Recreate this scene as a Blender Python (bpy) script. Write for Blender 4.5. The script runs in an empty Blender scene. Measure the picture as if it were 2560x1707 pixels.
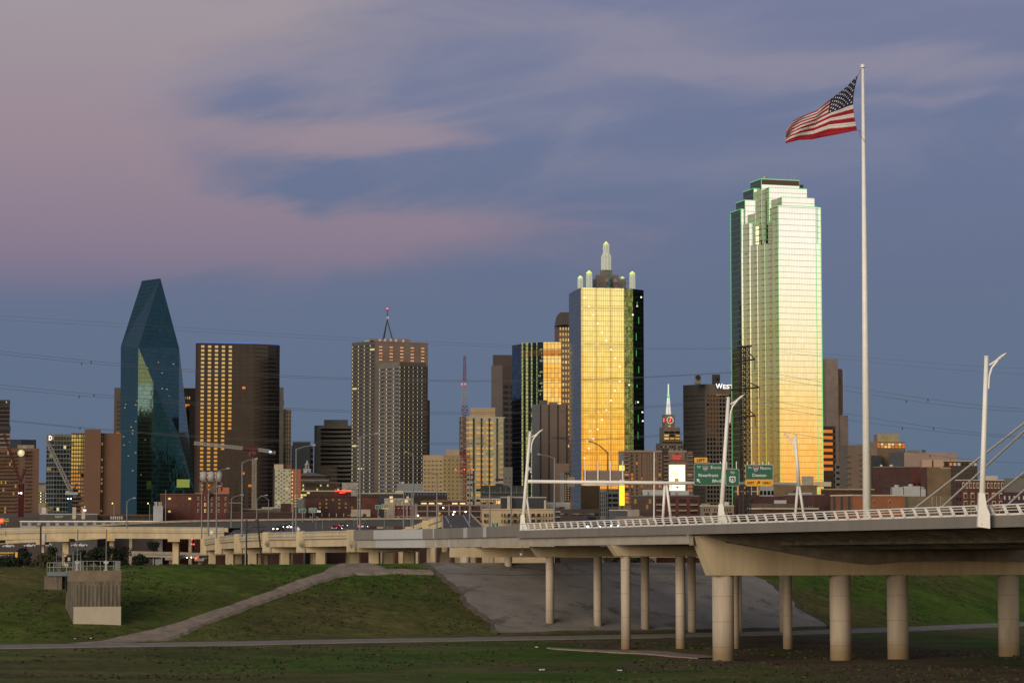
import bpy, math, random
from mathutils import Vector
R = math.radians
random.seed(7)
SC = bpy.context.scene
COL = SC.collection
# ------------------------------------------------------------------ camera
CAMP = Vector((0, 0, 13.0)); FP = 6500.0; CX = 1280.0; CY = 853.5
PITCH = math.atan(541.5 / FP)
cd = bpy.data.cameras.new("camera"); cam = bpy.data.objects.new("camera", cd); COL.objects.link(cam)
cam.location = CAMP; cam.rotation_euler = (math.pi / 2 + PITCH, 0, 0)
cd.sensor_width = 36; cd.lens = 36 * FP / 2560; cd.clip_start = 1; cd.clip_end = 40000
SC.camera = cam
SC.view_settings.view_transform = 'Standard'; SC.view_settings.look = 'None'
SC.view_settings.exposure = 0.0; SC.view_settings.gamma = 1
# ------------------------------------------------------------------ world (dusk sky: glow in the west behind the camera)
SUN_AZ = 214.0      # clockwise from +Y
W = bpy.data.worlds.new("World"); SC.world = W; W.use_nodes = True
nt = W.node_tree; nt.nodes.clear()
def N(t, **k):
    n = nt.nodes.new(t)
    for a, b in k.items(): setattr(n, a, b)
    return n
def L(a, b): nt.links.new(a, b)
def mth(op, a, b=None, c=None, clamp=False):
    n = N('ShaderNodeMath', operation=op, use_clamp=clamp)
    for i, v in enumerate((a, b, c)):
        if v is None: continue
        if isinstance(v, (int, float)): n.inputs[i].default_value = v
        else: L(v, n.inputs[i])
    return n.outputs[0]
def ramp(fac, stops, interp='LINEAR'):
    n = N('ShaderNodeValToRGB'); cr = n.color_ramp; cr.interpolation = interp
    while len(cr.elements) < len(stops): cr.elements.new(0.5)
    for e, (p, c) in zip(cr.elements, stops):
        e.position = p; e.color = (c[0], c[1], c[2], 1) if isinstance(c, tuple) else (c, c, c, 1)
    L(fac, n.inputs[0]); return n.outputs[0]
def mixc(fac, a, b, bt='MIX'):
    n = N('ShaderNodeMix', data_type='RGBA', blend_type=bt)
    for s, v in ((n.inputs[0], fac), (n.inputs[6], a), (n.inputs[7], b)):
        if isinstance(v, (int, float)): s.default_value = v
        elif isinstance(v, tuple): s.default_value = (*v, 1)
        else: L(v, s)
    return n.outputs[2]
tc = N('ShaderNodeTexCoord'); sep = N('ShaderNodeSeparateXYZ'); L(tc.outputs['Generated'], sep.inputs[0])
sx, sy, sz = sep.outputs
az = mth('ARCTAN2', sx, sy)                      # 0 ahead, + to the right
el = mth('ARCSINE', sz)
# eastern sky ahead
base = ramp(mth('MULTIPLY', el, 2.0, clamp=True), [(0.0, (.105, .148, .212)), (.06, (.104, .156, .243)), (.14, (.116, .159, .256)), (.22, (.130, .162, .268)),
            (.32, (.145, .180, .305)), (.43, (.185, .205, .330)), (.6, (.17, .19, .30)), (1.0, (.10, .13, .21))])
cmb = N('ShaderNodeCombineXYZ'); L(mth('MULTIPLY', az, 1.0), cmb.inputs[0]); L(mth('MULTIPLY_ADD', el, 3.4, mth('MULTIPLY', az, -.55)), cmb.inputs[1])
def noise(scale, detail, dist, off=0.0, rough=.55):
    n = N('ShaderNodeTexNoise', noise_dimensions='3D'); n.inputs['Scale'].default_value = scale; n.inputs['Detail'].default_value = detail
    n.inputs['Distortion'].default_value = dist; n.inputs['Roughness'].default_value = rough
    mp = N('ShaderNodeMapping'); mp.inputs['Location'].default_value = (off, off * .7, off * 1.3); L(cmb.outputs[0], mp.inputs[0]); L(mp.outputs[0], n.inputs['Vector'])
    return n.outputs['Fac']
n1 = noise(4.6, 7, .7, 5.3, .52); n2 = noise(8.0, 8, .9, 8.4, .56); n3 = noise(3.5, 4, .3, 1.7, .5)
# wispy warp so that the cloud banks have ragged edges
w1 = mth('MULTIPLY', mth('SUBTRACT', noise(7, 6, .6, 2.2), .5), .075); w2 = mth('MULTIPLY', mth('SUBTRACT', noise(9, 6, .6, 12.7), .5), .034)
azw = mth('ADD', az, w1); elw = mth('ADD', el, w2)
def bank(x, y, rx, ry, amp, tilt=0.0):
    """soft bank of cloud centred on a direction (degrees of sky written as photograph pixels / 6500 rad)"""
    da = mth('SUBTRACT', azw, (x - 1280) / 6500); de = mth('SUBTRACT', elw, (1395 - y) / 6500)
    de = mth('SUBTRACT', de, mth('MULTIPLY', da, tilt))
    a = mth('MULTIPLY', da, 6500 / rx); b_ = mth('MULTIPLY', de, 6500 / ry)
    q = mth('ADD', mth('MULTIPLY', a, a), mth('MULTIPLY', b_, b_)); return mth('MULTIPLY', mth('POWER', 2.718, mth('MULTIPLY', q, -1.0)), amp)
def total(lst):
    t = None
    for k in lst: v = bank(*k); t = v if t is None else mth('ADD', t, v)
    return t
pinkf = total([(-250, 330, 900, 520, 1.15), (300, 40, 760, 190, .75, .1), (930, 345, 330, 48, .75, .05), (1000, 585, 420, 75, .62, .0), (330, 560, 620, 130, .7), (1500, 390, 260, 40, .25), (820, 445, 330, 55, -.62, .12), (660, 270, 150, 60, -.22), (1500, 320, 600, 120, -.25), (2000, 620, 900, 160, .16), (250, 640, 600, 60, .5)])
pinkf = mth('ADD', pinkf, mth('MULTIPLY', mth('SUBTRACT', n2, .5), 1.1)); pinkf = mth('ADD', pinkf, mth('MULTIPLY', mth('SUBTRACT', n1, .5), .5))
sm = N('ShaderNodeMapRange', interpolation_type='SMOOTHSTEP'); L(pinkf, sm.inputs[0]); sm.inputs[1].default_value = .08; sm.inputs[2].default_value = 1.0
pk_el = ramp(mth('MULTIPLY', el, 4.0, clamp=True), [(0.0, 0.0), (.34, 0.0), (.48, .85), (.60, 1.0), (1.0, 1.0)], 'EASE')
pink = mth('MULTIPLY', sm.outputs[0], pk_el, clamp=True)
pcol = ramp(mth('MULTIPLY', el, 4.0, clamp=True), [(.40, (.215, .175, .265)), (.5, (.285, .212, .280)), (.7, (.345, .272, .318)), (.86, (.375, .325, .355))])
c1 = mixc(pink, base, pcol)
lil = total([(700, 190, 420, 60, .55, .1), (1900, 420, 800, 90, .30, .05), (1300, 300, 500, 50, .35, .08), (1250, 20, 620, 70, .6, -.1), (1700, 150, 330, 42, .8, -.05), (2350, 170, 420, 60, .85, .0), (2330, 270, 300, 28, .5), (1200, 210, 420, 60, .45, .1), (1650, 60, 500, 40, .3), (2350, 20, 500, 50, .3)])
lil = mth('ADD', lil, mth('MULTIPLY', mth('SUBTRACT', n2, .5), 1.6)); lil = mth('ADD', lil, mth('MULTIPLY', mth('SUBTRACT', n3, .5), .8))
sm2 = N('ShaderNodeMapRange', interpolation_type='SMOOTHSTEP'); L(lil, sm2.inputs[0]); sm2.inputs[1].default_value = .0; sm2.inputs[2].default_value = 1.0
up_el = ramp(mth('MULTIPLY', el, 4.0, clamp=True), [(.44, 0.0), (.64, .9), (1.0, 1.0)], 'EASE')
c2 = mixc(mth('MULTIPLY', mth('MULTIPLY', sm2.outputs[0], up_el), .85), c1, (.285, .265, .350))
# western glow behind the camera
glow = ramp(mth('MULTIPLY', el, 1.2, clamp=True), [(0.0, (.92, .34, .10)), (.021, (1.10, .46, .09)), (.042, (1.14, .56, .10)), (.073, (1.14, .82, .31)), (.105, (1.14, 1.03, .68)),
            (.147, (1.16, 1.13, .98)), (.25, (.95, .92, .78)), (.52, (.60, .56, .50)), (1.0, (.22, .24, .30))])
dz = mth('COSINE', mth('SUBTRACT', az, R(172)))
gm = N('ShaderNodeMapRange', interpolation_type='SMOOTHSTEP'); L(dz, gm.inputs[0]); gm.inputs[1].default_value = math.cos(R(80)); gm.inputs[2].default_value = math.cos(R(46))
c3 = mixc(gm.outputs[0], c2, glow)
sky = N('ShaderNodeTexSky', sky_type='NISHITA'); sky.sun_disc = False; sky.sun_elevation = R(12); sky.sun_rotation = R(SUN_AZ); sky.altitude = 100
bg1 = N('ShaderNodeBackground'); L(c3, bg1.inputs[0]); bg1.inputs[1].default_value = 1.0
bg2 = N('ShaderNodeBackground'); L(sky.outputs[0], bg2.inputs[0]); bg2.inputs[1].default_value = .05
# below the horizon the glow does not exist
hz = N('ShaderNodeMapRange'); L(el, hz.inputs[0]); hz.inputs[1].default_value = -.02; hz.inputs[2].default_value = 0.0
bg3 = N('ShaderNodeBackground'); bg3.inputs[0].default_value = (.05, .05, .05, 1)
mx = N('ShaderNodeMixShader'); L(hz.outputs[0], mx.inputs[0]); L(bg3.outputs[0], mx.inputs[1]); L(bg1.outputs[0], mx.inputs[2])
ad = N('ShaderNodeMixShader'); ad.inputs[0].default_value = .06; L(mx.outputs[0], ad.inputs[1]); L(bg2.outputs[0], ad.inputs[2])
wo = N('ShaderNodeOutputWorld'); L(ad.outputs[0], wo.inputs[0])
# ------------------------------------------------------------------ sun (set, broad warm afterglow)
sl = bpy.data.lights.new("sun", 'SUN'); sl.energy = 2.75; sl.angle = R(42); sl.color = (1, .89, .78)
so = bpy.data.objects.new("sun", sl); COL.objects.link(so)
sd = Vector((math.sin(R(SUN_AZ)) * math.cos(R(12)), math.cos(R(SUN_AZ)) * math.cos(R(12)), math.sin(R(12))))
so.rotation_euler = sd.to_track_quat('Z', 'Y').to_euler(); so.location = (0, -50, 200)

# ------------------------------------------------------------------ helpers
cp_, sp_ = math.cos(PITCH), math.sin(PITCH)
def P(x, y, Y):
    dx = x - CX; dy = FP * cp_ - (CY - y) * sp_; dz_ = FP * sp_ + (CY - y) * cp_
    t = Y / dy
    return Vector((dx * t, Y, 13.0 + dz_ * t))
def PZ(y, Y): return P(CX, y, Y).z
def PXr(x, y=1200): return (x - CX) / (FP * cp_ - (CY - y) * sp_)
def line(x0, Y0, segs, y=1200):
    pts = [(PXr(x0, y) * Y0, Y0)]
    for x1, th in segs:
        u = PXr(x1, y); c, s = math.cos(R(th)), math.sin(R(th)); X, Y = pts[-1]
        t = (u * Y - X) / (c - u * s); pts.append((X + t * c, Y + t * s))
    return pts

MAT = {}
def _nodes(m):
    m.use_nodes = True; t = m.node_tree; t.nodes.clear(); return t
def mat(name, col, rough=.8, metal=0.0, ns=.5, na=.25, bump=0.0, streak=0.0, col2=None):
    if name in MAT: return MAT[name]
    m = bpy.data.materials.new(name); t = _nodes(m); n = t.nodes.new; l = t.links.new
    b = n('ShaderNodeBsdfPrincipled'); o = n('ShaderNodeOutputMaterial'); l(b.outputs[0], o.inputs[0])
    b.inputs['Roughness'].default_value = rough; b.inputs['Metallic'].default_value = metal
    tcn = n('ShaderNodeTexCoord'); mp = n('ShaderNodeMapping'); l(tcn.outputs['Object'], mp.inputs[0])
    mp.inputs['Scale'].default_value = (ns, ns, ns * (0.12 if streak else 1))
    nz = n('ShaderNodeTexNoise'); nz.inputs['Scale'].default_value = 1; nz.inputs['Detail'].default_value = 6; nz.inputs['Roughness'].default_value = .65; l(mp.outputs[0], nz.inputs[0])
    rp = n('ShaderNodeValToRGB'); l(nz.outputs[0], rp.inputs[0])
    c2 = col2 if col2 else tuple(v * (1 - na) for v in col); c1 = tuple(min(1, v * (1 + na * .4)) for v in col)
    rp.color_ramp.elements[0].position = .33; rp.color_ramp.elements[0].color = (*c2, 1)
    rp.color_ramp.elements[1].position = .66; rp.color_ramp.elements[1].color = (*c1, 1)
    l(rp.outputs[0], b.inputs['Base Color'])
    if bump:
        bp = n('ShaderNodeBump'); bp.inputs['Strength'].default_value = bump; bp.inputs['Distance'].default_value = .3; l(nz.outputs[0], bp.inputs['Height']); l(bp.outputs[0], b.inputs['Normal'])
    MAT[name] = m; return m
def emit(name, col, s=1.0):
    if name in MAT: return MAT[name]
    m = bpy.data.materials.new(name); t = _nodes(m)
    b = t.nodes.new('ShaderNodeBsdfPrincipled'); o = t.nodes.new('ShaderNodeOutputMaterial'); t.links.new(b.outputs[0], o.inputs[0])
    b.inputs['Base Color'].default_value = (*[min(1, c) * .6 for c in col], 1); b.inputs['Roughness'].default_value = .5
    b.inputs['Emission Color'].default_value = (*col, 1); b.inputs['Emission Strength'].default_value = s
    MAT[name] = m; return m
def glass(name, tint, cw, ch, lw=.12, lh=.25, lcol=(.05, .05, .05), wob=.01, rough=.03, big=None, bcol=None, dark=(.6, 1.0), metal=1.0, lrough=.5):
    """curtain wall: panes cw x ch metres on the UV map, thin mullions, each pane tilted a hair"""
    if name in MAT: return MAT[name]
    m = bpy.data.materials.new(name); t = _nodes(m); n = t.nodes.new; l = t.links.new
    def mt(op, a, b_=None, c=None):
        k = n('ShaderNodeMath'); k.operation = op
        for i, v in enumerate((a, b_, c)):
            if v is None: continue
            if isinstance(v, (int, float)): k.inputs[i].default_value = v
            else: l(v, k.inputs[i])
        return k.outputs[0]
    b = n('ShaderNodeBsdfPrincipled'); o = n('ShaderNodeOutputMaterial'); l(b.outputs[0], o.inputs[0])
    uv = n('ShaderNodeUVMap'); sp = n('ShaderNodeSeparateXYZ'); l(uv.outputs[0], sp.inputs[0])
    u = mt('DIVIDE', sp.outputs[0], cw); v = mt('DIVIDE', sp.outputs[1], ch)
    fu, fv = mt('FRACT', u), mt('FRACT', v)
    lu = mt('LESS_THAN', fu, lw / cw); lv = mt('LESS_THAN', fv, lh / ch); ln = mt('MAXIMUM', lu, lv)
    cb = n('ShaderNodeCombineXYZ'); l(mt('FLOOR', u), cb.inputs[0]); l(mt('FLOOR', v), cb.inputs[1])
    wn = n('ShaderNodeTexWhiteNoise'); wn.noise_dimensions = '2D'; l(cb.outputs[0], wn.inputs['Vector'])
    rp = n('ShaderNodeMapRange'); l(wn.outputs['Value'], rp.inputs[0]); rp.inputs[3].default_value = dark[0]; rp.inputs[4].default_value = dark[1]
    tn = n('ShaderNodeMix'); tn.data_type = 'RGBA'; tn.blend_type = 'MULTIPLY'; tn.inputs[0].default_value = 1; tn.inputs[6].default_value = (*tint, 1); l(rp.outputs[0], tn.inputs[7])
    cur = tn.outputs[2]
    if big:
        bu = mt('LESS_THAN', mt('FRACT', mt('DIVIDE', sp.outputs[0], big[0])), big[2] / big[0]); bv = mt('LESS_THAN', mt('FRACT', mt('DIVIDE', sp.outputs[1], big[1])), big[3] / big[1])
        bm = n('ShaderNodeMix'); bm.data_type = 'RGBA'; l(mt('MAXIMUM', bu, bv), bm.inputs[0]); l(cur, bm.inputs[6]); bm.inputs[7].default_value = (*bcol, 1); cur = bm.outputs[2]
    cm = n('ShaderNodeMix'); cm.data_type = 'RGBA'; l(ln, cm.inputs[0]); l(cur, cm.inputs[6]); cm.inputs[7].default_value = (*lcol, 1); l(cm.outputs[2], b.inputs['Base Color'])
    rm = n('ShaderNodeMapRange'); l(ln, rm.inputs[0]); rm.inputs[3].default_value = rough; rm.inputs[4].default_value = lrough; l(rm.outputs[0], b.inputs['Roughness'])
    mm = n('ShaderNodeMapRange'); l(ln, mm.inputs[0]); mm.inputs[3].default_value = metal; mm.inputs[4].default_value = .0; l(mm.outputs[0], b.inputs['Metallic'])
    ge = n('ShaderNodeNewGeometry'); vs = n('ShaderNodeVectorMath'); vs.operation = 'SUBTRACT'; l(wn.outputs['Color'], vs.inputs[0]); vs.inputs[1].default_value = (.5, .5, .5)
    nz = n('ShaderNodeTexNoise'); nz.inputs['Scale'].default_value = .22; nz.inputs['Detail'].default_value = 2; l(uv.outputs[0], nz.inputs[0])
    vn = n('ShaderNodeVectorMath'); vn.operation = 'SUBTRACT'; l(nz.outputs['Color'], vn.inputs[0]); vn.inputs[1].default_value = (.5, .5, .5)
    va = n('ShaderNodeVectorMath'); va.operation = 'ADD'; l(vs.outputs[0], va.inputs[0]); l(vn.outputs[0], va.inputs[1])
    vm = n('ShaderNodeVectorMath'); vm.operation = 'SCALE'; l(va.outputs[0], vm.inputs[0]); vm.inputs['Scale'].default_value = wob
    vd = n('ShaderNodeVectorMath'); vd.operation = 'ADD'; l(ge.outputs['Normal'], vd.inputs[0]); l(vm.outputs[0], vd.inputs[1])
    vz = n('ShaderNodeVectorMath'); vz.operation = 'NORMALIZE'; l(vd.outputs[0], vz.inputs[0]); l(vz.outputs[0], b.inputs['Normal'])
    MAT[name] = m; return m

class M:
    def __init__(s): s.v = []; s.f = []; s.m = []
    def face(s, pts, mi=0):
        k = len(s.v); s.v += [tuple(p) for p in pts]; s.f.append(tuple(range(k, k + len(pts)))); s.m.append(mi)
    def box(s, c, d, rz=0, mi=0, top=1.0):
        ca, sa = math.cos(rz), math.sin(rz); k = len(s.v)
        for z in (-.5, .5):
            q = top if z > 0 else 1.0
            for a, b in ((-.5, -.5), (.5, -.5), (.5, .5), (-.5, .5)):
                x, y = a * d[0] * q, b * d[1] * q; s.v.append((c[0] + x * ca - y * sa, c[1] + x * sa + y * ca, c[2] + z * d[2]))
        for f in ((3, 2, 1, 0), (4, 5, 6, 7), (0, 1, 5, 4), (1, 2, 6, 5), (2, 3, 7, 6), (3, 0, 4, 7)):
            s.f.append(tuple(k + i for i in f)); s.m.append(mi)
        return s
    def bb(s, x0, x1, y0, y1, z0, z1, mi=0): return s.box(((x0 + x1) / 2, (y0 + y1) / 2, (z0 + z1) / 2), (x1 - x0, y1 - y0, z1 - z0), 0, mi)
    def prism(s, pts, z0, z1, mi=0, top=None):
        n = len(pts); mis = mi if isinstance(mi, (list, tuple)) else [mi] * n
        zt = z1 if callable(z1) else (lambda x, y: z1)
        for i in range(n):
            a, b = pts[i], pts[(i + 1) % n]
            s.face([(a[0], a[1], z0), (b[0], b[1], z0), (b[0], b[1], zt(*b)), (a[0], a[1], zt(*a))], mis[i] if i < len(mis) else mis[-1])
        s.face([(p[0], p[1], zt(*p)) for p in pts], mis[-1] if top is None else top)
        s.face([(p[0], p[1], z0) for p in reversed(pts)], mis[-1])
        return s
    def tube(s, a, b, r0, r1=None, n=8, mi=0, caps=True):
        r1 = r0 if r1 is None else r1; a = Vector(a); b = Vector(b); d = (b - a).normalized()
        u = d.cross(Vector((0, 0, 1)) if abs(d.z) < .9 else Vector((0, 1, 0))).normalized(); w = u.cross(d)
        k = len(s.v)
        for c, r in ((a, r0), (b, r1)):
            for i in range(n):
                t = 2 * math.pi * i / n; s.v.append(tuple(c + (u * math.cos(t) + w * math.sin(t)) * r))
        for i in range(n): j = (i + 1) % n; s.f.append((k + j, k + i, k + n + i, k + n + j)); s.m.append(mi)
        if caps: s.f.append(tuple(k + i for i in range(n))); s.m.append(mi); s.f.append(tuple(k + n + i for i in reversed(range(n)))); s.m.append(mi)
        return s
    def bar(s, a, b, r, mi=0): return s.tube(a, b, r, r, 4, mi, False)
    def poly(s, pts, r, n=6, mi=0):
        for a, b in zip(pts[:-1], pts[1:]): s.tube(a, b, r, r, n, mi)
        return s
    def build(s, name, mats, parent=None, smooth=False, loc=None, auto=None):
        if not isinstance(mats, (list, tuple)): mats = [mats]
        off = Vector(parent_loc(parent)) if parent is not None else Vector(loc if loc is not None else (0, 0, 0))
        me = bpy.data.meshes.new(name); me.from_pydata([tuple(Vector(v) - off) for v in s.v], [], s.f)
        for q in mats: me.materials.append(q)
        me.polygons.foreach_set('material_index', s.m)
        if smooth:
            if auto:
                me.polygons.foreach_set('use_smooth', [len(f) == 4 for f in s.f])
            else: me.polygons.foreach_set('use_smooth', [True] * len(s.f))
        uv = me.uv_layers.new(name='UVMap'); vs = s.v
        dat = [0.0] * (2 * sum(len(f) for f in s.f)); k = 0
        for p, f in zip(me.polygons, s.f):
            nn = p.normal
            if abs(nn.z) < .75:
                t = Vector((-nn.y, nn.x, 0)); t = t.normalized() if t.length > 1e-6 else Vector((1, 0, 0))
                us = [vs[i][0] * t.x + vs[i][1] * t.y for i in f]; u0 = min(us); pr = [(u - u0, vs[i][2] - 9) for u, i in zip(us, f)]
            else: pr = [(vs[i][0], vs[i][1]) for i in f]
            for a, b in pr: dat[k] = a; dat[k + 1] = b; k += 2
        uv.data.foreach_set('uv', dat); me.update()
        o = bpy.data.objects.new(name, me); COL.objects.link(o)
        if parent is not None: o.parent = parent
        else: o.location = off
        return o
PL = {}
def parent_loc(p): return PL[p.name]
def thing(name, label, cat, loc=(0, 0, 0), group=None):
    o = bpy.data.objects.new(name, None); COL.objects.link(o); o.location = loc; o.empty_display_size = 1
    PL[o.name] = tuple(loc); return tag(o, label, cat, group)
def tag(o, label=None, cat=None, group=None, kind=None):
    if label: o['label'] = label
    if cat: o['category'] = cat
    if group: o['group'] = group
    if kind: o['kind'] = kind
    return o
def sub(o):                      # lets a part mesh carry sub-parts
    PL[o.name] = PL[o.parent.name]; return o
def dup(root, d, label=None, group=None):
    r = root.copy(); COL.objects.link(r); r.location = Vector(root.location) + Vector(d); PL[r.name] = tuple(r.location)
    if label: r['label'] = label
    if group: r['group'] = group
    for ch in list(root.children):
        c = ch.copy(); COL.objects.link(c); c.parent = r
        for gch in ch.children:
            q = gch.copy(); COL.objects.link(q); q.parent = c
    return r
def lettering(s, parent, x, y, Y, wpx, hpx, m, name='lettering', ext=.05, th=0.0):
    """words centred on pixel (x,y) at distance Y, wpx wide and hpx tall"""
    cu = bpy.data.curves.new('t', 'FONT'); cu.body = s; cu.align_x = 'LEFT'; cu.extrude = .02; cu.resolution_u = 3; cu.offset = .012
    o = bpy.data.objects.new('t', cu); COL.objects.link(o); bpy.context.view_layer.update()
    me = bpy.data.meshes.new_from_object(o.evaluated_get(bpy.context.evaluated_depsgraph_get()))
    bpy.data.objects.remove(o)
    xs = [v.co.x for v in me.vertices]; ys = [v.co.y for v in me.vertices]; zs = [v.co.z for v in me.vertices]
    w, h = wpx * Y / FP, hpx * Y / FP; c = P(x, y, Y); off = Vector(parent_loc(parent)) if parent is not None else Vector((0, 0, 0))
    ct, st = math.cos(R(th)), math.sin(R(th))
    for v in me.vertices:
        a = ((v.co.x - min(xs)) / (max(xs) - min(xs)) - .5) * w; b = ((v.co.y - min(ys)) / (max(ys) - min(ys)) - .5) * h; d = -v.co.z / .02 * ext
        v.co = Vector((c.x + a * ct - d * st, c.y + a * st + d * ct, c.z + b)) - off
    me.materials.clear(); me.materials.append(m); me.name = name
    q = bpy.data.objects.new(name, me); COL.objects.link(q)
    if parent is not None: q.parent = parent
    return q

# ------------------------------------------------------------------ materials
CREAM = mat('cream_concrete', (.50, .385, .23), .85, ns=.35, na=.22, streak=1)
PALE = mat('pale_concrete', (0.532, 0.472, 0.369), .8, ns=.3, na=.16, streak=1)
FASC = mat('grey_fascia_concrete', (.19, .165, .135), .8, ns=.25, na=.15, streak=1)
GIRD = mat('girder_concrete', (0.359, 0.312, 0.242), .85, ns=.25, na=.2)
STEEL = mat('dark_weathered_steel', (.24, .20, .145), .8, ns=.4, na=.4)
WHITE = mat('white_painted_steel', (.80, .75, .66), .45, ns=.6, na=.08)
GALV = mat('galvanised_steel', (.17, .17, .165), .5, .3, ns=.8, na=.2)
DARKM = mat('dark_metal', (.035, .035, .04), .5, .3, ns=.8, na=.3)
ASPH = mat('asphalt', (.075, .06, .052), 1.0, ns=.2, na=.3)
CONC = mat('levee_concrete', (0.203, 0.176, 0.144), .9, ns=.12, na=.35, bump=.2)
CONC2 = mat('stained_concrete', (0.150, 0.119, 0.082), .9, ns=1.4, na=.6, streak=1)
NEWC = mat('new_cream_concrete', (.46, .38, .28), .85, ns=.5, na=.1)
DIRT = mat('dirt_path', (.245, .185, .135), .95, ns=.5, na=.35, bump=.3)
TRAIL = mat('trail_concrete', (.20, .165, .14), .9, ns=.4, na=.2)
BRICK = mat('red_brick', (0.092, 0.028, 0.019), .9, ns=.25, na=.35)
BRICK2 = mat('dark_red_brick', (0.055, 0.021, 0.017), .9, ns=.25, na=.35)
BRICKO = mat('orange_brick', (0.131, 0.055, 0.025), .9, ns=.25, na=.25)
TAN = mat('tan_brick', (0.119, 0.065, 0.040), .9, ns=.1, na=.15)
TAN2 = mat('brown_tan_stucco', (0.148, 0.101, 0.072), .9, ns=.1, na=.15)
BEIGE = mat('beige_stone', (0.218, 0.172, 0.120), .9, ns=.15, na=.2)
GREYST = mat('grey_stone', (0.130, 0.119, 0.102), .9, ns=.15, na=.2)
GREYD = mat('dark_grey_stone', (0.069, 0.066, 0.059), .9, ns=.15, na=.2)
CHAR = mat('charcoal_cladding', (0.026, 0.028, 0.032), .6, ns=.2, na=.3)
MUST = mat('mustard_stucco', (0.142, 0.092, 0.050), .9, ns=.15, na=.3)
PINKC = mat('pinkish_stone', (0.218, 0.164, 0.139), .9, ns=.12, na=.2)
BROWN = mat('brown_granite', (0.065, 0.040, 0.027), .6, ns=.1, na=.2)
BROWN2 = mat('dusky_brown_granite', (0.043, 0.027, 0.022), .6, ns=.1, na=.25)
BRONZE = mat('bronze_spandrel', (0.043, 0.025, 0.018), .45, .2, ns=.1, na=.2)
LGREY = mat('light_grey_metal', (0.319, 0.319, 0.304), .5, .2, ns=.2, na=.15)
WHT = mat('white_roofing', (0.414, 0.391, 0.355), .7, ns=.3, na=.1)
TRIM = mat('cream_trim', (0.418, 0.342, 0.243), .8, ns=.5, na=.15)
NAVY = mat('navy_roof', (0.012, 0.017, 0.028), .6, ns=.2, na=.2)
DG = mat('dark_window_glass', (.012, .014, .018), .12, ns=.3, na=.4)
BG = mat('black_window_void', (.006, .006, .008), .35, ns=.3, na=.4)
GG = glass('gold_catching_glass', (.56, .43, .25), 50, 50, 0, 0, wob=.012, dark=(1, 1))  # gold tint stands for panes catching the western glow
OG = glass('copper_window_glass', (.62, .27, .12), 50, 50, 0, 0, wob=.02, dark=(1, 1))
PG = glass('pale_window_glass', (.50, .50, .34), 50, 50, 0, 0, wob=.02, dark=(1, 1))
GRG = glass('grey_window_glass', (.22, .25, .24), 50, 50, 0, 0, wob=.02, dark=(1, 1))
LW = emit('lit_window_warm', (1, .66, .25), .5)
LY = emit('lit_window_yellow', (.85, .75, .28), .4)
LWH = emit('lamp_white', (1, .93, .75), 6)
LOR = emit('lamp_amber', (1, .45, .08), 6)
LRED = emit('lamp_red', (1, .06, .03), 4)
LGRN = emit('green_outline_light', (.20, .85, .24), .5)
LBLU = emit('blue_outline_light', (.12, .24, .85), .42)
SGRN = mat('green_sign_face', (0.004, 0.086, 0.040), .5, ns=2, na=.05)
SYEL = mat('amber_sign_face', (0.684, 0.324, 0.007), .5, ns=2, na=.05)
SWHT = mat('white_sign_paint', (0.612, 0.634, 0.590), .5, ns=2, na=.03)
SBLK = mat('black_sign_paint', (.01, .01, .01), .6, ns=2, na=.03)
SBLU = mat('blue_shield_paint', (0.014, 0.058, 0.274), .5, ns=2, na=.03)
SRED = mat('red_shield_paint', (0.396, 0.014, 0.029), .5, ns=2, na=.03)
# ------------------------------------------------------------------ ground
import numpy as np
_tx = [-6000, -300, -79, -41, -11, 22, 65, 98, 220, 6000]; _ty = [0, 290, 400, 419, 438, 453, 488, 529, 700, 5000]
def Yt(X): return float(sum(np.interp(X + d, _tx, _ty) for d in (-14, -7, 0, 7, 14)) / 5)
def crest(X): return float(np.interp(X, [-90, -20, 60], [11.45, 12.0, 11.8]))
def vnoise(x, y, s, seed=0):
    x /= s; y /= s; i, j = math.floor(x), math.floor(y); fx, fy = x - i, y - j; fx = fx * fx * (3 - 2 * fx); fy = fy * fy * (3 - 2 * fy)
    def h(a, b): v = math.sin(a * 127.1 + b * 311.7 + seed * 74.7) * 43758.5453; return v - math.floor(v)
    return (h(i, j) * (1 - fx) + h(i + 1, j) * fx) * (1 - fy) + (h(i, j + 1) * (1 - fx) + h(i + 1, j + 1) * fx) * fy - .5
def gz(X, Y):
    s = Y - Yt(X)
    if Y < 60:
        a = 11.2 if Y > -8 else 11.2 + (Y + 8) * .2
        z = a if Y < 3 else 11.2 - (Y - 3) * .25
        z = max(z, -1.5)
    elif s < -60: z = -1.9
    elif s < -4.5: z = -1.9 + (s + 60) / 55.5 * 1.15
    elif s < 4.5: z = -.75 + (s + 4.5) / 9 * .38
    elif s < 11: z = -.37 + (s - 4.5) / 6.5 * .27
    elif s < 57: z = -.1 + (crest(X) + .1) * (s - 11) / 46
    elif s < 64: z = crest(X)
    elif s < 100: z = crest(X) - (s - 64) / 36 * 2.5
    else: z = 9.4
    if 100 < Y < 900 and s < 100:
        k = 1.0
        if abs(s) < 9: k = .15
        z += k * (.5 * vnoise(X, Y, 26, 1) + .28 * vnoise(X, Y, 9, 2) + .12 * vnoise(X, Y, 4, 3)) * (.4 if 55 < s < 66 else 1)
    return z
def frange(a, b, st):
    r = []; 
    while a < b: r.append(a); a += st
    return r
gx = [-12000, -6000, -2500, -1000, -500, -300, -220, -170] + frange(-130, 150, 1.8) + [165, 200, 260, 360, 600, 1200, 3000, 6000, 12000]
gy = [-12000, -5000, -2000, -600, -200, -60, -20, -8, 0, 3, 10, 20, 35, 52, 80, 150, 220, 270] + frange(300, 640, 1.8) + [660, 690, 730, 800, 1000, 1500, 2500, 4000, 7000, 12000]
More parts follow.
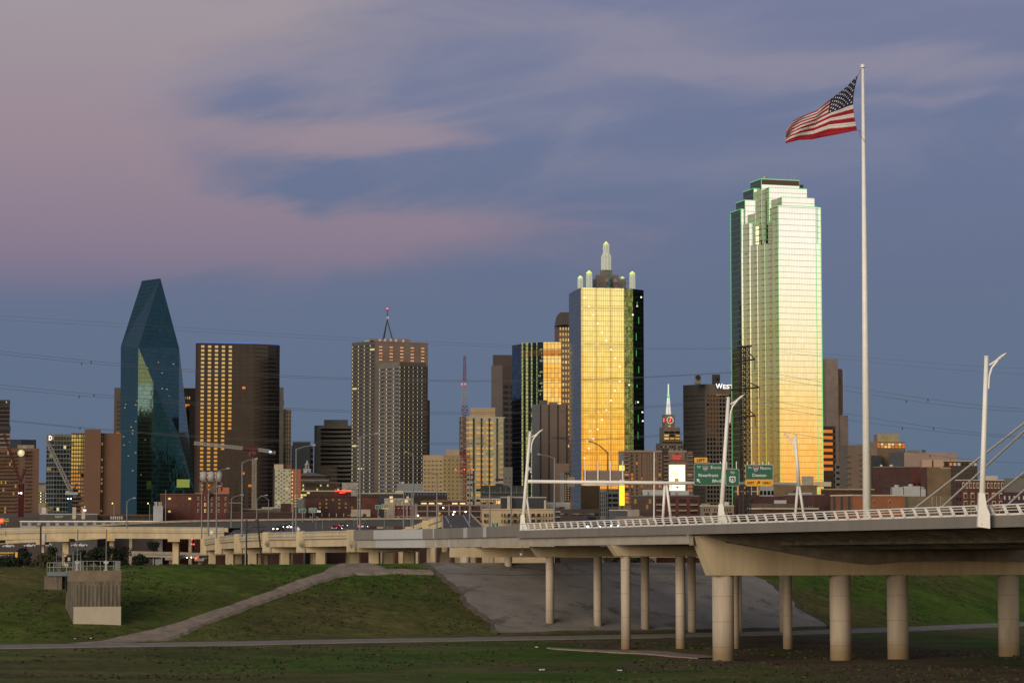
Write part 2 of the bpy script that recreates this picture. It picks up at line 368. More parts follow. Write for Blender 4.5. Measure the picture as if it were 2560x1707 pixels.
gv = []; gc = []
# bridge frame: s runs towards the camera along the deck, w across it
BO = Vector((2, 460)); BE = Vector((.3164, -.9487)); BN = Vector((.9487, .3164))
def bf(X, Y): d = Vector((X, Y)) - BO; return d.dot(BE), d.dot(BN)
for Y in gy:
    for X in gx:
        gv.append((X, Y, gz(X, Y)))
        s = Y - Yt(X); bs, bw = bf(X, Y)
        dirt = 0; dry = .35 + vnoise(X, Y, 30, 5) * .9
        if s < -7 and -4 < bw < 60 and bs > 20: dirt = .85 + vnoise(X, Y, 14, 6) * .9
        if s < -7: dirt = max(dirt, .16 + vnoise(X, Y, 11, 7) * 1.2 - (.2 if X < -20 else 0))
        if -16 < s < -6 and X > -30: dirt = max(dirt, .55 + vnoise(X, Y, 9, 8))
        if X > 15 and Y < 372 and Y > 350: dirt = max(dirt, .75 + vnoise(X, Y, 12, 9) * .8)
        if s > 70: dirt = 0
        gc.append((max(0, min(1, dirt)), max(0, min(1, dry)), 1 if (s > 95 and Y > 100) else 0, 1))
nx = len(gx)
gf = [(j * nx + i, j * nx + i + 1, (j + 1) * nx + i + 1, (j + 1) * nx + i) for j in range(len(gy) - 1) for i in range(nx - 1)]
me = bpy.data.meshes.new('ground'); me.from_pydata(gv, [], gf); me.polygons.foreach_set('use_smooth', [True] * len(gf))
ca = me.color_attributes.new('cover', 'FLOAT_COLOR', 'POINT'); ca.data.foreach_set('color', [c for q in gc for c in q])
def ground_mat():
    m = bpy.data.materials.new('grass_and_dirt'); t = _nodes(m); n = t.nodes.new; l = t.links.new
    b = n('ShaderNodeBsdfPrincipled'); o = n('ShaderNodeOutputMaterial'); l(b.outputs[0], o.inputs[0]); b.inputs['Roughness'].default_value = 1; b.inputs['Specular IOR Level'].default_value = .1
    at = n('ShaderNodeVertexColor'); at.layer_name = 'cover'; sp = n('ShaderNodeSeparateColor'); l(at.outputs[0], sp.inputs[0])
    tcn = n('ShaderNodeTexCoord')
    def nz(sc, d=6, sz=1.0):
        mp = n('ShaderNodeMapping'); mp.inputs['Scale'].default_value = (sc, sc * sz, sc); l(tcn.outputs['Object'], mp.inputs[0])
        k = n('ShaderNodeTexNoise'); k.inputs['Scale'].default_value = 1; k.inputs['Detail'].default_value = d; k.inputs['Roughness'].default_value = .65; l(mp.outputs[0], k.inputs[0]); return k.outputs[0]
    def rp(f, st):
        r = n('ShaderNodeValToRGB'); l(f, r.inputs[0])
        while len(r.color_ramp.elements) < len(st): r.color_ramp.elements.new(.5)
        for e, (p, c) in zip(r.color_ramp.elements, st): e.position = p; e.color = (*c, 1) if isinstance(c, tuple) else (c, c, c, 1)
        return r.outputs[0]
    def mx(f, a, b_, bt='MIX'):
        k = n('ShaderNodeMix'); k.data_type = 'RGBA'; k.blend_type = bt
        for s_, v in ((k.inputs[0], f), (k.inputs[6], a), (k.inputs[7], b_)):
            if isinstance(v, float): s_.default_value = v
            else: l(v, s_)
        return k.outputs[2]
    def ma(op, a, b_):
        k = n('ShaderNodeMath'); k.operation = op; k.use_clamp = True
        for i, v in enumerate((a, b_)):
            if isinstance(v, float): k.inputs[i].default_value = v
            else: l(v, k.inputs[i])
        return k.outputs[0]
    a, c, d = nz(.09, 7), nz(.6, 6), nz(3.0, 4)
    gr = rp(c, [(.3, (0.0193, 0.0426, 0.0042)), (.5, (0.0371, 0.0703, 0.0073)), (.7, (0.0630, 0.0940, 0.0113))])
    gr2 = rp(d, [(.3, (0.0260, 0.0447, 0.0052)), (.7, (0.0778, 0.1012, 0.0156))])
    g1 = mx(rp(a, [(.38, 0.0), (.62, 1.0)]), gr, gr2)
    dryc = rp(c, [(.3, (0.0454, 0.0391, 0.0130)), (.7, (0.1022, 0.0783, 0.0312))])
    dm = rp(ma('ADD', ma('MULTIPLY', sp.outputs[1], .55), ma('MULTIPLY', c, .5)), [(.42, 0.0), (.62, .8)])
    g2 = mx(dm, g1, dryc)
    dirt = rp(d, [(.3, (0.0426, 0.0305, 0.0169)), (.7, (0.1136, 0.0812, 0.0481))])
    tm = rp(ma('ADD', ma('MULTIPLY', sp.outputs[0], .7), ma('MULTIPLY', nz(.35, 6), .55)), [(.55, 0.0), (.75, .95)])
    g3 = mx(tm, g2, dirt)
    city = rp(c, [(.3, (0.0260, 0.0341, 0.0156)), (.7, (0.0555, 0.0725, 0.0321))])
    big = rp(ma('ADD', ma('MULTIPLY', nz(.035, 5, 2.2), .6), ma('MULTIPLY', nz(.22, 6, 2.5), .4)), [(.36, .8), (.5, 1.3), (.64, 1.95)])
    g3 = mx(1.0, g3, big, 'MULTIPLY')
    lt = rp(nz(.5, 8, 3.0), [(.60, 0.0), (.72, .55)])
    g3 = mx(lt, g3, rp(d, [(.3, (0.0426, 0.0406, 0.0156)), (.7, (0.0994, 0.0812, 0.0390))]))
    g4 = mx(sp.outputs[2], g3, city)
    l(g4, b.inputs['Base Color'])
    bp = n('ShaderNodeBump'); bp.inputs['Strength'].default_value = .7; bp.inputs['Distance'].default_value = .35; l(ma('ADD', ma('MULTIPLY', c, .6), ma('MULTIPLY', d, .4)), bp.inputs['Height']); l(bp.outputs[0], b.inputs['Normal'])
    return m
me.materials.append(ground_mat()); go = bpy.data.objects.new('ground', me); COL.objects.link(go); tag(go, kind='structure')

def drape(name, m, cl, wl, wr, lift, n=60, rag=0.0, cross=6):
    """strip laid on the ground: cl = centre points, wl / wr = half widths"""
    ts = []; 
    for i in range(n + 1):
        t = i / n * (len(cl) - 1); k = min(int(t), len(cl) - 2); f = t - k; f = f
        ts.append((cl[k][0] * (1 - f) + cl[k + 1][0] * f, cl[k][1] * (1 - f) + cl[k + 1][1] * f, wl[k] * (1 - f) + wl[k + 1] * f, wr[k] * (1 - f) + wr[k + 1] * f))
    b = M(); rows = []
    for i, (x, y, a, c) in enumerate(ts):
        p, q = ts[max(0, i - 1)], ts[min(n, i + 1)]; d = Vector((q[0] - p[0], q[1] - p[1])).normalized(); nn = Vector((-d.y, d.x))
        a += rag * (vnoise(i * 1.0, 3, 6.3, 11) * 2 + vnoise(i * 1.0, 5, 1.9, 21)); c += rag * (vnoise(i * 1.0, 9, 5.7, 12) * 2 + vnoise(i * 1.0, 7, 2.1, 22))
        row = []
        for j in range(cross + 1):
            o = a - (a + c) * j / cross; X, Y = x + nn.x * o, y + nn.y * o
            row.append((X, Y, gmax(X, Y) + lift))
        p0, p1 = row[0], row[-1]; row.insert(0, (p0[0] + nn.x * .5, p0[1] + nn.y * .5, p0[2] - lift - .5)); row.append((p1[0] - nn.x * .5, p1[1] - nn.y * .5, p1[2] - lift - .5))
        rows.append(row)
    for i in range(n):
        for j in range(cross + 2): b.face([rows[i][j], rows[i][j + 1], rows[i + 1][j + 1], rows[i + 1][j]])
    o = b.build(name, m, smooth=True); tag(o, kind='structure'); return o
def gmax(X, Y): return max(gz(X, Y), gz(X, Y + .9), gz(X, Y - .9))
def gpt(x, y):            # where the pixel ray meets the ground
    Y = 300.0
    while Y < 620:
        if P(x, y, Y).z < gz(PXr(x, y) * Y, Y): return (PXr(x, y) * Y, Y)
        Y += .5
    return (PXr(x, y) * 560, 560)
xs = frange(-150, 160, 6.0)
drape('trail', TRAIL, [(X, Yt(X)) for X in xs], [3.0] * len(xs), [3.2] * len(xs), .10, 160, .3, 4)
pp = [gpt(x, y) for x, y in ((930, 1413), (880, 1421), (800, 1446), (720, 1475), (640, 1503), (560, 1532), (480, 1560), (410, 1588), (320, 1603), (180, 1611))]
drape('dirt_path', DIRT, pp, [3.5, 2.8, 1.2, 1.05, 1.05, 1.1, 1.4, 1.9, 1.6, .8], [3.5, 2.3, 1.15, 1.0, 1.0, 1.2, 1.6, 2.6, 2.6, 1.0], .14, 120, .45)
pp = [gpt(x, y) for x, y in ((870, 1432), (960, 1431), (1080, 1432))]
drape('side_path', DIRT, pp, [1, .9, .7], [1, .9, .7], .15, 40, .3, 3)
pp = [gpt(x, y) for x, y in ((1370, 1620), (1480, 1626), (1620, 1632), (1790, 1645))]
drape('dirt_track', DIRT, pp, [.8, 2.5, 3, 3.5], [.8, 2.5, 3, 3.5], .14, 60, .8, 4)
# paved levee slope under the bridge
b = M(); rows = []
for j in range(25):
    t = j / 24; row = []
    for i in range(41):
        u = i / 40; X = (-17.5 + 62.5 * u) * (1 - t) + (-1.0 + 60.5 * u) * t
        X += (2.2 * vnoise(X, j * 3.1, 9, 41) + 1.0 * vnoise(X, j * 3.1, 3.1, 42)) * (1 if i in (0, 1, 39, 40) else .5); s = 60 * (1 - t) + 10.5 * t; s_ = s
        Y = Yt(X) + s; row.append((X, Y, max(gz(X, Y), gz(X, Y + 1), gz(X, Y - 1), gz(X + 1, Y), gz(X - 1, Y)) + .22))
    rows.append(row)
for j in range(24):
    for i in range(40): b.face([rows[j][i], rows[j + 1][i], rows[j + 1][i + 1], rows[j][i + 1]])
def pave_mat():
    m = mat('levee_paving_concrete', (0.223, 0.194, 0.158), .9, ns=.16, na=.22, bump=.15)
    t = m.node_tree; n = t.nodes.new; l = t.links.new; bs = [k for k in t.nodes if k.type == 'BSDF_PRINCIPLED'][0]
    src = bs.inputs['Base Color'].links[0].from_socket; tcn = n('ShaderNodeTexCoord')
    mp = n('ShaderNodeMapping'); mp.inputs['Scale'].default_value = (.10, .16, .05); mp.inputs['Rotation'].default_value = (0, 0, .4); l(tcn.outputs['Object'], mp.inputs[0])
    k = n('ShaderNodeTexNoise'); k.inputs['Scale'].default_value = 1; k.inputs['Detail'].default_value = 9; k.inputs['Roughness'].default_value = .72; k.inputs['Distortion'].default_value = 1.2; l(mp.outputs[0], k.inputs[0])
    r = n('ShaderNodeValToRGB'); l(k.outputs[0], r.inputs[0]); e = r.color_ramp.elements; e[0].position = .53; e[0].color = (1, 1, 1, 1); e[1].position = .62; e[1].color = (.5, .47, .42, 1)
    x = n('ShaderNodeMix'); x.data_type = 'RGBA'; x.blend_type = 'MULTIPLY'; x.inputs[0].default_value = 1; l(src, x.inputs[6]); l(r.outputs[0], x.inputs[7]); l(x.outputs[2], bs.inputs['Base Color'])
    return m
for i in range(40):
    p, q = rows[24][i], rows[24][i + 1]; b.face([p, (p[0], p[1] - .8, p[2] - .8), (q[0], q[1] - .8, q[2] - .8), q], 1)
for j in range(24):
    for i, sg_ in ((0, -1), (40, 1)):
        p, q = rows[j][i], rows[j + 1][i]; b.face([p, q, (q[0] + sg_ * 1.3, q[1], q[2] - .5), (p[0] + sg_ * 1.3, p[1], p[2] - .5)], 1)
tag(b.build('levee_paving', [pave_mat(), mat('dirt_rim', (.075, .055, .038), .95, ns=.6, na=.4)], smooth=True), kind='structure')
b = M()
for i in range(40):
    p, q = rows[6][i], rows[6][i + 1]; b.face([(p[0], p[1] + .4, p[2] + .12), (p[0], p[1], p[2] + .02), (q[0], q[1], q[2] + .02), (q[0], q[1] + .4, q[2] + .12)])
tag(b.build('paving_joint', mat('joint_dark', (.10, .085, .07)), smooth=True), kind='structure')  # dark strip along one row of the paving
# litter on the grass
for k, (x, y, sc) in enumerate(((1355, 1677, .35), (1549, 1678, .3), (227, 1597, .22), (1342, 1619, .25), (188, 1599, .15))):
    X, Y = gpt(x, y); b = M(); z = gz(X, Y)
    for q in range(6):
        a0 = random.random() * 6; b.box((X + math.cos(a0) * sc * .4, Y + math.sin(a0) * sc * .4, z + sc * .4 + .05), (sc * 1.3, sc * .6, sc * .5), a0)
    tag(b.build('litter', mat('white_plastic', (.6, .6, .6)), loc=(X, Y, z)), ['largest white scrap of litter on the foreground grass', 'small white scrap on the grass before the slim bridge columns', 'white scrap beside the trail below the concrete intake tower', 'thin pale scrap lying on the dirt at the lower edge of the paved slope', 'tiny white scrap at the left end of the trail junction'][k], 'litter', 'scraps of litter on the grass')
#NEXT
# ------------------------------------------------------------------ highway bridge
BROT = math.atan2(BE.y, BE.x)
def bp(s, w, z): p = BO + BE * s + BN * w; return Vector((p.x, p.y, z))
S0, S1, WN, WF = 1.0, 232.0, -1.5, 54.0
def ext_s(b, prof, s0, s1, mi=0):
    """extrude a (w,z) profile (counter-clockwise seen from +s) along the deck"""
    n = len(prof)
    for i in range(n):
        (w0, z0), (w1, z1) = prof[i], prof[(i + 1) % n]
        b.face([bp(s1, w0, z0), bp(s1, w1, z1), bp(s0, w1, z1), bp(s0, w0, z0)], mi)
    b.face([bp(s1, w, z) for w, z in reversed(prof)], mi); b.face([bp(s0, w, z) for w, z in prof], mi); return b
def bbox(b, s0, s1, w0, w1, z0, z1, mi=0): return ext_s(b, [(w0, z0), (w0, z1), (w1, z1), (w1, z0)], s0, s1, mi)
br = thing('highway_bridge', 'wide grey highway bridge with white slanted railing crossing the levee on round columns', 'bridge', tuple(bp(80, 20, -1.8)))
bbox(M(), S0, S1, WN + .35, WF - .35, 16.9, 17.55).build('deck', ASPH, br)
b = M(); bbox(b, S0, 79.6, WN, WN + .33, 16.5, 17.85); bbox(b, 79.75, S1, WN, WN + .33, 16.5, 17.85); b.build('fascia', FASC, br)
b = M(); bbox(b, S0, S1, WF - .33, WF, 16.5, 17.85); b.build('fascia', FASC, br)
for w in (-.6, 8, 17, 26, 35, 44, 52):
    b = M(); ext_s(b, [(w - .55, 15.1), (w - .25, 15.35), (w - .25, 16.9), (w + .25, 16.9), (w + .25, 15.35), (w + .55, 15.1)], -.5, 79.5); b.build('girder', GIRD, br)
def beamz(w): return float(np.interp(w, [-1.2, 3, 9, 19, 25.5, 31, 54], [16.6, 15.5, 14.5, 12.85, 12.15, 12.6, 12.6]))
ws = [-1.1, 3, 9, 14, 19, 22, 25.5, 28, 31, 40, 47, 53.6]
for k, s in enumerate(range(88, 232, 6)):
    b = M(); ext_s(b, [(w, max(beamz(w), 16.9 - 2.6 * min(1, (w + 1.2) / 20) - .0)) for w in reversed(ws)] + [(ws[0], 16.89), (ws[-1], 16.89)], s, s + .5)
    b.build('cross_beam', STEEL, br)
b = M(); ext_s(b, [(w, beamz(w) + .02) for w in reversed(ws)] + [(ws[0], 16.88), (ws[-1], 16.88)], 82.6, 83.4); b.build('end_beam', STEEL, br)
for w in (12, 24, 36, 48):
    b = M(); bbox(b, 83.4, 231, w - .25, w + .25, 14.9, 16.89); b.build('stringer', STEEL, br)
# railing: slanted white posts, tubes, curb
b = M(); bbox(b, S0 + 2, S1, WN + .02, WN + .40, 17.85, 18.06); b.build('curb', WHITE, br)
b = M(); b.tube(bp(S0 + 2, WN - .06, 19.02), bp(S1, WN - .06, 19.02), .085, n=8); b.tube(bp(S0 + 2, WN + .15, 18.74), bp(S1, WN + .15, 18.74), .05, n=6); b.tube(bp(S0 + 2, WN + .22, 18.42), bp(S1, WN + .22, 18.42), .05, n=6); b.build('rail_tubes', WHITE, br)
p0 = None
def railpost(s, w, name='railing_post'):
    b = M()
    pr = [(s + .75, 17.95), (s + .22, 17.95), (s - .62, 18.98), (s - .30, 19.05)]
    # tapered plate leaning along the bridge
    A = [bp(q, w - .10, z) for q, z in pr]; Bk = [bp(q, w + .06, z) for q, z in pr]
    b.face(A); b.face(list(reversed(Bk)))
    for i in range(4): b.face([A[i], Bk[i], Bk[(i + 1) % 4], A[(i + 1) % 4]])
    b.face([bp(s + .75, w - .10, 17.95), bp(s + .95, w - .10, 18.1), bp(s - .1, w - .10, 18.5)])
    return b.build(name, WHITE, br)
s = S0 + 3.2; first = None
while s < S1 - 1:
    if first is None: first = railpost(s, WN); s00 = s
    else:
        o = first.copy(); COL.objects.link(o); o.parent = br; d = BE * (s - s00); o.location = (d.x, d.y, 0)
    s += 3.15
# far railing (seen through the near one)
b = M(); bbox(b, S0, S1, WF - .4, WF, 17.85, 18.35); b.tube(bp(S0, WF, 19), bp(S1, WF, 19), .07); b.tube(bp(S0, WF, 18.7), bp(S1, WF, 18.7), .05)
for k in range(73): s = S0 + k * 3.15; b.bar(bp(s + .5, WF, 18), bp(s - .4, WF, 19), .13)
b.build('far_railing', WHITE, br)
b = M(); bbox(b, S0, S1, 25.6, 26.0, 17.56, 18.4); b.build('median_barrier', PALE, br)
b = M(); b.box(tuple(bp(80, WN - .05, 16.45)), (.25, .25, .8)); b.bb(*(lambda c: (c.x - .3, c.x + .3, c.y - .3, c.y + .3, 14.9, 16.3))(bp(79.8, WN + .6, 0))); b.build('joint_seal', STEEL, br)
# piers
def column(X, Y, z0, z1, r, m=PALE):
    b = M(); b.tube((X, Y, z0 - 1.0), (X, Y, z1), r, n=28); o = b.build('column', m, br, smooth=True, auto=True); return o
def colmat():
    m = mat('column_concrete', (.45, .36, .26), .75, ns=.5, na=.24, streak=1)
    t = m.node_tree; n = t.nodes.new; l = t.links.new; bs = [k for k in t.nodes if k.type == 'BSDF_PRINCIPLED'][0]; src = bs.inputs['Base Color'].links[0].from_socket
    tcn = n('ShaderNodeNewGeometry'); sp = n('ShaderNodeSeparateXYZ'); l(tcn.outputs['Position'], sp.inputs[0])
    nz = n('ShaderNodeTexNoise'); nz.inputs['Scale'].default_value = .8; l(tcn.outputs['Position'], nz.inputs[0])
    a = n('ShaderNodeMath'); a.operation = 'MULTIPLY_ADD'; a.inputs[1].default_value = 1.2; l(nz.outputs[0], a.inputs[0]); l(sp.outputs[2], a.inputs[2])
    r = n('ShaderNodeMapRange'); l(a.outputs[0], r.inputs[0]); r.inputs[1].default_value = 1.6; r.inputs[2].default_value = -.3; r.inputs[3].default_value = 0; r.inputs[4].default_value = .7
    x = n('ShaderNodeMix'); x.data_type = 'RGBA'; l(r.outputs[0], x.inputs[0]); l(src, x.inputs[6]); x.inputs[7].default_value = (.34, .22, .095, 1)
    f1 = n('ShaderNodeMath'); f1.operation = 'DIVIDE'; l(sp.outputs[2], f1.inputs[0]); f1.inputs[1].default_value = 3.7
    f2 = n('ShaderNodeMath'); f2.operation = 'FRACT'; l(f1.outputs[0], f2.inputs[0]); f3 = n('ShaderNodeMath'); f3.operation = 'LESS_THAN'; l(f2.outputs[0], f3.inputs[0]); f3.inputs[1].default_value = .022
    y_ = n('ShaderNodeMix'); y_.data_type = 'RGBA'; l(f3.outputs[0], y_.inputs[0]); l(x.outputs[2], y_.inputs[6]); y_.inputs[7].default_value = (.27, .21, .15, 1); l(y_.outputs[2], bs.inputs['Base Color'])
    return m
CM = colmat()
def cap(s, prof, th):
    b = M(); ext_s(b, prof, s - th / 2, s + th / 2); return b.build('pier_cap', CREAM, br)
# pier C (near)
sC = 80.3; wc0 = 3.9
for dw in (0, 19.0, 28.5, 47.3):
    p = bp(sC, wc0 + dw, 0); column(p.x, p.y, gz(p.x, p.y), 10.6, 1.6, CM)
cap(sC, [(1.9, 10.5), (-.55, 16.3), (1.6, 16.45), (3.3, 16.1), (3.6, 15.3), (9.5, 14.4), (19.5, 12.8), (25.7, 12.2), (31.5, 12.65), (54.3, 12.65), (53.6, 10.5)], 3.6)
b = M(); bbox(b, sC - 1, sC + 1, 4.2, 6.0, 15.1, 16.89); b.build('bearing_block', CREAM, br)
# pier B and A
sB = 47.8
for k in range(6):
    p = bp(sB, 1.0 + 9.35 * k, 0); column(p.x, p.y, gz(p.x, p.y), 13.4, .78, CM)
cap(sB, [(-.6, 13.35), (-1.9, 15.05), (54, 15.05), (53, 13.35)], 1.8)
sA = .2
for k in range(6):
    p = bp(sA, 4.9 + 9.0 * k, 0); column(p.x, p.y, gz(p.x, p.y), 13.35, .75, CM)
cap(sA, [(2.6, 13.3), (1.2, 15.05), (54, 15.05), (53, 13.3)], 1.8)
# pier on the crest
for x in (1164, 1271): 
    X = PXr(x, 1400) * 497; column(X, 497, gz(X, 497), 13.3, .72, CM)
b = M(); x0, x1 = PXr(1124, 1380) * 497, PXr(1132, 1380) * 497; b.prism([(x0, 496), (x0 + 52, 496 + 14), (x0 + 52, 498 + 14), (x0, 498)], 13.2, 15.0); b.build('pier_cap', CREAM, br)

# ------------------------------------------------------------------ approach viaducts
def offs(pts, d):
    r = []
    for i, p in enumerate(pts):
        a, c = pts[max(0, i - 1)], pts[min(len(pts) - 1, i + 1)]; t = Vector((c[0] - a[0], c[1] - a[1])).normalized(); nn = Vector((-t.y, t.x))
        if nn.y < 0: nn = -nn
        r.append((p[0] + nn.x * d, p[1] + nn.y * d, p[2]))
    return r
def strip(b, pts, d0, d1, t0, t1, mi=0):
    """box section between offsets d0..d1 behind the line, from t0 to t1 metres relative to the line height"""
    A, Bk = offs(pts, d0), offs(pts, d1)
    for i in range(len(pts) - 1):
        q = [A[i], A[i + 1], Bk[i + 1], Bk[i]]; lo = [(x, y, z + t0) for x, y, z in q]; hi = [(x, y, z + t1) for x, y, z in q]
        b.face([lo[0], lo[1], hi[1], hi[0]], mi); b.face([lo[2], lo[3], hi[3], hi[2]], mi); b.face(hi, mi); b.face(lo[::-1], mi)
        if i == 0: b.face([lo[3], lo[0], hi[0], hi[3]], mi)
        if i == len(pts) - 2: b.face([lo[1], lo[2], hi[2], hi[1]], mi)
    return b
def pline(spec, fine=0):
    pts = [tuple(P(x, y, Y)) for x, y, Y in spec]
    if fine:
        r = []
        for i in range(len(pts) - 1):
            p0 = Vector(pts[max(0, i - 1)]); p1 = Vector(pts[i]); p2 = Vector(pts[i + 1]); p3 = Vector(pts[min(len(pts) - 1, i + 2)])
            for k in range(fine):
                t = k / fine; r.append(tuple(.5 * ((2 * p1) + (p2 - p0) * t + (2 * p0 - 5 * p1 + 4 * p2 - p3) * t * t + (3 * p1 - p0 - 3 * p2 + p3) * t ** 3)))
        r.append(pts[-1]); pts = r
    return pts
def viaduct(name, label, cat, spec, hp, hg, width, mp, mg, piers=(), pw=2.2, pz=9.5, fine=4, rail=False, inset=.5, pylon=False, pm=None, md=ASPH):
    pts = pline(spec, fine); t = thing(name, label, cat, pts[len(pts) // 2][:2] + (9.5,))
    strip(M(), pts, 0, .4, -hp, 0).build('parapet', mp, t)
    strip(M(), pts, width - .4, width, -hp, 0).build('parapet', mp, t)
    strip(M(), pts, .41, width - .41, -hp + .02, -hp + .35).build('road_slab', md, t)
    strip(M(), pts, inset, inset + .8, -hp - hg, -hp - .001).build('girder', mg, t)
    strip(M(), pts, inset + .81, width - .5, -hp - hg * .75, -hp - .002).build('soffit', STEEL, t)
    if rail:
        b = M()
        for k in (.12, .62): strip(b, pts, -.07, -.005, -hp * k - .16, -hp * k)
        b.build('rail_bars', mat('blue_green_rail', (.20, .26, .24), .6, ns=.5, na=.1), t)
    for (x, w) in piers:
        # locate on line
        for a, c in zip(pts[:-1], pts[1:]):
            ua, uc = a[0] / a[1], c[0] / c[1]; u = PXr(x, 1370)
            if min(ua, uc) <= u <= max(ua, uc):
                f = (u - ua) / (uc - ua); q = Vector(a) * (1 - f) + Vector(c) * f; break
        else: continue
        z1 = q.z - hp - hg
        if pylon:
            b = M(); b.bb(q.x - .95, q.x + .95, q.y - .9, q.y + .3, z1 - 1.25, q.z + .12); b.bb(q.x - .7, q.x + .7, q.y - .97, q.y - .9, z1 - 1.0, q.z - .3); b.build('pylon', mp, t)
            b = M(); b.bb(q.x + .95, q.x + .95 + width * .8, q.y - .6, q.y + .9, z1 - 1.25, z1 - .01); b.build('pier_cap', mp, t)
            for k in range(3):
                b = M(); xx = q.x + w + k * 7.5; yy = q.y + k * 1.5
                b.prism([(xx - pw / 2, yy), (xx - pw / 2 + .35, yy - .7), (xx + pw / 2 - .35, yy - .7), (xx + pw / 2, yy), (xx + pw / 2 - .35, yy + .7), (xx - pw / 2 + .35, yy + .7)], pz, z1 - 1.25); b.build('column', pm or mp, t)
        else:
            b = M(); yy = q.y + width / 2; xx = q.x + w
            b.bb(q.x - pw * .8, q.x + pw * .8, q.y + .1, q.y + width - .5, z1 - .9, z1 - .01); b.build('pier_cap', mp, t)
            b = M(); b.prism([(xx - pw / 2, yy), (xx - pw / 2 + .3, yy - .8), (xx + pw / 2 - .3, yy - .8), (xx + pw / 2, yy), (xx + pw / 2 - .3, yy + .8), (xx - pw / 2 + .3, yy + .8)], pz, z1 - .9); b.build('column', pm or mp, t)
    return t
# the approach that carries the bridge road to the left
va = [(1308, 1312, 464), (1117, 1320, 514), (1000, 1323, 534), (884, 1325, 556)]
viaduct('approach_viaduct', 'grey concrete approach span with pale painted patches left of the white railing', 'bridge', va, 2.0, 1.75, 18, FASC, GIRD, (), 2.2)
pts = pline(va, 4)
ap = [o for o in COL.objects if o.name.startswith('approach_viaduct')][0]
lgp = mat('pale_grey_graffiti_cover', (0.390, 0.382, 0.359), .85, ns=.4, na=.1, streak=1)
for (x0, x1) in ((932, 1113), (1152, 1222)):
    q = [p for p in pline(va, 24) if PXr(x0) <= p[0] / p[1] <= PXr(x1)]; strip(M(), q, -.012, -.004, -1.95, -.05).build('painted_patch', lgp, ap)
q = [p for p in pline(va, 24) if PXr(930) <= p[0] / p[1] <= PXr(1130)]; strip(M(), q, .48, .495, -3.7, -2.1).build('painted_patch', lgp, ap)
viaduct('cream_viaduct', 'curving cream concrete viaduct with carved pylons and blue-green rails on the levee top', 'bridge',
        [(884, 1325, 557), (750, 1329, 583), (665, 1331, 606), (590, 1336, 642), (543, 1341, 690), (503, 1349, 780)], 1.65, 1.7, 17, CREAM, CREAM,
        [(878, 5.0), (752, 4.6), (667, 4.4), (596, 3.6), (547, 3.0), (510, 2.6)], 2.5, 10.4, rail=True, pylon=True, pm=mat('tan_column', (.44, .34, .20), .85, ns=.4, na=.3, streak=1))
cv = [o for o in COL.objects if o.name.startswith('cream_viaduct')][0]
blk = mat('blue_grey_relief', (.16, .18, .17), .8, ns=.5, na=.2)
for x, Y, sc in ((879, 556, 1.0), (752, 582, .9), (667, 605, .8)):   # plant relief on the pylons
    b = M(); c = P(x, 1354, Y - 1.1)
    for k in range(7):
        a0 = -.9 + k * .3; r0 = c + Vector((0, 0, -1.4 * sc)); r1 = r0 + Vector((math.sin(a0) * .9 * sc, 0, (1.0 + (k % 3) * .55) * sc)); b.tube(r0, r1, .09, .03, 5)
    b.build('relief', blk, cv)
viaduct('ramp_bridge', 'long straight cream overpass crossing behind the concrete intake tower', 'bridge', [(-80, 1322, 800), (100, 1317, 800), (300, 1316, 800), (560, 1318, 800)], 1.7, 1.9, 12, CREAM, CREAM, [(157, 0), (434, 0), (-20, 0)], 2.3, 9.4, rail=True, fine=2)
viaduct('lower_ramp', 'lower cream ramp sloping down to the left under the straight overpass', 'bridge', [(-60, 1346, 860), (60, 1340, 860), (180, 1335, 860), (330, 1325, 860)], .9, 1.2, 9, CREAM, CREAM, [(100, 0), (275, 0)], 1.8, 9.4, fine=2)
viaduct('dark_overpass', 'dark elevated freeway with thin pale parapet running across below the brick buildings', 'bridge', [(165, 1317, 1010), (270, 1309, 1010), (400, 1302, 1010), (560, 1298, 1010), (800, 1295, 1010), (1090, 1293, 1010)], .75, 2.6, 16, mat('worn_parapet', (.30, .24, .17), .9, ns=.4, na=.3), CHAR, [(320, 0), (470, 0), (640, 0), (790, 0), (950, 0)], 1.6, 9.4, fine=2)
viaduct('rising_ramp', 'cream flyover rising to a crest behind the grey approach span', 'bridge', [(975, 1331, 700), (1020, 1318, 690), (1060, 1303, 680), (1100, 1289, 672)], 1.3, 1.5, 9, CREAM, CREAM, [(985, 2), (1022, 2), (1065, 2)], 1.6, 9.4, pylon=True, fine=3)
viaduct('low_road_bridge', 'low worn concrete road bridge behind the dark trees', 'bridge', [(330, 1377, 930), (430, 1379, 930), (516, 1382, 930)], 1.1, .9, 12, mat('worn_parapet', (.3, .24, .17)), GIRD, [(425, 0), (498, 0)], 2.2, 8.5, fine=2)
# road surfaces rising beyond the viaduct
def road(name, corners, lines=(), m=ASPH, kind=True):
    b = M(); q = [P(*c) for c in corners]; b.face(q); b.face([p + Vector((0, 0, -1.2)) for p in reversed(q)])
    for i in range(4): b.face([q[i], q[(i + 1) % 4], q[(i + 1) % 4] + Vector((0, 0, -1.2)), q[i] + Vector((0, 0, -1.2))][::-1])
    o = b.build(name, m); tag(o, kind='structure')
    for a, c in lines:
        b = M(); A, C = P(*a), P(*c); b.face([A + Vector((-.15, 0, .05)), A + Vector((.15, 0, .05)), C + Vector((.15, 0, .05)), C + Vector((-.15, 0, .05))]); tag(b.build('lane_line', WHT), kind='structure')
road('flyover_road', [(1110, 1319, 600), (1204, 1318, 600), (1172, 1284, 668), (1108, 1289, 668)], [((1176, 1317, 603), (1158, 1288, 660)), ((1129, 1317, 603), (1113, 1290, 664))])
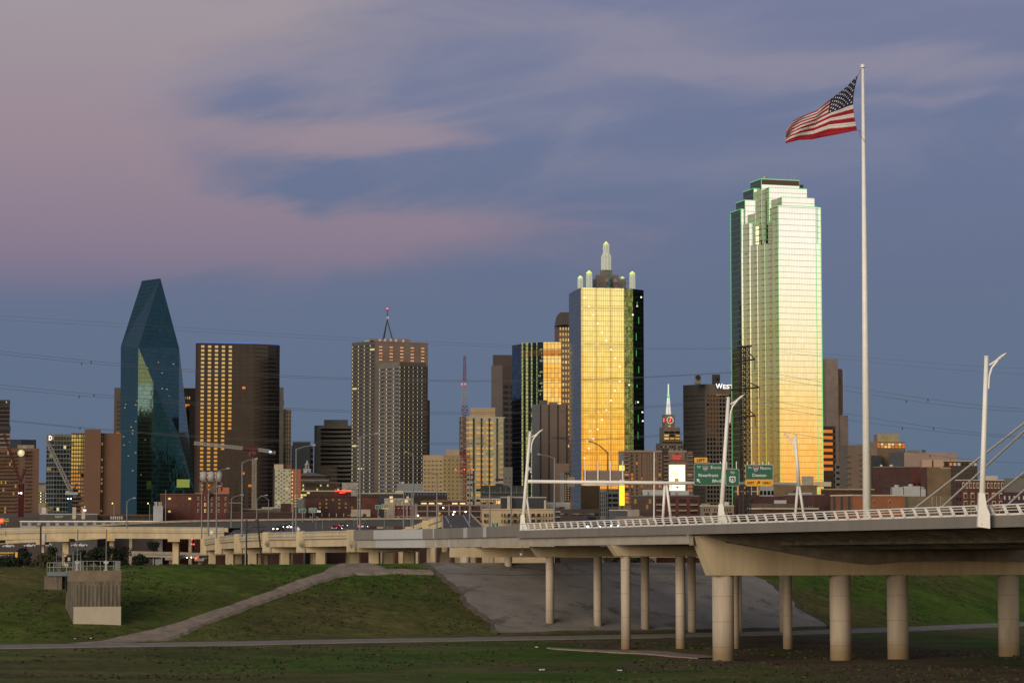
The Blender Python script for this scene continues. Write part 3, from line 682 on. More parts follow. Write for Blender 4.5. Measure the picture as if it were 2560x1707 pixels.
for a, c, nm in (((1104, 1320, 600), (1104, 1287, 669), 'l'), ((1210, 1318, 600), (1174, 1283, 669), 'r')):
    b = M(); A, C = P(*a), P(*c); b.face([A, C, C + Vector((0, 0, -3)), A + Vector((0, 0, -3))]); w = Vector((.4, 0, 0))
    b.face([A + w, A, A + Vector((0, 0, -3)), A + w + Vector((0, 0, -3))]); b.face([A, A + w, C + w, C]); b.face([A + w, A + w + Vector((0, 0, -3)), C + w + Vector((0, 0, -3)), C + w])
    tag(b.build('flyover_parapet', CREAM, loc=tuple(A)), 'cream parapet on the %s of the rising flyover road' % ('left side' if nm == 'l' else 'right side'), 'parapet')
road('freeway_road', [(700, 1334, 700), (1010, 1330, 700), (880, 1316, 980), (600, 1316, 980)], [((760, 1328, 720), (720, 1317, 960)), ((905, 1328, 720), (820, 1317, 960))])
road('side_ramp_road', [(566, 1338, 700), (640, 1337, 700), (660, 1322, 840), (586, 1324, 840)], [((598, 1336, 706), (618, 1326, 800))])
#NEXT
# ------------------------------------------------------------------ bridge lamps, gantry, signs
def tubecurve(b, pts, r0, r1, n=8, mi=0):
    k = len(pts) - 1
    for i in range(k): b.tube(pts[i], pts[i + 1], r0 + (r1 - r0) * i / k, r0 + (r1 - r0) * (i + 1) / k, n, mi)
def bridge_lamp(x0, y0, x1, y1, Y, label, flip=1, foot=True):
    A, C = P(x0, y0, Y), P(x1, y1, Y); sc = Y / FP
    t = thing('bridge_lamp', label, 'street lamp', tuple(A), 'white leaning lamp masts of the bridge')
    b = M(); b.tube(A, C, .36, .24, 14); b.tube(C, C + (C - A).normalized() * .15, .28, .28, 14); b.build('mast', WHITE, t, smooth=True, auto=True)
    if foot:
        b = M(); w = Vector((1, 0, 0)); f0 = P(x0, 1320 if y0 > 1300 else y0, Y)
        q = [A + Vector((-.45, -.35, -.2)), A + Vector((.95, -.35, -.4)), A + Vector((.95, -.35, 1.3)), A + Vector((.62, -.35, 2.0)), A + Vector((.40, -.35, 3.6)), A + Vector((-.25, -.35, 3.6))]
        b.face(q); b.face([p + Vector((0, .8, 0)) for p in reversed(q)])
        for i in range(6): b.face([q[i], q[i] + Vector((0, .8, 0)), q[(i + 1) % 6] + Vector((0, .8, 0)), q[(i + 1) % 6]])
        b.build('foot', WHITE, t)
    f = flip
    b = M(); tubecurve(b, [C + Vector((.2 * f, 0, -3.6)), C + Vector((.28 * f, 0, -2.2)), C + Vector((.6 * f, 0, -1.2)), C + Vector((1.3 * f, 0, -.35))], .10, .13)
    tubecurve(b, [C + Vector((.3 * f, 0, -.9)), C + Vector((1.0 * f, 0, -.45)), C + Vector((1.6 * f, 0, -.1))], .10, .12); b.build('bracket', WHITE, t)
    b = M(); a = C + Vector((1.2 * f, 0, -.3)); e = C + Vector((2.3 * f, 0, .5)); b.tube(a, (a + e) / 2, .12, .17, 8); b.tube((a + e) / 2, e, .17, .06, 8); b.build('lamp_head', WHITE, t, smooth=True)
    return t
bridge_lamp(2453, 1312, 2466, 893, 296, 'tallest white lamp mast, at the right above the bridge railing')
bridge_lamp(1801, 1322, 1821, 995, 377, 'white lamp mast in front of the green highway signs')
bridge_lamp(1305, 1338, 1325, 1080, 461, 'white lamp mast at the left end of the white railing, carrying the sign gantry')
bridge_lamp(1997, 1215, 1988, 1088, 480, 'white lamp mast on the far side, rising from the right end of the sign gantry', -1, foot=False)
YG = 473
gt = thing('sign_gantry', 'white tubular sign gantry spanning the bridge road with inverted V legs', 'gantry', tuple(P(1660, 1300, YG)))
b = M(); b.tube(P(1314, 1203, 465), P(1994, 1210, 480), .31, n=14); b.build('beam', WHITE, gt, smooth=True, auto=True)
for (xt, yt, xl, xr, yb, Y) in ((1664, 1208, 1657, 1678, 1296, YG), (1996, 1213, 1988, 2010, 1284, 480)):
    for x in (xl, xr): b = M(); b.tube(P(x, yb + 8, Y), P(xt + (x - xl) / (xr - xl) * 4 - 2, yt, Y), .26, .22, 10); b.build('leg', WHITE, gt, smooth=True, auto=True)
b = M(); b.tube(P(1314, 1225, 463.5), P(1326, 1308, 463.5), .2, .16, 8); b.build('strut', WHITE, gt)
b = M()
for y0, y1 in ((1192, 1201), (1209, 1217)):
    A, C = P(1418.5, y1, YG - .5), P(1436.5, y0, YG - .5); b.bb(A.x, C.x, A.y - .3, A.y + .3, A.z, C.z)
b.build('joint_plate', PINKC, gt)
A, C = P(1458, 1200, YG - .6), P(1561, 1176, YG - .6)
b = M()
for k in range(8): z = A.z + (C.z - A.z) * (k + .5) / 8; b.box(((A.x + C.x) / 2, A.y, z), (C.x - A.x, .12, (C.z - A.z) / 8 * .8))
b.bb(A.x, C.x, A.y + .1, A.y + .16, A.z, C.z); b.build('blank_sign_panel', PINKC, gt)
b = M()
for x in (1463, 1495, 1526, 1557): b.tube(P(x, 1207, YG - .8), P(x, 1152, YG - .8), .13, n=6)
for x in (1771, 1801, 1817, 1841, 1868, 1885, 1907, 1922): b.tube(P(x, 1212, YG - .1), P(x, 1153 if x < 1860 else 1154, YG - .1), .08, n=6)
A, C = P(1458, 1213, YG - .7), P(1561, 1210.5, YG - .7); b.bb(A.x, C.x, A.y - .2, A.y + .2, A.z, C.z); b.build('hanger_posts', WHITE, gt)
b = M(); b.tube(P(1322, 1167, 461), P(1322, 1176, 461), .16, n=6); tubecurve(b, [P(1322, 1169, 461), P(1327, 1169, 461), P(1327, 1178, 461)], .05, .05, 6); b.tube(P(1327, 1178, 461), P(1327, 1181, 461), .15, n=8)
tag(b.build('traffic_camera', WHITE, loc=tuple(P(1322, 1172, 461))), 'small white camera and box on the leftmost lamp mast', 'camera')
def rrect(b, x0, x1, y0, y1, Y, r, mi=0, th=.06):
    A, C = P(x0, y1, Y), P(x1, y0, Y); r = r * Y / FP; o = []
    for cx, cz, a0 in ((C.x - r, A.z + r, -90), (C.x - r, C.z - r, 0), (A.x + r, C.z - r, 90), (A.x + r, A.z + r, 180)):
        for k in range(5): a = R(a0 + k * 22.5); o.append((cx + r * math.cos(a), cz + r * math.sin(a)))
    b.face([(x, Y - th, z) for x, z in o], mi); b.face([(x, Y, z) for x, z in reversed(o)], mi)
    for i in range(len(o)): j = (i + 1) % len(o); b.face([(o[i][0], Y, o[i][1]), (o[j][0], Y, o[j][1]), (o[j][0], Y - th, o[j][1]), (o[i][0], Y - th, o[i][1])], mi)
def sign(label, x0, x1, y0, y1, Y, face, r=3, border=SWHT, name='highway_sign', bw=.7):
    t = thing(name, label, 'road sign', tuple(P((x0 + x1) / 2, y1, Y)))
    b = M(); rrect(b, x0, x1, y0, y1, Y, r); b.build('border', border, t)
    b = M(); rrect(b, x0 + bw, x1 - bw, y0 + bw, y1 - bw, Y - .062, max(.3, r - bw), th=.02); b.build('face', face, t); return t
def shield(t, x, y, Y, w):
    b = M(); A = P(x, y, Y); h = w / 2 * Y / FP
    pr = [(-.92, .95), (-.5, .82), (0, .95), (.5, .82), (.92, .95), (1.0, .4), (.8, -.3), (.4, -.8), (0, -1.05), (-.4, -.8), (-.8, -.3), (-1.0, .4)]
    b.face([(A.x + p * h * 1.1, Y - .02, A.z + q * h * 1.1) for p, q in reversed(pr)]); b.build('shield_edge', SWHT, t)
    b = M(); b.face([(A.x + p * h, Y - .04, A.z + q * h) for p, q in reversed(pr)]); b.build('shield', SBLU, t)
    b = M(); b.face([(A.x + p * h * .98, Y - .05, A.z + q * h) for p, q in ((-.92, .93), (-.98, .45), (.98, .45), (.92, .93))]); b.build('shield_band', SRED, t)
    lettering('35E', t, x, y + .6, Y - .08, w * .8, w * .42, SWHT)
def arrow(t, x, y, Y, s, ang, m):
    b = M(); A = P(x, y, Y); k = s * Y / FP
    pr = [(-.16, -1), (.16, -1), (.16, .1), (.62, -.15), (.62, .15), (0, .95), (-.62, .15), (-.62, -.15), (-.16, .1)]; ca, sa = math.cos(ang), math.sin(ang)
    for tri in ((0, 1, 2, 8), (2, 3, 4, 5), (8, 2, 5), (8, 5, 6, 7)): b.face([(A.x + (pr[i][0] * ca - pr[i][1] * sa) * k, Y - .03, A.z + (pr[i][0] * sa + pr[i][1] * ca) * k) for i in tri])
    b.build('arrow', m, t)
YS = YG - 1.0
sg = sign('small amber LEFT plate on top of the Riverfront Blvd sign', 1735, 1769, 1142.5, 1157, YS, SYEL, 2, SBLK)
lettering('LEFT', sg, 1752, 1150, YS - .12, 20, 7, SBLK)
sg = sign('green overhead sign reading TO 35E SOUTH Riverfront Blvd', 1735, 1807, 1158, 1213, YS, SGRN, 4)
lettering('TO', sg, 1746.5, 1167, YS - .12, 9, 5.4, SWHT); shield(sg, 1763.5, 1170, YS - .1, 12.5)
lettering('S', sg, 1779, 1167.5, YS - .12, 5.5, 8, SWHT); lettering('OUTH', sg, 1792.5, 1169, YS - .12, 18.5, 5.6, SWHT)
lettering('Riverfront', sg, 1771, 1187.5, YS - .12, 49, 8, SWHT); lettering('Blvd', sg, 1791.5, 1201.5, YS - .12, 21, 7.5, SWHT); arrow(sg, 1746, 1201, YS - .1, 6.5, R(40), SWHT)
sg = sign('narrow green overhead sign reading TO 75', 1814.5, 1848, 1171.5, 1214.5, YS, SGRN, 4)
lettering('TO', sg, 1831, 1181, YS - .12, 11, 6.5, SWHT)
b = M(); A = P(1831, 1198, YS - .1); k = 8.4 * YS / FP
pr = [(-.75, 1), (-.4, .85), (0, .98), (.4, .85), (.75, 1), (1, .55), (.85, .2), (1.02, -.3), (.75, -.75), (.3, -.85), (0, -1.05), (-.3, -.85), (-.75, -.75), (-1.02, -.3), (-.85, .2), (-1, .55)]
b.face([(A.x + p * k, A.y, A.z + q * k) for p, q in reversed(pr)]); b.build('shield', SWHT, sg); lettering('75', sg, 1831, 1198, YS - .16, 12, 9.5, SBLK)
sg = sign('green and amber overhead sign reading TO 35E NORTH Denton EXIT ONLY', 1864, 1932.5, 1161, 1214.5, YS, SGRN, 4)
lettering('TO', sg, 1874, 1168.5, YS - .12, 9, 5.4, SWHT); shield(sg, 1889.5, 1171.5, YS - .1, 13)
lettering('N', sg, 1904, 1169.5, YS - .12, 6, 8, SWHT); lettering('ORTH', sg, 1917.5, 1171, YS - .12, 19, 5.6, SWHT); lettering('Denton', sg, 1898.5, 1187.5, YS - .12, 34.5, 7.6, SWHT)
b = M(); rrect(b, 1864.8, 1931.7, 1198, 1213.7, YS - .09, 3, th=.02); b.build('exit_panel', SYEL, sg)
lettering('EXIT', sg, 1877, 1206.5, YS - .14, 17.5, 6.4, SBLK); lettering('ONLY', sg, 1917, 1206.5, YS - .14, 21, 6.4, SBLK); arrow(sg, 1896, 1206, YS - .12, 5.8, R(-42), SBLK)
# ------------------------------------------------------------------ stay cables of the arch beyond the frame
for k, (x0, y0, x1, y1, Y0, Y1, lb) in enumerate(((2285, 1272, 2920, 778, 338, 250, 'lowest-left stay cable of the front pair rising from the railing to the upper right'), (2352, 1270, 2920, 745, 330, 250, 'second stay cable from the left, crossing the first near the frame edge'),
        (2450, 1268, 2980, 850, 322, 250, 'stay cable starting just left of the tallest lamp mast foot'), (2512, 1268, 3000, 830, 315, 250, 'rightmost stay cable, cutting the lower right corner of the skyline'))):
    A, C = P(x0, y0, Y0), P(x1, y1, Y1); b = M(); b.tube(A - (C - A).normalized() * 1.5, C, .13, n=8)
    tag(b.build('stay_cable', mat('cable_sheath', (.60, .54, .46), .6, ns=.5, na=.1), loc=tuple(A)), lb, 'cable', 'stay cables at the right end of the bridge')
# ------------------------------------------------------------------ flag and pole
YF = 590
fp = thing('flagpole', 'very tall white tapered flagpole beyond the bridge', 'flagpole', tuple(P(2168, 1400, YF)))
b = M(); b.tube(P(2168.5, 1420, YF), P(2157, 172, YF), 1.02, .31, 24); b.build('pole', WHITE, fp, smooth=True, auto=True)
b = M(); b.tube(P(2157, 170, YF), P(2157, 163, YF), .52, .56, 20); b.tube(P(2157, 163, YF), P(2157, 161, YF), .56, .3, 20); b.build('cap', WHITE, fp)
b = M(); b.poly([P(2151, 174, YF - 1), P(2148, 186, YF - 1), P(2145, 189, YF - 1)], .035, 4); b.poly([P(2143, 326, YF - 1), P(2150, 328, YF - 1.2), P(2149, 336, YF - 1.2), P(2153, 343, YF - 1.1), P(2164, 356, YF - .8)], .05, 4); b.build('halyard', DARKM, fp)
FR = mat('flag_red', (.33, .003, .012), .8, ns=.5, na=.15); FWm = mat('flag_white', (.66, .60, .56), .8, ns=.5, na=.1); FB = mat('flag_navy', (.012, .016, .05), .8, ns=.5, na=.15)
def itp(u, ks): return float(np.interp(u, [k[0] for k in ks], [k[1] for k in ks]))
def flagp(u, v, lift=0.0):
    tx_ = itp(u, [(0, 2145), (.2, 2115), (.4, 2078), (.6, 2045), (.8, 2003), (.93, 1982), (1, 1968)]); ty_ = itp(u, [(0, 188), (.2, 218), (.4, 248), (.6, 275), (.8, 291), (.93, 303), (1, 325)])
    bx = itp(u, [(0, 2143), (.2, 2104), (.4, 2065), (.6, 2030), (.8, 1997), (1, 1966)]); by = itp(u, [(0, 326), (.2, 334), (.4, 342), (.6, 349), (.8, 350), (1, 359)])
    w = v ** max(.66, 1 - .95 * u)
    x = bx + (tx_ - bx) * w - 11 * (1 - u) ** 3 * math.sin(math.pi * v); y = by + (ty_ - by) * w
    ph = 9.0 * u - 2.4 * v
    y += 3.0 * math.sin(ph) * u * (1 - abs(2 * v - .9)) * 1.2; x += 2.5 * math.sin(ph * 1.3 + 2 * v) * u
    return P(x, y, YF - 1 - 1.3 * math.sin(ph + 1.0) * min(1, u * 2) - .7 * math.sin(15 * u + 7 * v) * u - lift)
b = M(); NU = 60
for i in range(NU):
    for j in range(26):
        u0, u1 = i / NU, (i + 1) / NU; v0, v1 = j / 26, (j + 1) / 26; st = j // 2
        mi = 2 if (u0 < .40 and st >= 6) else (0 if st % 2 == 0 else 1)
        b.face([flagp(u0, v0), flagp(u0, v1), flagp(u1, v1), flagp(u1, v0)], mi)
fl = b.build('stars_and_stripes_flag', [FR, FWm, FB], smooth=True, loc=tuple(P(2150, 260, YF)))
tag(fl, 'red white and blue flag with stars and stripes flying left from the pole', 'flag'); PL[fl.name] = tuple(P(2150, 260, YF))
md = fl.modifiers.new('s', 'SOLIDIFY'); md.thickness = .04
for r in range(9):
    for c in range(6 if r % 2 == 0 else 5):
        u = (.035 + .0667 * c + (0 if r % 2 == 0 else .0333)); v = 6 / 13 + 7 / 13 * (1 - (r + .6) / 9.6)
        o = flagp(u, v, .12); e1 = (flagp(u + .01, v, .12) - o).normalized(); e2 = (flagp(u, min(1, v + .01), .12) - o).normalized(); q = []
        for k in range(10): rr = .25 if k % 2 == 0 else .11; a = math.pi / 2 + k * math.pi / 5; q.append(o + e1 * rr * math.cos(a) + e2 * rr * math.sin(a))
        b = M()
        for k in range(10): b.face([o, q[(k + 1) % 10], q[k]])
        b.build('star', FWm, fl)

#NEXT
# ------------------------------------------------------------------ buildings
ZB = 8.5
class Bd:
    """a building: plan polyline seen from the front (left to right), extruded; facade parts are added to its faces"""
    def __init__(s, label, pts, yt, D, mats, name='office_tower', cat='office tower', yref=None, part='wall', group=None):
        s.pts = pts; s.D = D; s.z1 = PZ(yt, yref if yref else min(p[1] for p in pts)); s.w = {}
        a, c = pts[0], pts[-1]
        s.t = thing(name, label, cat, ((a[0] + c[0]) / 2, (a[1] + c[1]) / 2 + D / 2, ZB), group)
        s.mats = mats if isinstance(mats, list) else [mats]
        s.block(pts, s.z1, D, s.mats, part)
    def block(s, pts, z1, D, mats, part='wall', z0=ZB):
        def bk(p): k = (p[1] + D) / p[1]; return (p[0] * k, p[1] + D)
        a, c = pts[0], pts[-1]; A, C = bk(a), bk(c); mx_ = (A[0] + C[0]) / 2
        A = (A[0] + (mx_ - A[0]) * .04, A[1]); C = (C[0] + (mx_ - C[0]) * .04, C[1])
        mats = mats if isinstance(mats, list) else [mats]
        n = len(pts) - 1; mi = [min(i, len(mats) - 1) for i in range(n)] + [len(mats) - 1] * 3
        if len(mats) <= n: mats = mats + [mats[-1]]
        b = M(); b.prism(list(pts) + [C, A], z0, z1, mi, top=len(mats) - 1); return b.build(part, mats, s.t)
    def top(s, x0, x1, yt, Y, D, m, part='penthouse', yb=None, y=900):
        z0 = s.z1 - .5 if yb is None else PZ(yb, Y)
        return s.block([(PXr(x0, yt) * Y, Y), (PXr(x1, yt) * Y, Y)], PZ(yt, Y), D, [m], part, z0)
    def fr(s, i):
        a, c = Vector((*s.pts[i], 0)), Vector((*s.pts[i + 1], 0)); d = (c - a); Lh = d.length; d.normalize(); n = Vector((d.y, -d.x, 0)); return a, d, n, Lh
    def zr(s, i, y0, y1):
        Y = (s.pts[i][1] + s.pts[i + 1][1]) / 2; return PZ(y0, Y), PZ(y1, Y)
    def win(s, i, nc, nr, y0, y1, m=None, fw=.6, fh=.5, u0=0, u1=1, alt=(), aim=None, pr=.12, part='window', skip=None, force=None, pts=None):
        """nc x nr windows between picture rows y0 (top) and y1 (bottom); alt = [(probability, material, aim)]"""
        if pts: sv = s.pts; s.pts = pts
        a, d, n, Lh = s.fr(i); zt, zb = s.zr(i, y0, y1)
        cw = Lh * (u1 - u0) / nc; ch = (zt - zb) / nr; Y = (s.pts[i][1] + s.pts[i + 1][1]) / 2
        if pts: s.pts = sv
        wa, wb = cw * fw, ch * fh; wpx = wa * FP / Y * max(.15, -n.y)
        for r in range(nr):
            for c in range(nc):
                if skip and skip(c, r): continue
                mm, am = m or DG, aim
                q = random.random()
                for pz_, ma_, ai_ in (alt(c, r) if callable(alt) else alt):
                    if q < pz_: mm, am = ma_, ai_; break
                    q -= pz_
                ce = a + d * (Lh * u0 + cw * (c + .5)); z = zt - ch * (r + .5)
                h0, h1 = z - wb / 2, z + wb / 2; L_, R_ = ce - d * wa / 2, ce + d * wa / 2; k = n * pr
                if am is not None:      # pane yawed toward the sky it should mirror, a made-up turn (degrees to the right of facing -Y)
                    nd = Vector((math.sin(R(am)), -math.cos(R(am)), 0)); sl = nd.dot(d) / max(.2, nd.dot(n))
                    dl = wa * sl * .5; kl, kr = n * (pr + abs(dl) + dl), n * (pr + abs(dl) - dl)
                else: kl = kr = k
                e = Vector((0, 0, 1)); f = [L_ + kl, R_ + kr, R_, L_]
                key = (mm.name, part, wpx); s.w.setdefault(key, [mm, []])[1].append((f, h0, h1))
        return s
    def flush(s, limit=100):
        tot = {}
        for (mn, part, wpx), (mm, lst) in sorted(s.w.items(), key=lambda kv: -kv[0][2]):
            lim = limit - tot.get(part, 0) if wpx >= 4.2 else 0
            ind = lst[:max(0, lim)]; rest = lst[max(0, lim):]; tot[part] = tot.get(part, 0) + len(ind)
            def add(b, w):
                f, h0, h1 = w; q0 = [(p.x, p.y, h0) for p in f]; q1 = [(p.x, p.y, h1) for p in f]
                b.face([q0[0], q0[1], q1[1], q1[0]]); b.face([q0[3], q0[0], q1[0], q1[3]]); b.face([q0[1], q0[2], q1[2], q1[1]]); b.face(q1); b.face(q0[::-1])
            for w in ind: b = M(); add(b, w); b.build(part, mm, s.t)
            if rest:
                b = M()
                for w in rest: add(b, w)
                tag(b.build(part, mm, s.t), kind='stuff')
        s.w = {}; return s
    def band(s, i, n, y0, y1, m, h=.3, pr=1.2, u0=0, u1=1, part='balcony'):
        a, d, nn, Lh = s.fr(i); zt, zb = s.zr(i, y0, y1)
        for k in range(n):
            z = zt - (zt - zb) * (k / max(1, n - 1)); b = M(); p, q = a + d * Lh * u0, a + d * Lh * u1; P4 = [(p + nn * pr), (q + nn * pr), (q - nn * .2), (p - nn * .2)]
            b.prism([(v.x, v.y) for v in P4], z - h / 2, z + h / 2); b.build(part, m, s.t)
        return s
    def rib(s, i, us, y0, y1, m, w=.5, pr=.4, part='pier'):
        a, d, nn, Lh = s.fr(i); zt, zb = s.zr(i, y0, y1)
        for u in us:
            b = M(); c = a + d * Lh * u; P4 = [c - d * w / 2 + nn * pr, c + d * w / 2 + nn * pr, c + d * w / 2 - nn * .2, c - d * w / 2 - nn * .2]
            b.prism([(v.x, v.y) for v in P4], zb, zt); b.build(part, m, s.t)
        return s
def lin(n, a=0., b=1.): return [a + (b - a) * (k + .5) / n for k in range(n)]
YB = 1330
# far left pinkish tower
B = Bd('pinkish stepped tower cut by the left edge with a dark lit crown', line(-45, 2000, [(22, 8)]), 998, 40, PINKC)
B.block(line(-50, 1995, [(24, 8)]), PZ(1066, 1995), 46, [PINKC]); B.block(line(-46, 1997, [(21, 8)]), PZ(999, 1997), 42, [NAVY], 'crown', PZ(1012, 1997)); B.block(line(-51, 1992, [(24.5, 8)]), PZ(1064, 1992), 48, [NAVY], 'setback_roof', PZ(1074, 1992))
B.win(0, 22, 5, 1014, 1066, BG, .6, .55, pr=4).win(0, 22, 10, 1075, 1180, BG, .6, .5, pr=6).win(0, 12, 1, 1001, 1010, LY, .4, .4, alt=[(.5, DG, None)], pr=4).flush()
B = Bd('low dark navy office block behind the tan balcony hotel at far left', line(23, 1900, [(52, 10), (89, 30)]), 1098, 30, NAVY, 'office_building', 'building')
B.flush()
# left hotel with round emblem
B = Bd('tan balcony hotel at far left with a round lit emblem on its smooth wall panel', line(-60, 1300, [(42, 4), (61, 4), (78, 4), (97, 4)]), 1120, 22, TAN, 'balcony_hotel', 'hotel')
B.top(44, 85, 1112, 1305, 12, BEIGE)
B.win(0, 14, 17, 1127, 1283, mat('hotel_room_front', (0.110, 0.066, 0.047)), .75, .75, alt=[(.45, DG, None), (.05, PG, 5)], u0=.3)
B.band(0, 17, 1131, 1277, TAN, .35, 1.6, .25).win(2, 3, 17, 1124, 1283, DG, .75, .7, alt=[(.3, mat('hotel_room_front', (0.110, 0.066, 0.047)), None)]).band(2, 17, 1128, 1276, TAN, .35, 1.3, 0, 1)
B.flush()
b = M(); c = P(53, 1132, 1298); b.tube(c, c + Vector((0, -.5, 0)), 1.7, n=20); b.build('emblem', emit('emblem_light', (.8, .7, .45), .28), B.t)
b = M(); b.tube(c + Vector((-.2, -.5, .3)), c + Vector((-.2, -.6, .3)), .8, n=12); b.build('emblem_core', emit('emblem_core', (1, .85, .4), .6), B.t)
lettering('O', B.t, 62, 1117.5, 1303, 8, 5, WHT, 'roof_sign')
B.block(line(-60, 1290, [(100, 3)]), PZ(1282, 1290), 20, [BROWN2], 'podium').name = 'podium'
# lit garage
B = Bd('small pale parking garage with four lit decks beside the black gridded tower', line(96, 1750, [(122, 5)]), 1212, 20, BEIGE, 'parking_garage', 'garage')
B.win(0, 2, 4, 1228, 1258, BG, .8, .45); B.win(0, 2, 4, 1228, 1258, emit('garage_lamp', (1, .97, .6), 3), .14, .2, pr=.3, part='ceiling_lamp'); B.block(line(95, 1760, [(123, 5)]), PZ(1206, 1760), 16, [GREYD], 'upper_storey'); B.flush()
# black gridded tower with D
B = Bd('black glass tower with pale grid and a glowing letter on its upper left corner', line(115, 1600, [(134, -35), (180, 14)]), 1085, 35, mat('grid_frame', (.10, .11, .105), .6, ns=.1, na=.2))
B.win(0, 3, 19, 1090, 1300, DG, .82, .72, alt=[(.15, GRG, 10)]).win(1, 6, 19, 1090, 1300, DG, .8, .72, alt=[(.12, mat('murky_glass', (0.028, 0.030, 0.017), .2), None), (.02, LY, None)]).flush()
lettering('D', B.t, 126, 1094.5, 1588, 7.5, 12, emit('letter_glow', (1, .75, .75), 1.3), 'sign_letter', .3)
# tan hotel 2
T2 = mat('tan_stucco', (0.131, 0.065, 0.037), .9, ns=.06, na=.12)
B = Bd('tall tan balcony hotel with smooth blank shaft left of the sloped glass tower', line(177, 1500, [(214, 6), (240, 6), (257, 6), (302, 6)]), 1082, 25, T2, 'balcony_hotel', 'hotel')
B.block(line(210, 1497, [(251, 6)]), PZ(1073, 1497), 26, [T2], 'stair_shaft'); B.win(0, 6, 21, 1085, 1290, GRG, .72, .72, alt=lambda c, r: [(.95 if (c < 4 and r < 14 + c % 2) else 0, PG if r < 9 else GG, 12)], pr=.2)
B.band(0, 21, 1085, 1283, BROWN2, .4, 1.6).win(2, 3, 21, 1085, 1290, GRG, .7, .7, alt=[(.4, DG, None)], pr=.2).band(2, 21, 1085, 1283, BROWN2, .4, 1.6).flush()
# brown tower behind the prism
B = Bd('dark brown tower standing behind the sloped green glass tower', line(283, 2350, [(299, 5), (446, 5), (486, 5)]), 969, 40, BROWN)
B.win(0, 1, 26, 1000, 1290, DG, .8, .55, u0=.35, alt=[(.2, OG, 10), (.1, GG, 20)]).win(2, 1, 20, 1010, 1290, DG, .62, .96, pr=.3, u0=0, u1=.8, alt=lambda c, r: [(1 if r < 4 else 0, OG, 8)])
B.win(2, 5, 1, 990, 999, LW, .5, .7, u0=.1, u1=.7, alt=[(.5, OG, None)]).flush()
# faceted prism tower
PR = glass('sea_green_glass', (.105, .215, .20), 1.55, 3.7, .10, .25, (.02, .05, .055), .006, .06, dark=(.8, 1))
PR2 = glass('glow_reflection_glass', (.21, .30, .23), 1.55, 3.7, .10, .25, (.03, .06, .05), .006, .06, dark=(.85, 1))  # paler tint paints the glow's reflection on part of one flat face
pt = thing('faceted_glass_tower', 'blue green glass tower with slanted prism top and flaring base at left', 'office tower', (PXr(370) * 2290, 2300, ZB))
Pv = lambda x, y, Y: tuple(P(x, y, Y))
A_, B_, C_, D_, E_ = Pv(355, 702, 2286), Pv(401, 696, 2262), Pv(302, 866, 2268), Pv(346, 868.5, 2236), Pv(448, 871, 2284)
F_, G_ = Pv(299, 1330, 2268), Pv(341, 1330, 2236); E2 = Pv(447, 1086, 2270); H_ = Pv(489, 1240, 2282); H2 = Pv(491, 1330, 2282)
back = [Pv(448, 871, 2330), Pv(302, 866, 2325), Pv(303, 1330, 2325), Pv(488, 1330, 2325), Pv(355, 702, 2295), Pv(401, 696, 2290)]
b = M(); b.face([C_, D_, B_, A_]); b.build('sloped_roof', PR, pt)
b = M(); b.face([D_, E_, B_]); b.face([D_, E2, E_]); b.build('right_face', PR, pt)
G2 = Pv(376, 1330, 2244.6)
b = M(); Dm = Pv(384, 958, 2245.5)
b.face([D_, G_, G2, Dm]); b.build('pale_reflection', PR2, pt); b = M(); b.face([D_, Dm, E2]); b.build('right_face', PR, pt)
b = M(); b.face([Dm, G2, H2, H_]); b.face([Dm, H_, E2]); b.build('lower_flare', glass('deep_green_glass', (.10, .22, .17), 1.55, 3.7, .1, .5, (.02, .04, .03), .02, .08), pt)
b = M(); b.face([F_, G_, D_, C_]); b.build('left_face', PR, pt)
I_, J_, J2, K_ = Pv(299.5, 1112, 2270), Pv(252, 1213, 2290), Pv(250, 1330, 2290), Pv(299, 1330, 2270)
b = M(); b.face([J_, Pv(299.2, 1213, 2270), I_]); b.build('left_flare', PR, pt)
b = M(); b.face([J2, K_, Pv(299.2, 1213, 2270), J_]); b.face([J2, J_, I_, Pv(299.5, 1112, 2325), back[2]]); b.build('base_wing', glass('dark_reflection_glass', (.05, .08, .09), 3, 3.7, .2, .6, (.03, .035, .035), .02, .1), pt)  # darker tint paints the dark reflection low on the wing
b = M(); b.face([E_, E2, H_, H2, back[3], back[0]]); b.face([B_, E_, back[0], back[5]]); b.face([A_, B_, back[5], back[4]]); b.face([C_, A_, back[4], back[1]]); b.face([back[0], back[3], back[2], back[1], back[4], back[5]]); b.face([C_, back[1], back[2], F_]); b.build('rear_wall', PR, pt)
for k in range(26):
    x, y = random.choice([(random.uniform(346, 440), random.uniform(905, 1000)), (random.uniform(306, 340), random.uniform(1000, 1180)), (random.uniform(350, 400), random.uniform(1090, 1260)), (random.uniform(306, 400), random.uniform(1000, 1030))])
    c = P(x, y, 2234); b = M(); w = random.uniform(.5, 1.4); b.box((c.x, c.y, c.z), (w, .3, .5)); b.build('lit_window', emit('dim_lit_window', (.6, .58, .32), .3), pt)
b = M(); b.box(tuple(P(458, 1208, 2232)), (11, .4, 7)); b.build('lobby_light', emit('lime_lobby', (.22, .28, .03), .4), pt)
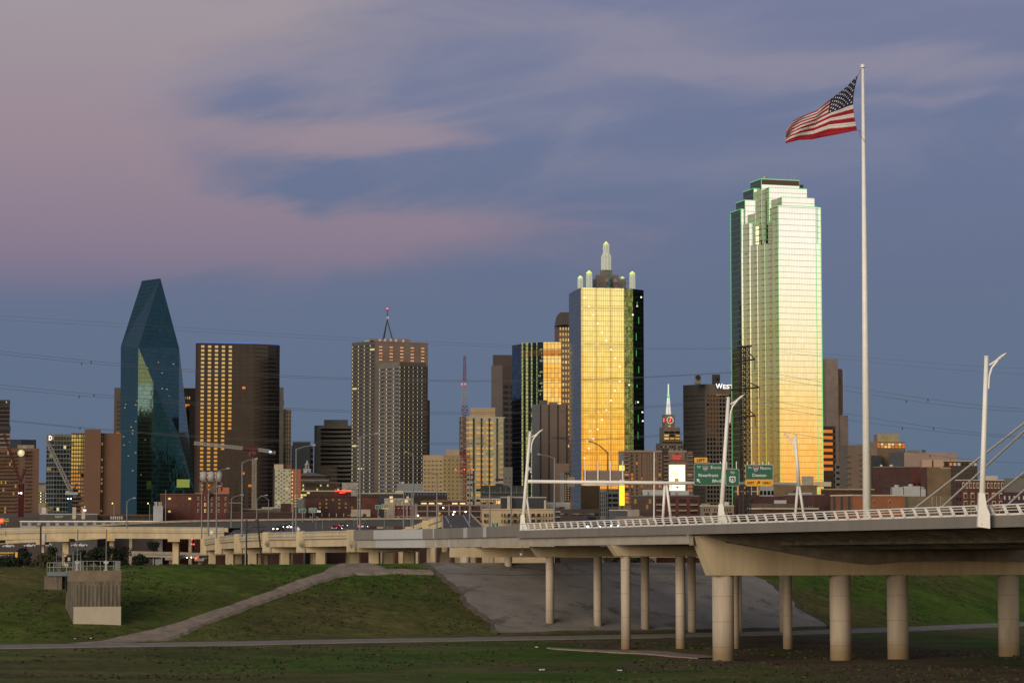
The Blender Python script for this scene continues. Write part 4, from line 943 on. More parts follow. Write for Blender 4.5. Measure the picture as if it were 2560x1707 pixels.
# bronze tower, panes tinted gold where the sunset glow is mirrored
B = Bd('bronze tower with rows of golden windows and a blue light line on its roof edge', line(486, 1950, [(492, -50), (634, 13), (668, 28), (688, 42), (697, 62)]), 857, 45, BRONZE)
def bron(c, r):
    edge = 8.7 - r * .17 - (0 if r < 17 else .35)
    if c % 1 == 0 and c * 1.0 < min(5, (edge if r > 11 else 5)): return [(1, GG, 14)]
    return [(.10, OG, 16), (.08, mat('murky_glass', (0.028, 0.030, 0.017), .2), None)]
def goldn(c, r): lim = 5 if r < 15 else (4.2 if r < 21 else (3.2 if r < 26 else (2.2 if r < 34 else 1.2))); return [(1, GG, 14)] if c < lim else [(.015, OG, 16), (.10, mat('murky_glass', (0.028, 0.030, 0.017), .2), None)]
B.win(1, 8, 42, 862, 1290, DG, .47, .56, u0=.02, u1=.995, alt=goldn)
for i in (2, 3, 4): B.win(i, 1, 42, 862, 1290, DG, .98, .5, pr=.1)
B.flush()
b = M(); pz = B.z1 + .4
for i in range(5): p, q = B.pts[i], B.pts[i + 1]; b.tube((p[0], p[1] - .3, pz), (q[0], q[1] - .3, pz), .3, n=5)
b.build('roof_light_line', LBLU, B.t)
B = Bd('slim pale gridded tower peeking out right of the bronze tower', line(690, 2420, [(727, 12)]), 1022, 30, BEIGE)
B.block(line(690, 2415, [(707.5, 12)]), PZ(968, 2415), 20, [GREYST], 'upper_shaft'); B.win(0, 6, 26, 1026, 1290, BG, .5, .68).win(0, 4, 1, 1000, 1014, BG, .6, .8, u1=.5, pr=3).flush()
B = Bd('small dark teal office block between the slim pale tower and the banded office', line(728, 2400, [(783, 8)]), 1113, 30, GREYD, 'office_building', 'office block')
B.block(line(731, 2398, [(775, 8)]), PZ(1104, 2398), 25, [NAVY], 'roof_screen'); B.win(0, 7, 12, 1118, 1290, DG, .85, .6, alt=[(.3, GRG, None)]).flush()
# banded office
B = Bd('mid-rise office with bright pale green window bands left of the grey tower', line(785, 2050, [(792, -50), (882, 6)]), 1063, 35, GREYST, 'office_building', 'office block')
B.top(810, 870, 1049, 2060, 20, GREYST); B.win(1, 1, 18, 1068, 1260, PG, .92, .42, u0=.06, u1=.995, aim=12, alt=lambda c, r: [(1 if r > 8 else 0, DG, None)])
B.win(1, 1, 18, 1068, 1260, PG, .96, .4, u0=.55, u1=.99, pr=.4, aim=14, skip=lambda c, r: r < 9 or r > 14).flush()
# big grey tower with antenna
B = Bd('large grey tower with pinpoint lights, a brown upper corner and a roof antenna', line(878, 1900, [(937, -42), (1069, 24)]), 857, 50, [GREYD, mat('brown_grey_stone', (0.169, 0.122, 0.096), .9, ns=.1, na=.15), GREYD], yref=1900)
DOT = emit('pin_light', (1, .75, .42), .36)
B.win(0, 4, 42, 861, 1262, mat('soft_dark_window', (.035, .036, .038), .3), .72, .38, alt=[(.03, LY, None)]).win(0, 4, 42, 861, 1262, DOT, .075, .4, u0=-.08, u1=.92, pr=.3, part='pin_light')
fp_ = line(945, 1884, [(998, -42), (1064, 26)]); B.block(fp_, PZ(907, 1878), 24, [GREYST, GREYD, GREYD], 'front_shaft')
B.win(0, 3, 34, 918, 1262, MAT['soft_dark_window'], .75, .36, pts=fp_).win(0, 3, 34, 918, 1262, DOT, .06, .38, u0=-.1, u1=.9, pr=.3, part='pin_light', pts=fp_)
B.win(1, 6, 34, 914, 1262, BG, .80, .55, pts=fp_).win(1, 6, 34, 914, 1262, DOT, .085, .3, u0=-.07, u1=.93, pr=.3, part='pin_light', pts=fp_)
B.win(1, 5, 5, 865, 905, emit('soft_window', (.95, .45, .25), .55), .3, .3, alt=[(.3, OG, 10)]).flush()
B.top(925, 1025, 847, 1915, 25, mat('brown_grey_stone', (0.182, 0.138, 0.109))); B.top(912, 935, 851, 1915, 15, LGREY)
an = M(); a0 = P(966, 850, 1925)
for k in range(3): an.tube(a0 + Vector((math.cos(k * 2.1) * 4.6, math.sin(k * 2.1) * 4.6, 0)), P(968, 800, 1925), .5, .35, 6)
an.tube(P(968, 802, 1925), P(968.5, 773, 1925), .45, .35, 8); an.tube(P(964, 775, 1925), P(973, 775, 1925), .2, .2, 5); an.build('antenna_mast', DARKM, B.t)
an = M()
for k, (x, y) in enumerate(((969.5, 794), (950, 850), (963, 850), (977, 850), (990, 851), (1008, 852))): c = P(x, y, 1905); an.tube(c, c + Vector((0, -.5, 0)), 1.0, n=10)
an.build('dish', WHT, B.t); an = M(); an.box(tuple(P(968.3, 772, 1925)), (.9, .9, .9)); an.build('beacon', LRED, B.t)
B = Bd('thin dark slab just visible behind the right side of the grey tower', line(1040, 1985, [(1074, 10)]), 1000, 20, GREYD, 'office_building', 'office block'); B.flush()
# tan building left of radio tower
TB = mat('tan_stone', (0.304, 0.221, 0.130), .9, ns=.1, na=.15)
B = Bd('low tan apartment block with grey ribbon windows right of the grey tower', line(1057, 1500, [(1107, -5), (1168, 22)]), 1137, 30, TB, 'apartment_building', 'apartment block')
B.top(1115, 1148, 1123, 1515, 15, TB); B.win(0, 1, 11, 1147, 1262, GRG, .8, .38).win(0, 5, 11, 1147, 1262, DG, .35, .3, pr=.2).win(1, 3, 11, 1145, 1260, GRG, .75, .45).win(1, 6, 11, 1145, 1260, BG, .25, .35, pr=.2).flush()
# yellow lit building
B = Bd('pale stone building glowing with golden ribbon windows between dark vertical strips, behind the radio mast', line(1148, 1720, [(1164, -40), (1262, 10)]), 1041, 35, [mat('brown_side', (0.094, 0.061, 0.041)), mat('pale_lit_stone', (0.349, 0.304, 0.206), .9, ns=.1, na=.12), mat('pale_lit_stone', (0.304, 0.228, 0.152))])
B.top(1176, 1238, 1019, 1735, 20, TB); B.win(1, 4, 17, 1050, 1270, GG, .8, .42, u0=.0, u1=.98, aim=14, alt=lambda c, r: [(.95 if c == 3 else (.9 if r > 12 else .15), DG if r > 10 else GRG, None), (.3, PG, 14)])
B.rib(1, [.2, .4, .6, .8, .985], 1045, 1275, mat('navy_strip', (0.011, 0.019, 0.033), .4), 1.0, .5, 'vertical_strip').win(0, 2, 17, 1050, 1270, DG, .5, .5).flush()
# brown tower with side grid
B = Bd('dusky brown tower left of the curved gold glass tower', line(1228, 2350, [(1256, -20), (1290, 12)]), 913, 40, BROWN2); B.block(line(1232, 2352, [(1290, 6)]), PZ(887, 2352), 36, [BROWN2], 'upper_tier')
B.win(1, 2, 22, 960, 1270, BG, .75, .6, pr=.2).flush()
B = Bd('small round-shouldered grey stone tower at the foot of the brown tower', line(1258, 1650, [(1281, 5)]), 1167, 15, GREYST, 'office_building', 'office block'); B.win(0, 2, 5, 1190, 1240, DG, .2, .3).flush()
# arch top tower
B = Bd('arch-topped tan tower with rows of lit windows behind the gold glass towers', line(1387, 2500, [(1398, -45), (1440, 4)]), 812, 40, [mat('arch_side', (0.088, 0.055, 0.044)), TAN2, BROWN2])
b = M(); c0 = P(1390, 812, 2488); ra = 11.5
x0, x1 = c0.x - 1, c0.x + 22
for k in range(12):
    a0, a1 = math.pi * k / 24, math.pi * (k + 1) / 24
    q = lambda a: (x0 + (1 - math.cos(a)) * 7, c0.z + math.sin(a) * 12)
    (xa, za), (xb, zb) = q(a0), q(a1); b.face([(xa, 2486, c0.z), (xb, 2486, c0.z), (xb, 2486, zb), (xa, 2486, za)]); b.face([(xa, 2486, za), (xb, 2486, zb), (xb, 2530, zb), (xa, 2530, za)])
b.bb(x0 + 7, x1 + 8, 2486, 2530, c0.z, c0.z + 12); b.build('vaulted_roof', mat('vault_copper', (0.028, 0.018, 0.015), .5), B.t)
B.win(1, 6, 34, 815, 1290, GG, .55, .5, aim=12, alt=[(.12, LW, None)]).flush()
# curved glass tower, facet tints hold the gold and dark it mirrors
GT = glass('gold_glow_mirror', (1.0, .72, .32), 3.0, 3.9, .3, .35, (.12, .08, .03), .02, .03, dark=(.86, 1))  # gold put into the tint of the facets that mirror the glow
DGT = glass('dim_sky_glass', (.05, .08, .065), 3.0, 3.9, .2, .3, (.01, .015, .015), .03, .05)  # same wall, tinted dark where it mirrors the dim sky
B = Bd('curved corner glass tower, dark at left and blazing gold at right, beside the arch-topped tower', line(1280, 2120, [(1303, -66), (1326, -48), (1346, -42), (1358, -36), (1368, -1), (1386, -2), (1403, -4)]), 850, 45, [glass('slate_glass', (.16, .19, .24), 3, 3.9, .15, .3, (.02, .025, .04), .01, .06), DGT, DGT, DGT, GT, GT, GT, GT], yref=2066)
for i, us in ((1, [.15, .6]), (2, [.1, .85])): 
    for u in us: B.win(i, 1, 46, 856, 1290, GG, .16, .86, u0=max(0, u - .12), u1=min(1.0, u + .38), aim=14, pr=.2)
B.win(3, 3, 46, 860, 1290, GG, .3, .5, aim=14, pr=.2, alt=[(.35, DG, None)], skip=lambda c, r: c < 1 + (r % 3) // 2 and r % 4).flush()
b = M(); 
for i in range(1, 7): p, q = B.pts[i], B.pts[i + 1]; z = PZ(880, 2080); n_ = B.fr(i)[2] * .4; b.face([(p[0] + n_.x, p[1] + n_.y, z - 2.6), (q[0] + n_.x, q[1] + n_.y, z - 2.6), (q[0] + n_.x, q[1] + n_.y, z + 2.4), (p[0] + n_.x, p[1] + n_.y, z + 2.4)])
b.build('copper_band', glass('copper_band_glass', (.55, .25, .08), 3, 6, .2, 0, wob=.01), B.t)
# brown grooved building
B = Bd('windowless brown slab with dark vertical grooves in front of the curved gold tower', line(1330, 1820, [(1350, -50), (1420, 10)]), 1010, 30, [mat('slate_side', (0.091, 0.091, 0.095)), mat('brown_panel', (0.131, 0.090, 0.069), .85, ns=.05, na=.1), TAN2])
B.rib(1, [.02, .32, .64, .96], 1012, 1310, SBLK, .9, .25, 'groove'); B.top(1348, 1369, 1000, 1830, 10, GREYD); B.top(1372, 1394, 1005, 1832, 10, GREYST)
b = M(); b.bb(*(lambda a, c: (a.x, c.x, a.y - .1, a.y + .1, a.z, c.z))(P(1352, 1094.6, 1815), P(1417, 1094, 1822))); b.build('panel_joint', BROWN2, B.t); B.flush()
# golden cross-braced tower (faces: dark left, gold front, two right ones turned and tinted dark for their reflection)
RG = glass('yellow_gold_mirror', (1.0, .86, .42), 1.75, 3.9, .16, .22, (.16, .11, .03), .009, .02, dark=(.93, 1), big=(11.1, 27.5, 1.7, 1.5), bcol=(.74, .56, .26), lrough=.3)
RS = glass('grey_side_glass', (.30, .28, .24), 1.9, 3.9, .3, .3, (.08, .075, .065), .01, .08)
RK = glass('dark_reflection_mirror', (.07, .13, .10), 1.75, 3.9, .16, .25, (.02, .03, .025), .02, .05, big=(14.2, 27.5, .25, .7), bcol=(.10, .14, .11))  # dark reflection put into the tint of the far right face
RO = glass('dim_reflection_mirror', (.20, .21, .10), 1.75, 3.9, .3, .3, (.05, .06, .03), .03, .05, dark=(.4, 1))  # dim olive reflection put into the tint of this face
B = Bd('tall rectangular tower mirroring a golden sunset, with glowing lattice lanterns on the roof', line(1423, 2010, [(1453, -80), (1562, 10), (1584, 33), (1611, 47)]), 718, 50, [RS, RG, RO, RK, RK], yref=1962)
zc = [0, 0]
b = M()
for (x, y, w, h, Y) in ():
    pass
LT = emit('white_lamp_glow', (1, .96, .80), 1.0)
for i in range(9):                                         # the diamond of white lights across the front
    for sgn in (-1, 1):
        x = 1461 + (i * 11); y = (745 + i * 21.5) if sgn < 0 else (1145 - i * 24); 
        c = P(x, y, 1955); q = M(); q.box((c.x, c.y - 2 + 0, c.z), (1.0, .8, 1.0)); q.build('facade_lamp', LT, B.t)
for x, y in ((1603, 743), (1593, 765), (1582, 787), (1573, 962), (1595, 1005), (1606, 1030), (1607, 1052)):
    c = P(x, y, 1952); q = M(); q.box((c.x, c.y, c.z), (1.1, .8, 1.1)); q.build('facade_lamp', LT, B.t)
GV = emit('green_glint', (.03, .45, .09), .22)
for k in range(9): c = P(1593 + 4 * math.sin(k * 1.9), 760 + k * 41, 1951); q = M(); q.box((c.x, c.y, c.z), (.5, .5, random.uniform(2, 6))); q.build('painted_glint', GV, B.t)  # glowing slivers painted as green glints on the glass, no lamps
B.flush()
# roof works
rs = mat('roof_screen', (0.137, 0.116, 0.099), .8); 
for (x0, x1, yt, Y, D) in ((1482, 1565, 699, 1975, 30), (1488, 1546, 687, 1980, 24), (1500, 1531, 675, 1984, 14)): B.top(x0, x1, yt, Y, D, rs, 'roof_tier')
B.top(1518, 1526, 686, 1972, 3, glass('teal_glass', (.06, .14, .14), 2, 2, .1, .1), 'glazed_slot')
def lattice(b, cx, cy, r, z0, z1, n, th, sides=4, r1=None):
    r1 = r if r1 is None else r1
    for k in range(n):
        za, zb = z0 + (z1 - z0) * k / n, z0 + (z1 - z0) * (k + 1) / n; ra, rb = r + (r1 - r) * k / n, r + (r1 - r) * (k + 1) / n
        for i in range(sides):
            a0 = 2 * math.pi * (i + .5) / sides; a1 = 2 * math.pi * (i + 1.5) / sides
            p = lambda a, rr, z: (cx + rr * math.cos(a), cy + rr * math.sin(a), z)
            b.bar(p(a0, ra, za), p(a0, rb, zb), th); b.bar(p(a0, ra, za), p(a1, rb, zb), th * .7); b.bar(p(a1, ra, za), p(a0, rb, zb), th * .7); b.bar(p(a0, rb, zb), p(a1, rb, zb), th * .7)
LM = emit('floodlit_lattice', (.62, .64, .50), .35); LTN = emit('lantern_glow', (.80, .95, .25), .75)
def lantern(x, yb, yt, Y, r, n):
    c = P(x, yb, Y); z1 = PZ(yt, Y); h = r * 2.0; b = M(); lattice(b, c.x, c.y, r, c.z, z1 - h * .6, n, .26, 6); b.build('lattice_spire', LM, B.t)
    b = M(); zt = z1 - h * .5
    for i in range(4):
        a0, a1 = math.pi * .5 * i, math.pi * .5 * (i + 1); p, q = (c.x + r * math.cos(a0), c.y + r * math.sin(a0), zt), (c.x + r * math.cos(a1), c.y + r * math.sin(a1), zt)
        b.face([p, q, (c.x, c.y, z1)]); b.face([q, p, (c.x, c.y, zt - h * .6)])
    b.build('lantern', LTN, B.t); b = M(); b.tube((c.x, c.y, z1), (c.x, c.y, z1 + 1.3), .12, n=4); b.build('tip', DARKM, B.t)
lantern(1451, 722, 688, 2000, 2.1, 5); lantern(1473, 720, 675, 1968, 2.3, 6); lantern(1581, 722, 677, 1968, 2.2, 6); lantern(1556, 712, 690, 2010, 1.7, 2)
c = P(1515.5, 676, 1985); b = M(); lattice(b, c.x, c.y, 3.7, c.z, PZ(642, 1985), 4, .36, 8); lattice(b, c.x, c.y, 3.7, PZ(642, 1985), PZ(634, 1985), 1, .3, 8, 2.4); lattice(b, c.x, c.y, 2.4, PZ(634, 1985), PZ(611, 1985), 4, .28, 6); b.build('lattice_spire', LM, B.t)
b = M(); r = 1.9
for i in range(4):
    a0, a1 = math.pi * .5 * i, math.pi * .5 * (i + 1); zt = PZ(610, 1985); p, q = (c.x + r * math.cos(a0), c.y + r * math.sin(a0), zt), (c.x + r * math.cos(a1), c.y + r * math.sin(a1), zt)
    b.face([p, q, (c.x, c.y, PZ(603, 1985))]); b.face([q, p, (c.x, c.y, zt - 2.4)])
b.build('lantern', LTN, B.t)
b = M()
for x in (1495, 1517, 1538, 1560): b.tube(P(x, 720, 1966), P(x, 697, 1966), .35, n=5)
b.tube(P(1483, 706, 1966), P(1573, 708, 1966), .22, n=4); b.tube(P(1483, 697, 1966), P(1573, 698, 1966), .22, n=4); b.build('roof_frame', GREYST, B.t)
b = M()
for x in (1517, 1538): q = P(x, 701, 1964); b.tube(q, q + Vector((0, -.5, 0)), 1.5, n=14)
b.build('dish', PINKC, B.t)
# clock tower
B = Bd('stepped stone clock tower with a tapering white spire and green light collar', line(1640, 2300, [(1651, -45), (1712, 5)]), 1108, 45, [GREYST, BEIGE, BEIGE], 'clock_tower', 'clock tower')
def tier(xl, xc, xr, yt, Y, D, nm): return B.block(line(xl, Y + 4, [(xc, -45), (xr, 5)]), PZ(yt, Y), D, [GREYST, BEIGE, BEIGE], nm)
tier(1649, 1660, 1701, 1068, 2306, 30, 'tier'); tier(1656, 1663, 1688, 1036, 2312, 20, 'clock_block'); B.block(line(1656, 2300, [(1707, 5)]), PZ(1100, 2300), 30, [BEIGE], 'tier')
fpt = line(1660, 2305.5, [(1701, 5)]); B.win(0, 3, 3, 1076, 1100, LW, .8, .55, pts=fpt, alt=lambda c, r: [(.6 if c > 0 else .1, DG, None), (.6, GG, 12)], pr=.6); B.win(0, 8, 1, 1103, 1108, DG, .6, .7, pts=line(1656, 2299, [(1707, 5)]), pr=.6); B.win(1, 11, 3, 1113, 1135, DG, .45, .6, pr=.3, alt=[(.3, WHT, None)])
fpt = line(1663, 2311, [(1688, 5)])
for k in range(12): a = k * math.pi / 6; c = P(1675.3 + 7.6 * math.sin(a), 1050 - 7.8 * math.cos(a), 2310); b = M(); b.box(tuple(c), (.5, .3, .8 if k % 3 else 1.2)); b.build('clock_mark', emit('clock_white', (1, .95, .85), .8), B.t)
b = M(); b.tube(P(1674.2, 1053, 2309.5), P(1678, 1043, 2309.5), .3, .2, 4); b.tube(P(1675, 1050, 2309.5), P(1673.5, 1053, 2309.5), .45, .3, 4); b.build('clock_hand', LRED, B.t)
b = M(); b.box(tuple(P(1659.5, 1050, 2312)), (.5, .4, 3.2)); b.build('side_sign', LRED, B.t)
b = M(); b.box(tuple(P(1674, 1065, 2308)), (1.6, .3, 1)); b.build('uplight', LW, B.t)
SP = emit('floodlit_spire', (.62, .60, .54), .5)
b = M(); b.tube(P(1671, 1036, 2320), P(1671, 993, 2320), 2.0, .85, 8); b.build('spire', SP, B.t)
b = M(); 
for k in range(6): a = k * math.pi / 3; b.tube(P(1671, 1035, 2320) + Vector((2.1 * math.cos(a), 2.1 * math.sin(a), 0)), P(1671, 994, 2320) + Vector((.9 * math.cos(a), .9 * math.sin(a), 0)), .22, n=4)
b.build('spire_rib', emit('spire_rib_glow', (.95, .95, .88), .7), B.t)
b = M(); b.tube(P(1671, 992, 2320), P(1671, 987, 2320), .9, 1.3, 8); b.build('light_collar', emit('collar_green', (.1, .95, .15), .9), B.t)
b = M(); b.tube(P(1671, 987, 2320), P(1671, 960, 2320), .72, .6, 8); b.build('spire_tip', emit('tip_glow', (.72, .88, .80), .55), B.t); B.flush()
# grey hotel tower with WEST lettering
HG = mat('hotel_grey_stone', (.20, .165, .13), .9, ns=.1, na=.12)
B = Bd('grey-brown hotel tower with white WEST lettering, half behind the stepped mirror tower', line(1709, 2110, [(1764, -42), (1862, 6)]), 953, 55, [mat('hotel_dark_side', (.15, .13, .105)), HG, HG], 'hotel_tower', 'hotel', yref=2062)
B.win(0, 1, 30, 985, 1290, GREYD, .96, .12, alt=[(1, DG, None)]).win(1, 12, 29, 984, 1300, OG, .62, .62, u0=.03, aim=0, alt=lambda c, r: [(.08 if r < 10 else (.5 if r < 12 else 1), DG, None)] if not (r in (10, 11)) else [(.55, DG, None)], pr=.2).flush()
lettering('W', B.t, 1798, 965, 2058, 17, 12.5, emit('letter_white', (1, 1, 1), 1.2), 'sign_letter', .4); lettering('ESTIN', B.t, 1830, 966.5, 2058, 45, 10.5, emit('letter_white', (1, 1, 1), 1.2), 'sign_letter', .4)
for x0, x1 in ((1736, 1752), (1780, 1800)):
    B.top(x0, x1, 938 if x0 < 1760 else 936, 2080, 8, LGREY if x0 < 1760 else GREYD, 'cooling_tower'); b = M(); c = P((x0 + x1) / 2 + 1, 943, 2078); b.tube(c, c + Vector((0, -.8, 0)), 1.9, n=14); b.tube(c + Vector((0, -.9, 0)), c + Vector((0, -1, 0)), 1.3, n=12); b.build('fan', CHAR, B.t)
# stepped mirror tower
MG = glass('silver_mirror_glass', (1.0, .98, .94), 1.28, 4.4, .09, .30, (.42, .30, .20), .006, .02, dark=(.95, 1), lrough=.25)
MSd = glass('dim_mirror_side', (.24, .28, .17), 1.28, 4.4, .14, .7, (.10, .10, .07), .012, .05, dark=(.85, 1))  # mirror sides tinted dark olive for the dim scene they reflect
TH = 17; YM = 1965
def edges(specs): return specs
B = None
base = line(1827, YM, [(1853.5, TH - 90), (1865, TH), (1873, TH - 90), (1884, TH), (1892, TH - 90), (1902, TH), (1910, TH - 90), (1920, TH), (1928, TH - 90), (1937, TH), (1946, TH - 90), (2041, TH), (2045, TH), (2052, TH)], y=600)
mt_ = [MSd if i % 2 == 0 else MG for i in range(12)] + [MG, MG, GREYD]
yl = PZ(607, 1925)
pos = dict(zip(['a', 'L0', 'L1', 'M0', 'M1', 'N0', 'N1', 'O0', 'O1', 'P0', 'P1', 'F0', 'F1', 'G0', 'G1'], base))
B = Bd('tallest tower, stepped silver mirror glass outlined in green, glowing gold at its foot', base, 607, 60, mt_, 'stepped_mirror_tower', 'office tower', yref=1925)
def seg(i0, i1, yt, D, nm='setback'):
    pts_ = base[i0:i1 + 1]; ms = [MSd if (i % 2 == 0) else MG for i in range(i0, i1)]; return B.block(pts_, PZ(yt, base[i1 - 1][1] if i1 - i0 > 1 else base[i0][1]), D, ms, nm), pts_
def blk(xl, xc, xr, yt, Yc, D, ext=0):
    """setback: front corner at xc, distance Yc; left face back to xl"""
    u = PXr(xc, yt); c = (u * Yc, Yc); th = R(TH - 90); d = (-math.cos(th), -math.sin(th)); ul = PXr(xl, yt)
    t = (ul * c[1] - c[0]) / (d[0] - ul * d[1]); a = (c[0] + d[0] * t, c[1] + d[1] * t); ax = (a[0] - d[0] * ext, a[1] - d[1] * ext) if t < 0 else (a[0] + d[0] * ext, a[1] + d[1] * ext)
    th = R(TH); d = (math.cos(th), math.sin(th)); ur = PXr(xr, yt); t = (ur * c[1] - c[0]) / (d[0] - ur * d[1]); e = (c[0] + d[0] * t, c[1] + d[1] * t)
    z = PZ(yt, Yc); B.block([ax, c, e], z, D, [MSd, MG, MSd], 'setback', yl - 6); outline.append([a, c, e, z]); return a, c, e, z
outline = []
Yf = base[11][1]
blk(1937, 1946, 2041, 514, Yf + .0, 40, 9); blk(2036, 2041.5, 2052, 519, base[12][1] + 3, 30)
blk(1946, 1955, 2036, 493, Yf + 8, 36, 9); blk(1913, 1923, 2017, 469, Yf + 16, 40, 9)
blk(1876, 1904, 1998, 447.5, Yf + 26, 40); blk(1858, 1885, 1915, 471.5, base[3][1] + 8, 40); blk(1840, 1863, 1895, 500.5, base[3][1] + 4, 40)
blk(1827, 1853.5, 1877, 523, base[1][1] + .0, 40); blk(1865, 1873, 1897, 558.5, base[3][1] + .0, 20, 7); blk(1920, 1928.5, 1937.5, 554, base[9][1] + .0, 7, 0)
a, c, e, z = outline[4]
b = M(); n_ = Vector((c[1] - e[1], e[0] - c[0], 0)).normalized() * -1
nv = Vector((math.sin(R(TH)) * -1, -math.cos(R(TH)), 0)) * .4
b.face([(c[0] + nv.x, c[1] + nv.y, z - 4.2), (e[0] + nv.x, e[1] + nv.y, z - 4.2), (e[0] + nv.x, e[1] + nv.y, z - .3), (c[0] + nv.x, c[1] + nv.y, z - .3)]); b.build('louvre_band', mat('louvre_bronze', (0.088, 0.063, 0.041), .6, ns=2, na=.4), B.t)
for (a, c, e, z) in outline:
    b = M(); k = .3; b.tube((a[0] - k, a[1] - k, z + .1), (c[0] - k, c[1] - k, z + .1), .2, n=5); b.tube((c[0] - k, c[1] - k, z + .1), (e[0], e[1] - k, z + .1), .2, n=5); b.build('roof_light_line', LGRN, B.t)
def vline(p, y0, y1, r=.14): z0, z1 = PZ(y1, p[1]), PZ(y0, p[1]); b = M(); b.tube((p[0] - .2, p[1] - .35, z0), (p[0] - .2, p[1] - .35, z1), r, n=5); b.build('corner_light_line', LGRN, B.t)
vline(base[11], 514, 1300, .18); vline(base[0], 536, 1320); vline(base[1], 523, 860); vline(base[12], 517, 1300, .2); vline((base[14][0] + .3, base[14][1]), 519, 1300, .22)
for k, (y0, y1) in ((4, (448, 600)), (5, (471, 555)), (3, (469, 555)), (2, (493, 514)), (6, (500, 523)), (7, (523, 560))): vline(outline[k][1], y0, y1, .2)
b = M(); b.tube(P(1912, 447, 1990), P(1912, 441.5, 1990), 1.0, 1.3, 10)
for x, y in ((1925, 438), (1897, 432), (1948, 434), (1960, 436), (1977, 432), (1986, 438)): b.tube(P(x, 450, 1990), P(x, y, 1990), .13, .06, 5)
b.build('antenna', WHT, B.t)
b = M(); b.box(tuple(P(2003, 466, 1985)), (3, 3, 2)); b.build('roof_unit', CHAR, B.t)
B.flush()
#NEXT
# ------------------------------------------------------------------ right-hand skyline
B = Bd('pale pinkish stone tower with blank end wall right of the stepped mirror tower', line(2050, 2350, [(2067, -50), (2098, 6)]), 897, 40, [GREYST, PINKC, PINKC]); 
B.block(line(2096, 2356, [(2108, 6)]), PZ(922, 2356), 30, [PINKC], 'side_wing'); B.block(line(2060, 2345, [(2122, 6)]), PZ(1038, 2345), 30, [PINKC], 'lower_wing'); B.win(1, 1, 20, 926, 1036, OG, .08, .6, aim=12, u0=1.12, u1=1.55, pr=4).flush()
B = Bd('small tower with copper reflecting bands tucked beside the gold foot of the stepped tower', line(2050, 2200, [(2084, 12), (2090, 40)]), 1065, 25, [BROWN, GREYST, GREYST], 'office_building', 'office block'); B.win(0, 1, 14, 1070, 1290, OG, .92, .5, aim=12, alt=lambda c, r: [(.1 if r < 7 else .9, DG, None)]).win(1, 1, 14, 1070, 1290, DG, .7, .5).flush()
B = Bd('slim grey apartment slab with small white balconies left of the flagpole', line(2088, 1560, [(2102, 5)]), 1155, 15, GREYST, 'apartment_building', 'apartment block'); B.win(0, 1, 9, 1160, 1290, BG, .6, .4).flush()
B = Bd('dark brown apartment tower with a column of balconies directly left of the flagpole', line(2099, 1540, [(2120, -30), (2160, 10)]), 1112, 25, [BROWN2, TAN2, TAN2], 'apartment_building', 'apartment block'); B.band(0, 11, 1140, 1280, GREYST, .35, 1.2, .75, 1.25).win(1, 5, 12, 1130, 1290, DG, .3, .4, u0=.7).flush()
B = Bd('tan office with a yellow penthouse box and glowing copper windows right of the flagpole', line(2176, 1700, [(2193, -30), (2264, 8)]), 1104, 25, TAN2, 'office_building', 'office block'); B.top(2193, 2247, 1083, 1702, 14, mat('yellow_stucco', (0.264, 0.209, 0.110), .9)); B.top(2184, 2194, 1086, 1708, 10, TAN2)
B.win(1, 8, 2, 1107, 1120, OG, .75, .7, aim=10, alt=[(.3, LW, None), (.2, GG, 12)]); B.block(line(2195, 1690, [(2262, 8)]), PZ(1121, 1690), 20, [MUST], 'lower_block'); B.block(line(2178, 1680, [(2205, 8)]), PZ(1138, 1680), 20, [CHAR], 'side_block'); B.flush()
def lowb(label, xl, xc, xr, yt, Y, m, wins=(), D=22, name='building', cat='building', th=(-35, 8), tops=(), trim=None):
    B = Bd(label, line(xl, Y, [(xc, th[0]), (xr, th[1])] if xc else [(xr, th[1])]), yt, D, m, name, cat)
    for w in wins:
        i, nc, nr, y0, y1, mm, fw, fh = w[:8]; B.win(i, nc, nr, y0, y1, mm, fw, fh, **(w[8] if len(w) > 8 else {}))
    for x0, x1, y, mm, nm in tops: B.top(x0, x1, y, Y + 6, 6, mm, nm)
    if trim:
        for i in range(len(B.pts) - 1): B.band(i, 1, yt + .8, yt + 2, trim, .5, .35, part='cornice')
    return B.flush()
lowb('long pinkish beige block with dark left flank in the right skyline', 2222, 2261, 2393, 1131, 1650, [CHAR, mat('beige_pink_stucco', (0.273, 0.193, 0.145), .9, ns=.1, na=.12), BROWN2], tops=((2268, 2300, 1125, GREYST, 'roof_unit'), (2304, 2314, 1124, GREYD, 'roof_unit'), (2240, 2262, 1128, GREYD, 'roof_unit')), wins=((1, 1, 1, 1146, 1150, DG, .03, 1, {'u0': .75}),))
lowb('dark office with a row of copper top windows behind the front stay cables', 2300, None, 2444, 1151, 1560, BROWN2, wins=((0, 14, 1, 1155, 1165, BG, .7, .7, {'alt': [(.3, OG, 8), (.2, WHT, None)]}), (0, 8, 8, 1172, 1250, DG, .5, .3)), trim=TRIM)
lowb('big dark red building with a mustard end wall left of the tallest lamp mast', 2182, 2278, 2318, 1166, 1420, [BRICK2, BRICK, BRICK], wins=((0, 3, 1, 1200, 1260, DG, .3, .9, {'u0': .02, 'u1': .14}), (0, 12, 5, 1195, 1260, BG, .35, .35, {'u0': .25}), (1, 3, 1, 1206, 1213, BG, .5, .6)), th=(-8, 8), tops=((2200, 2206, 1161, WHT, 'roof_dish'), (2224, 2232, 1161, WHT, 'roof_dish')), trim=GREYST)
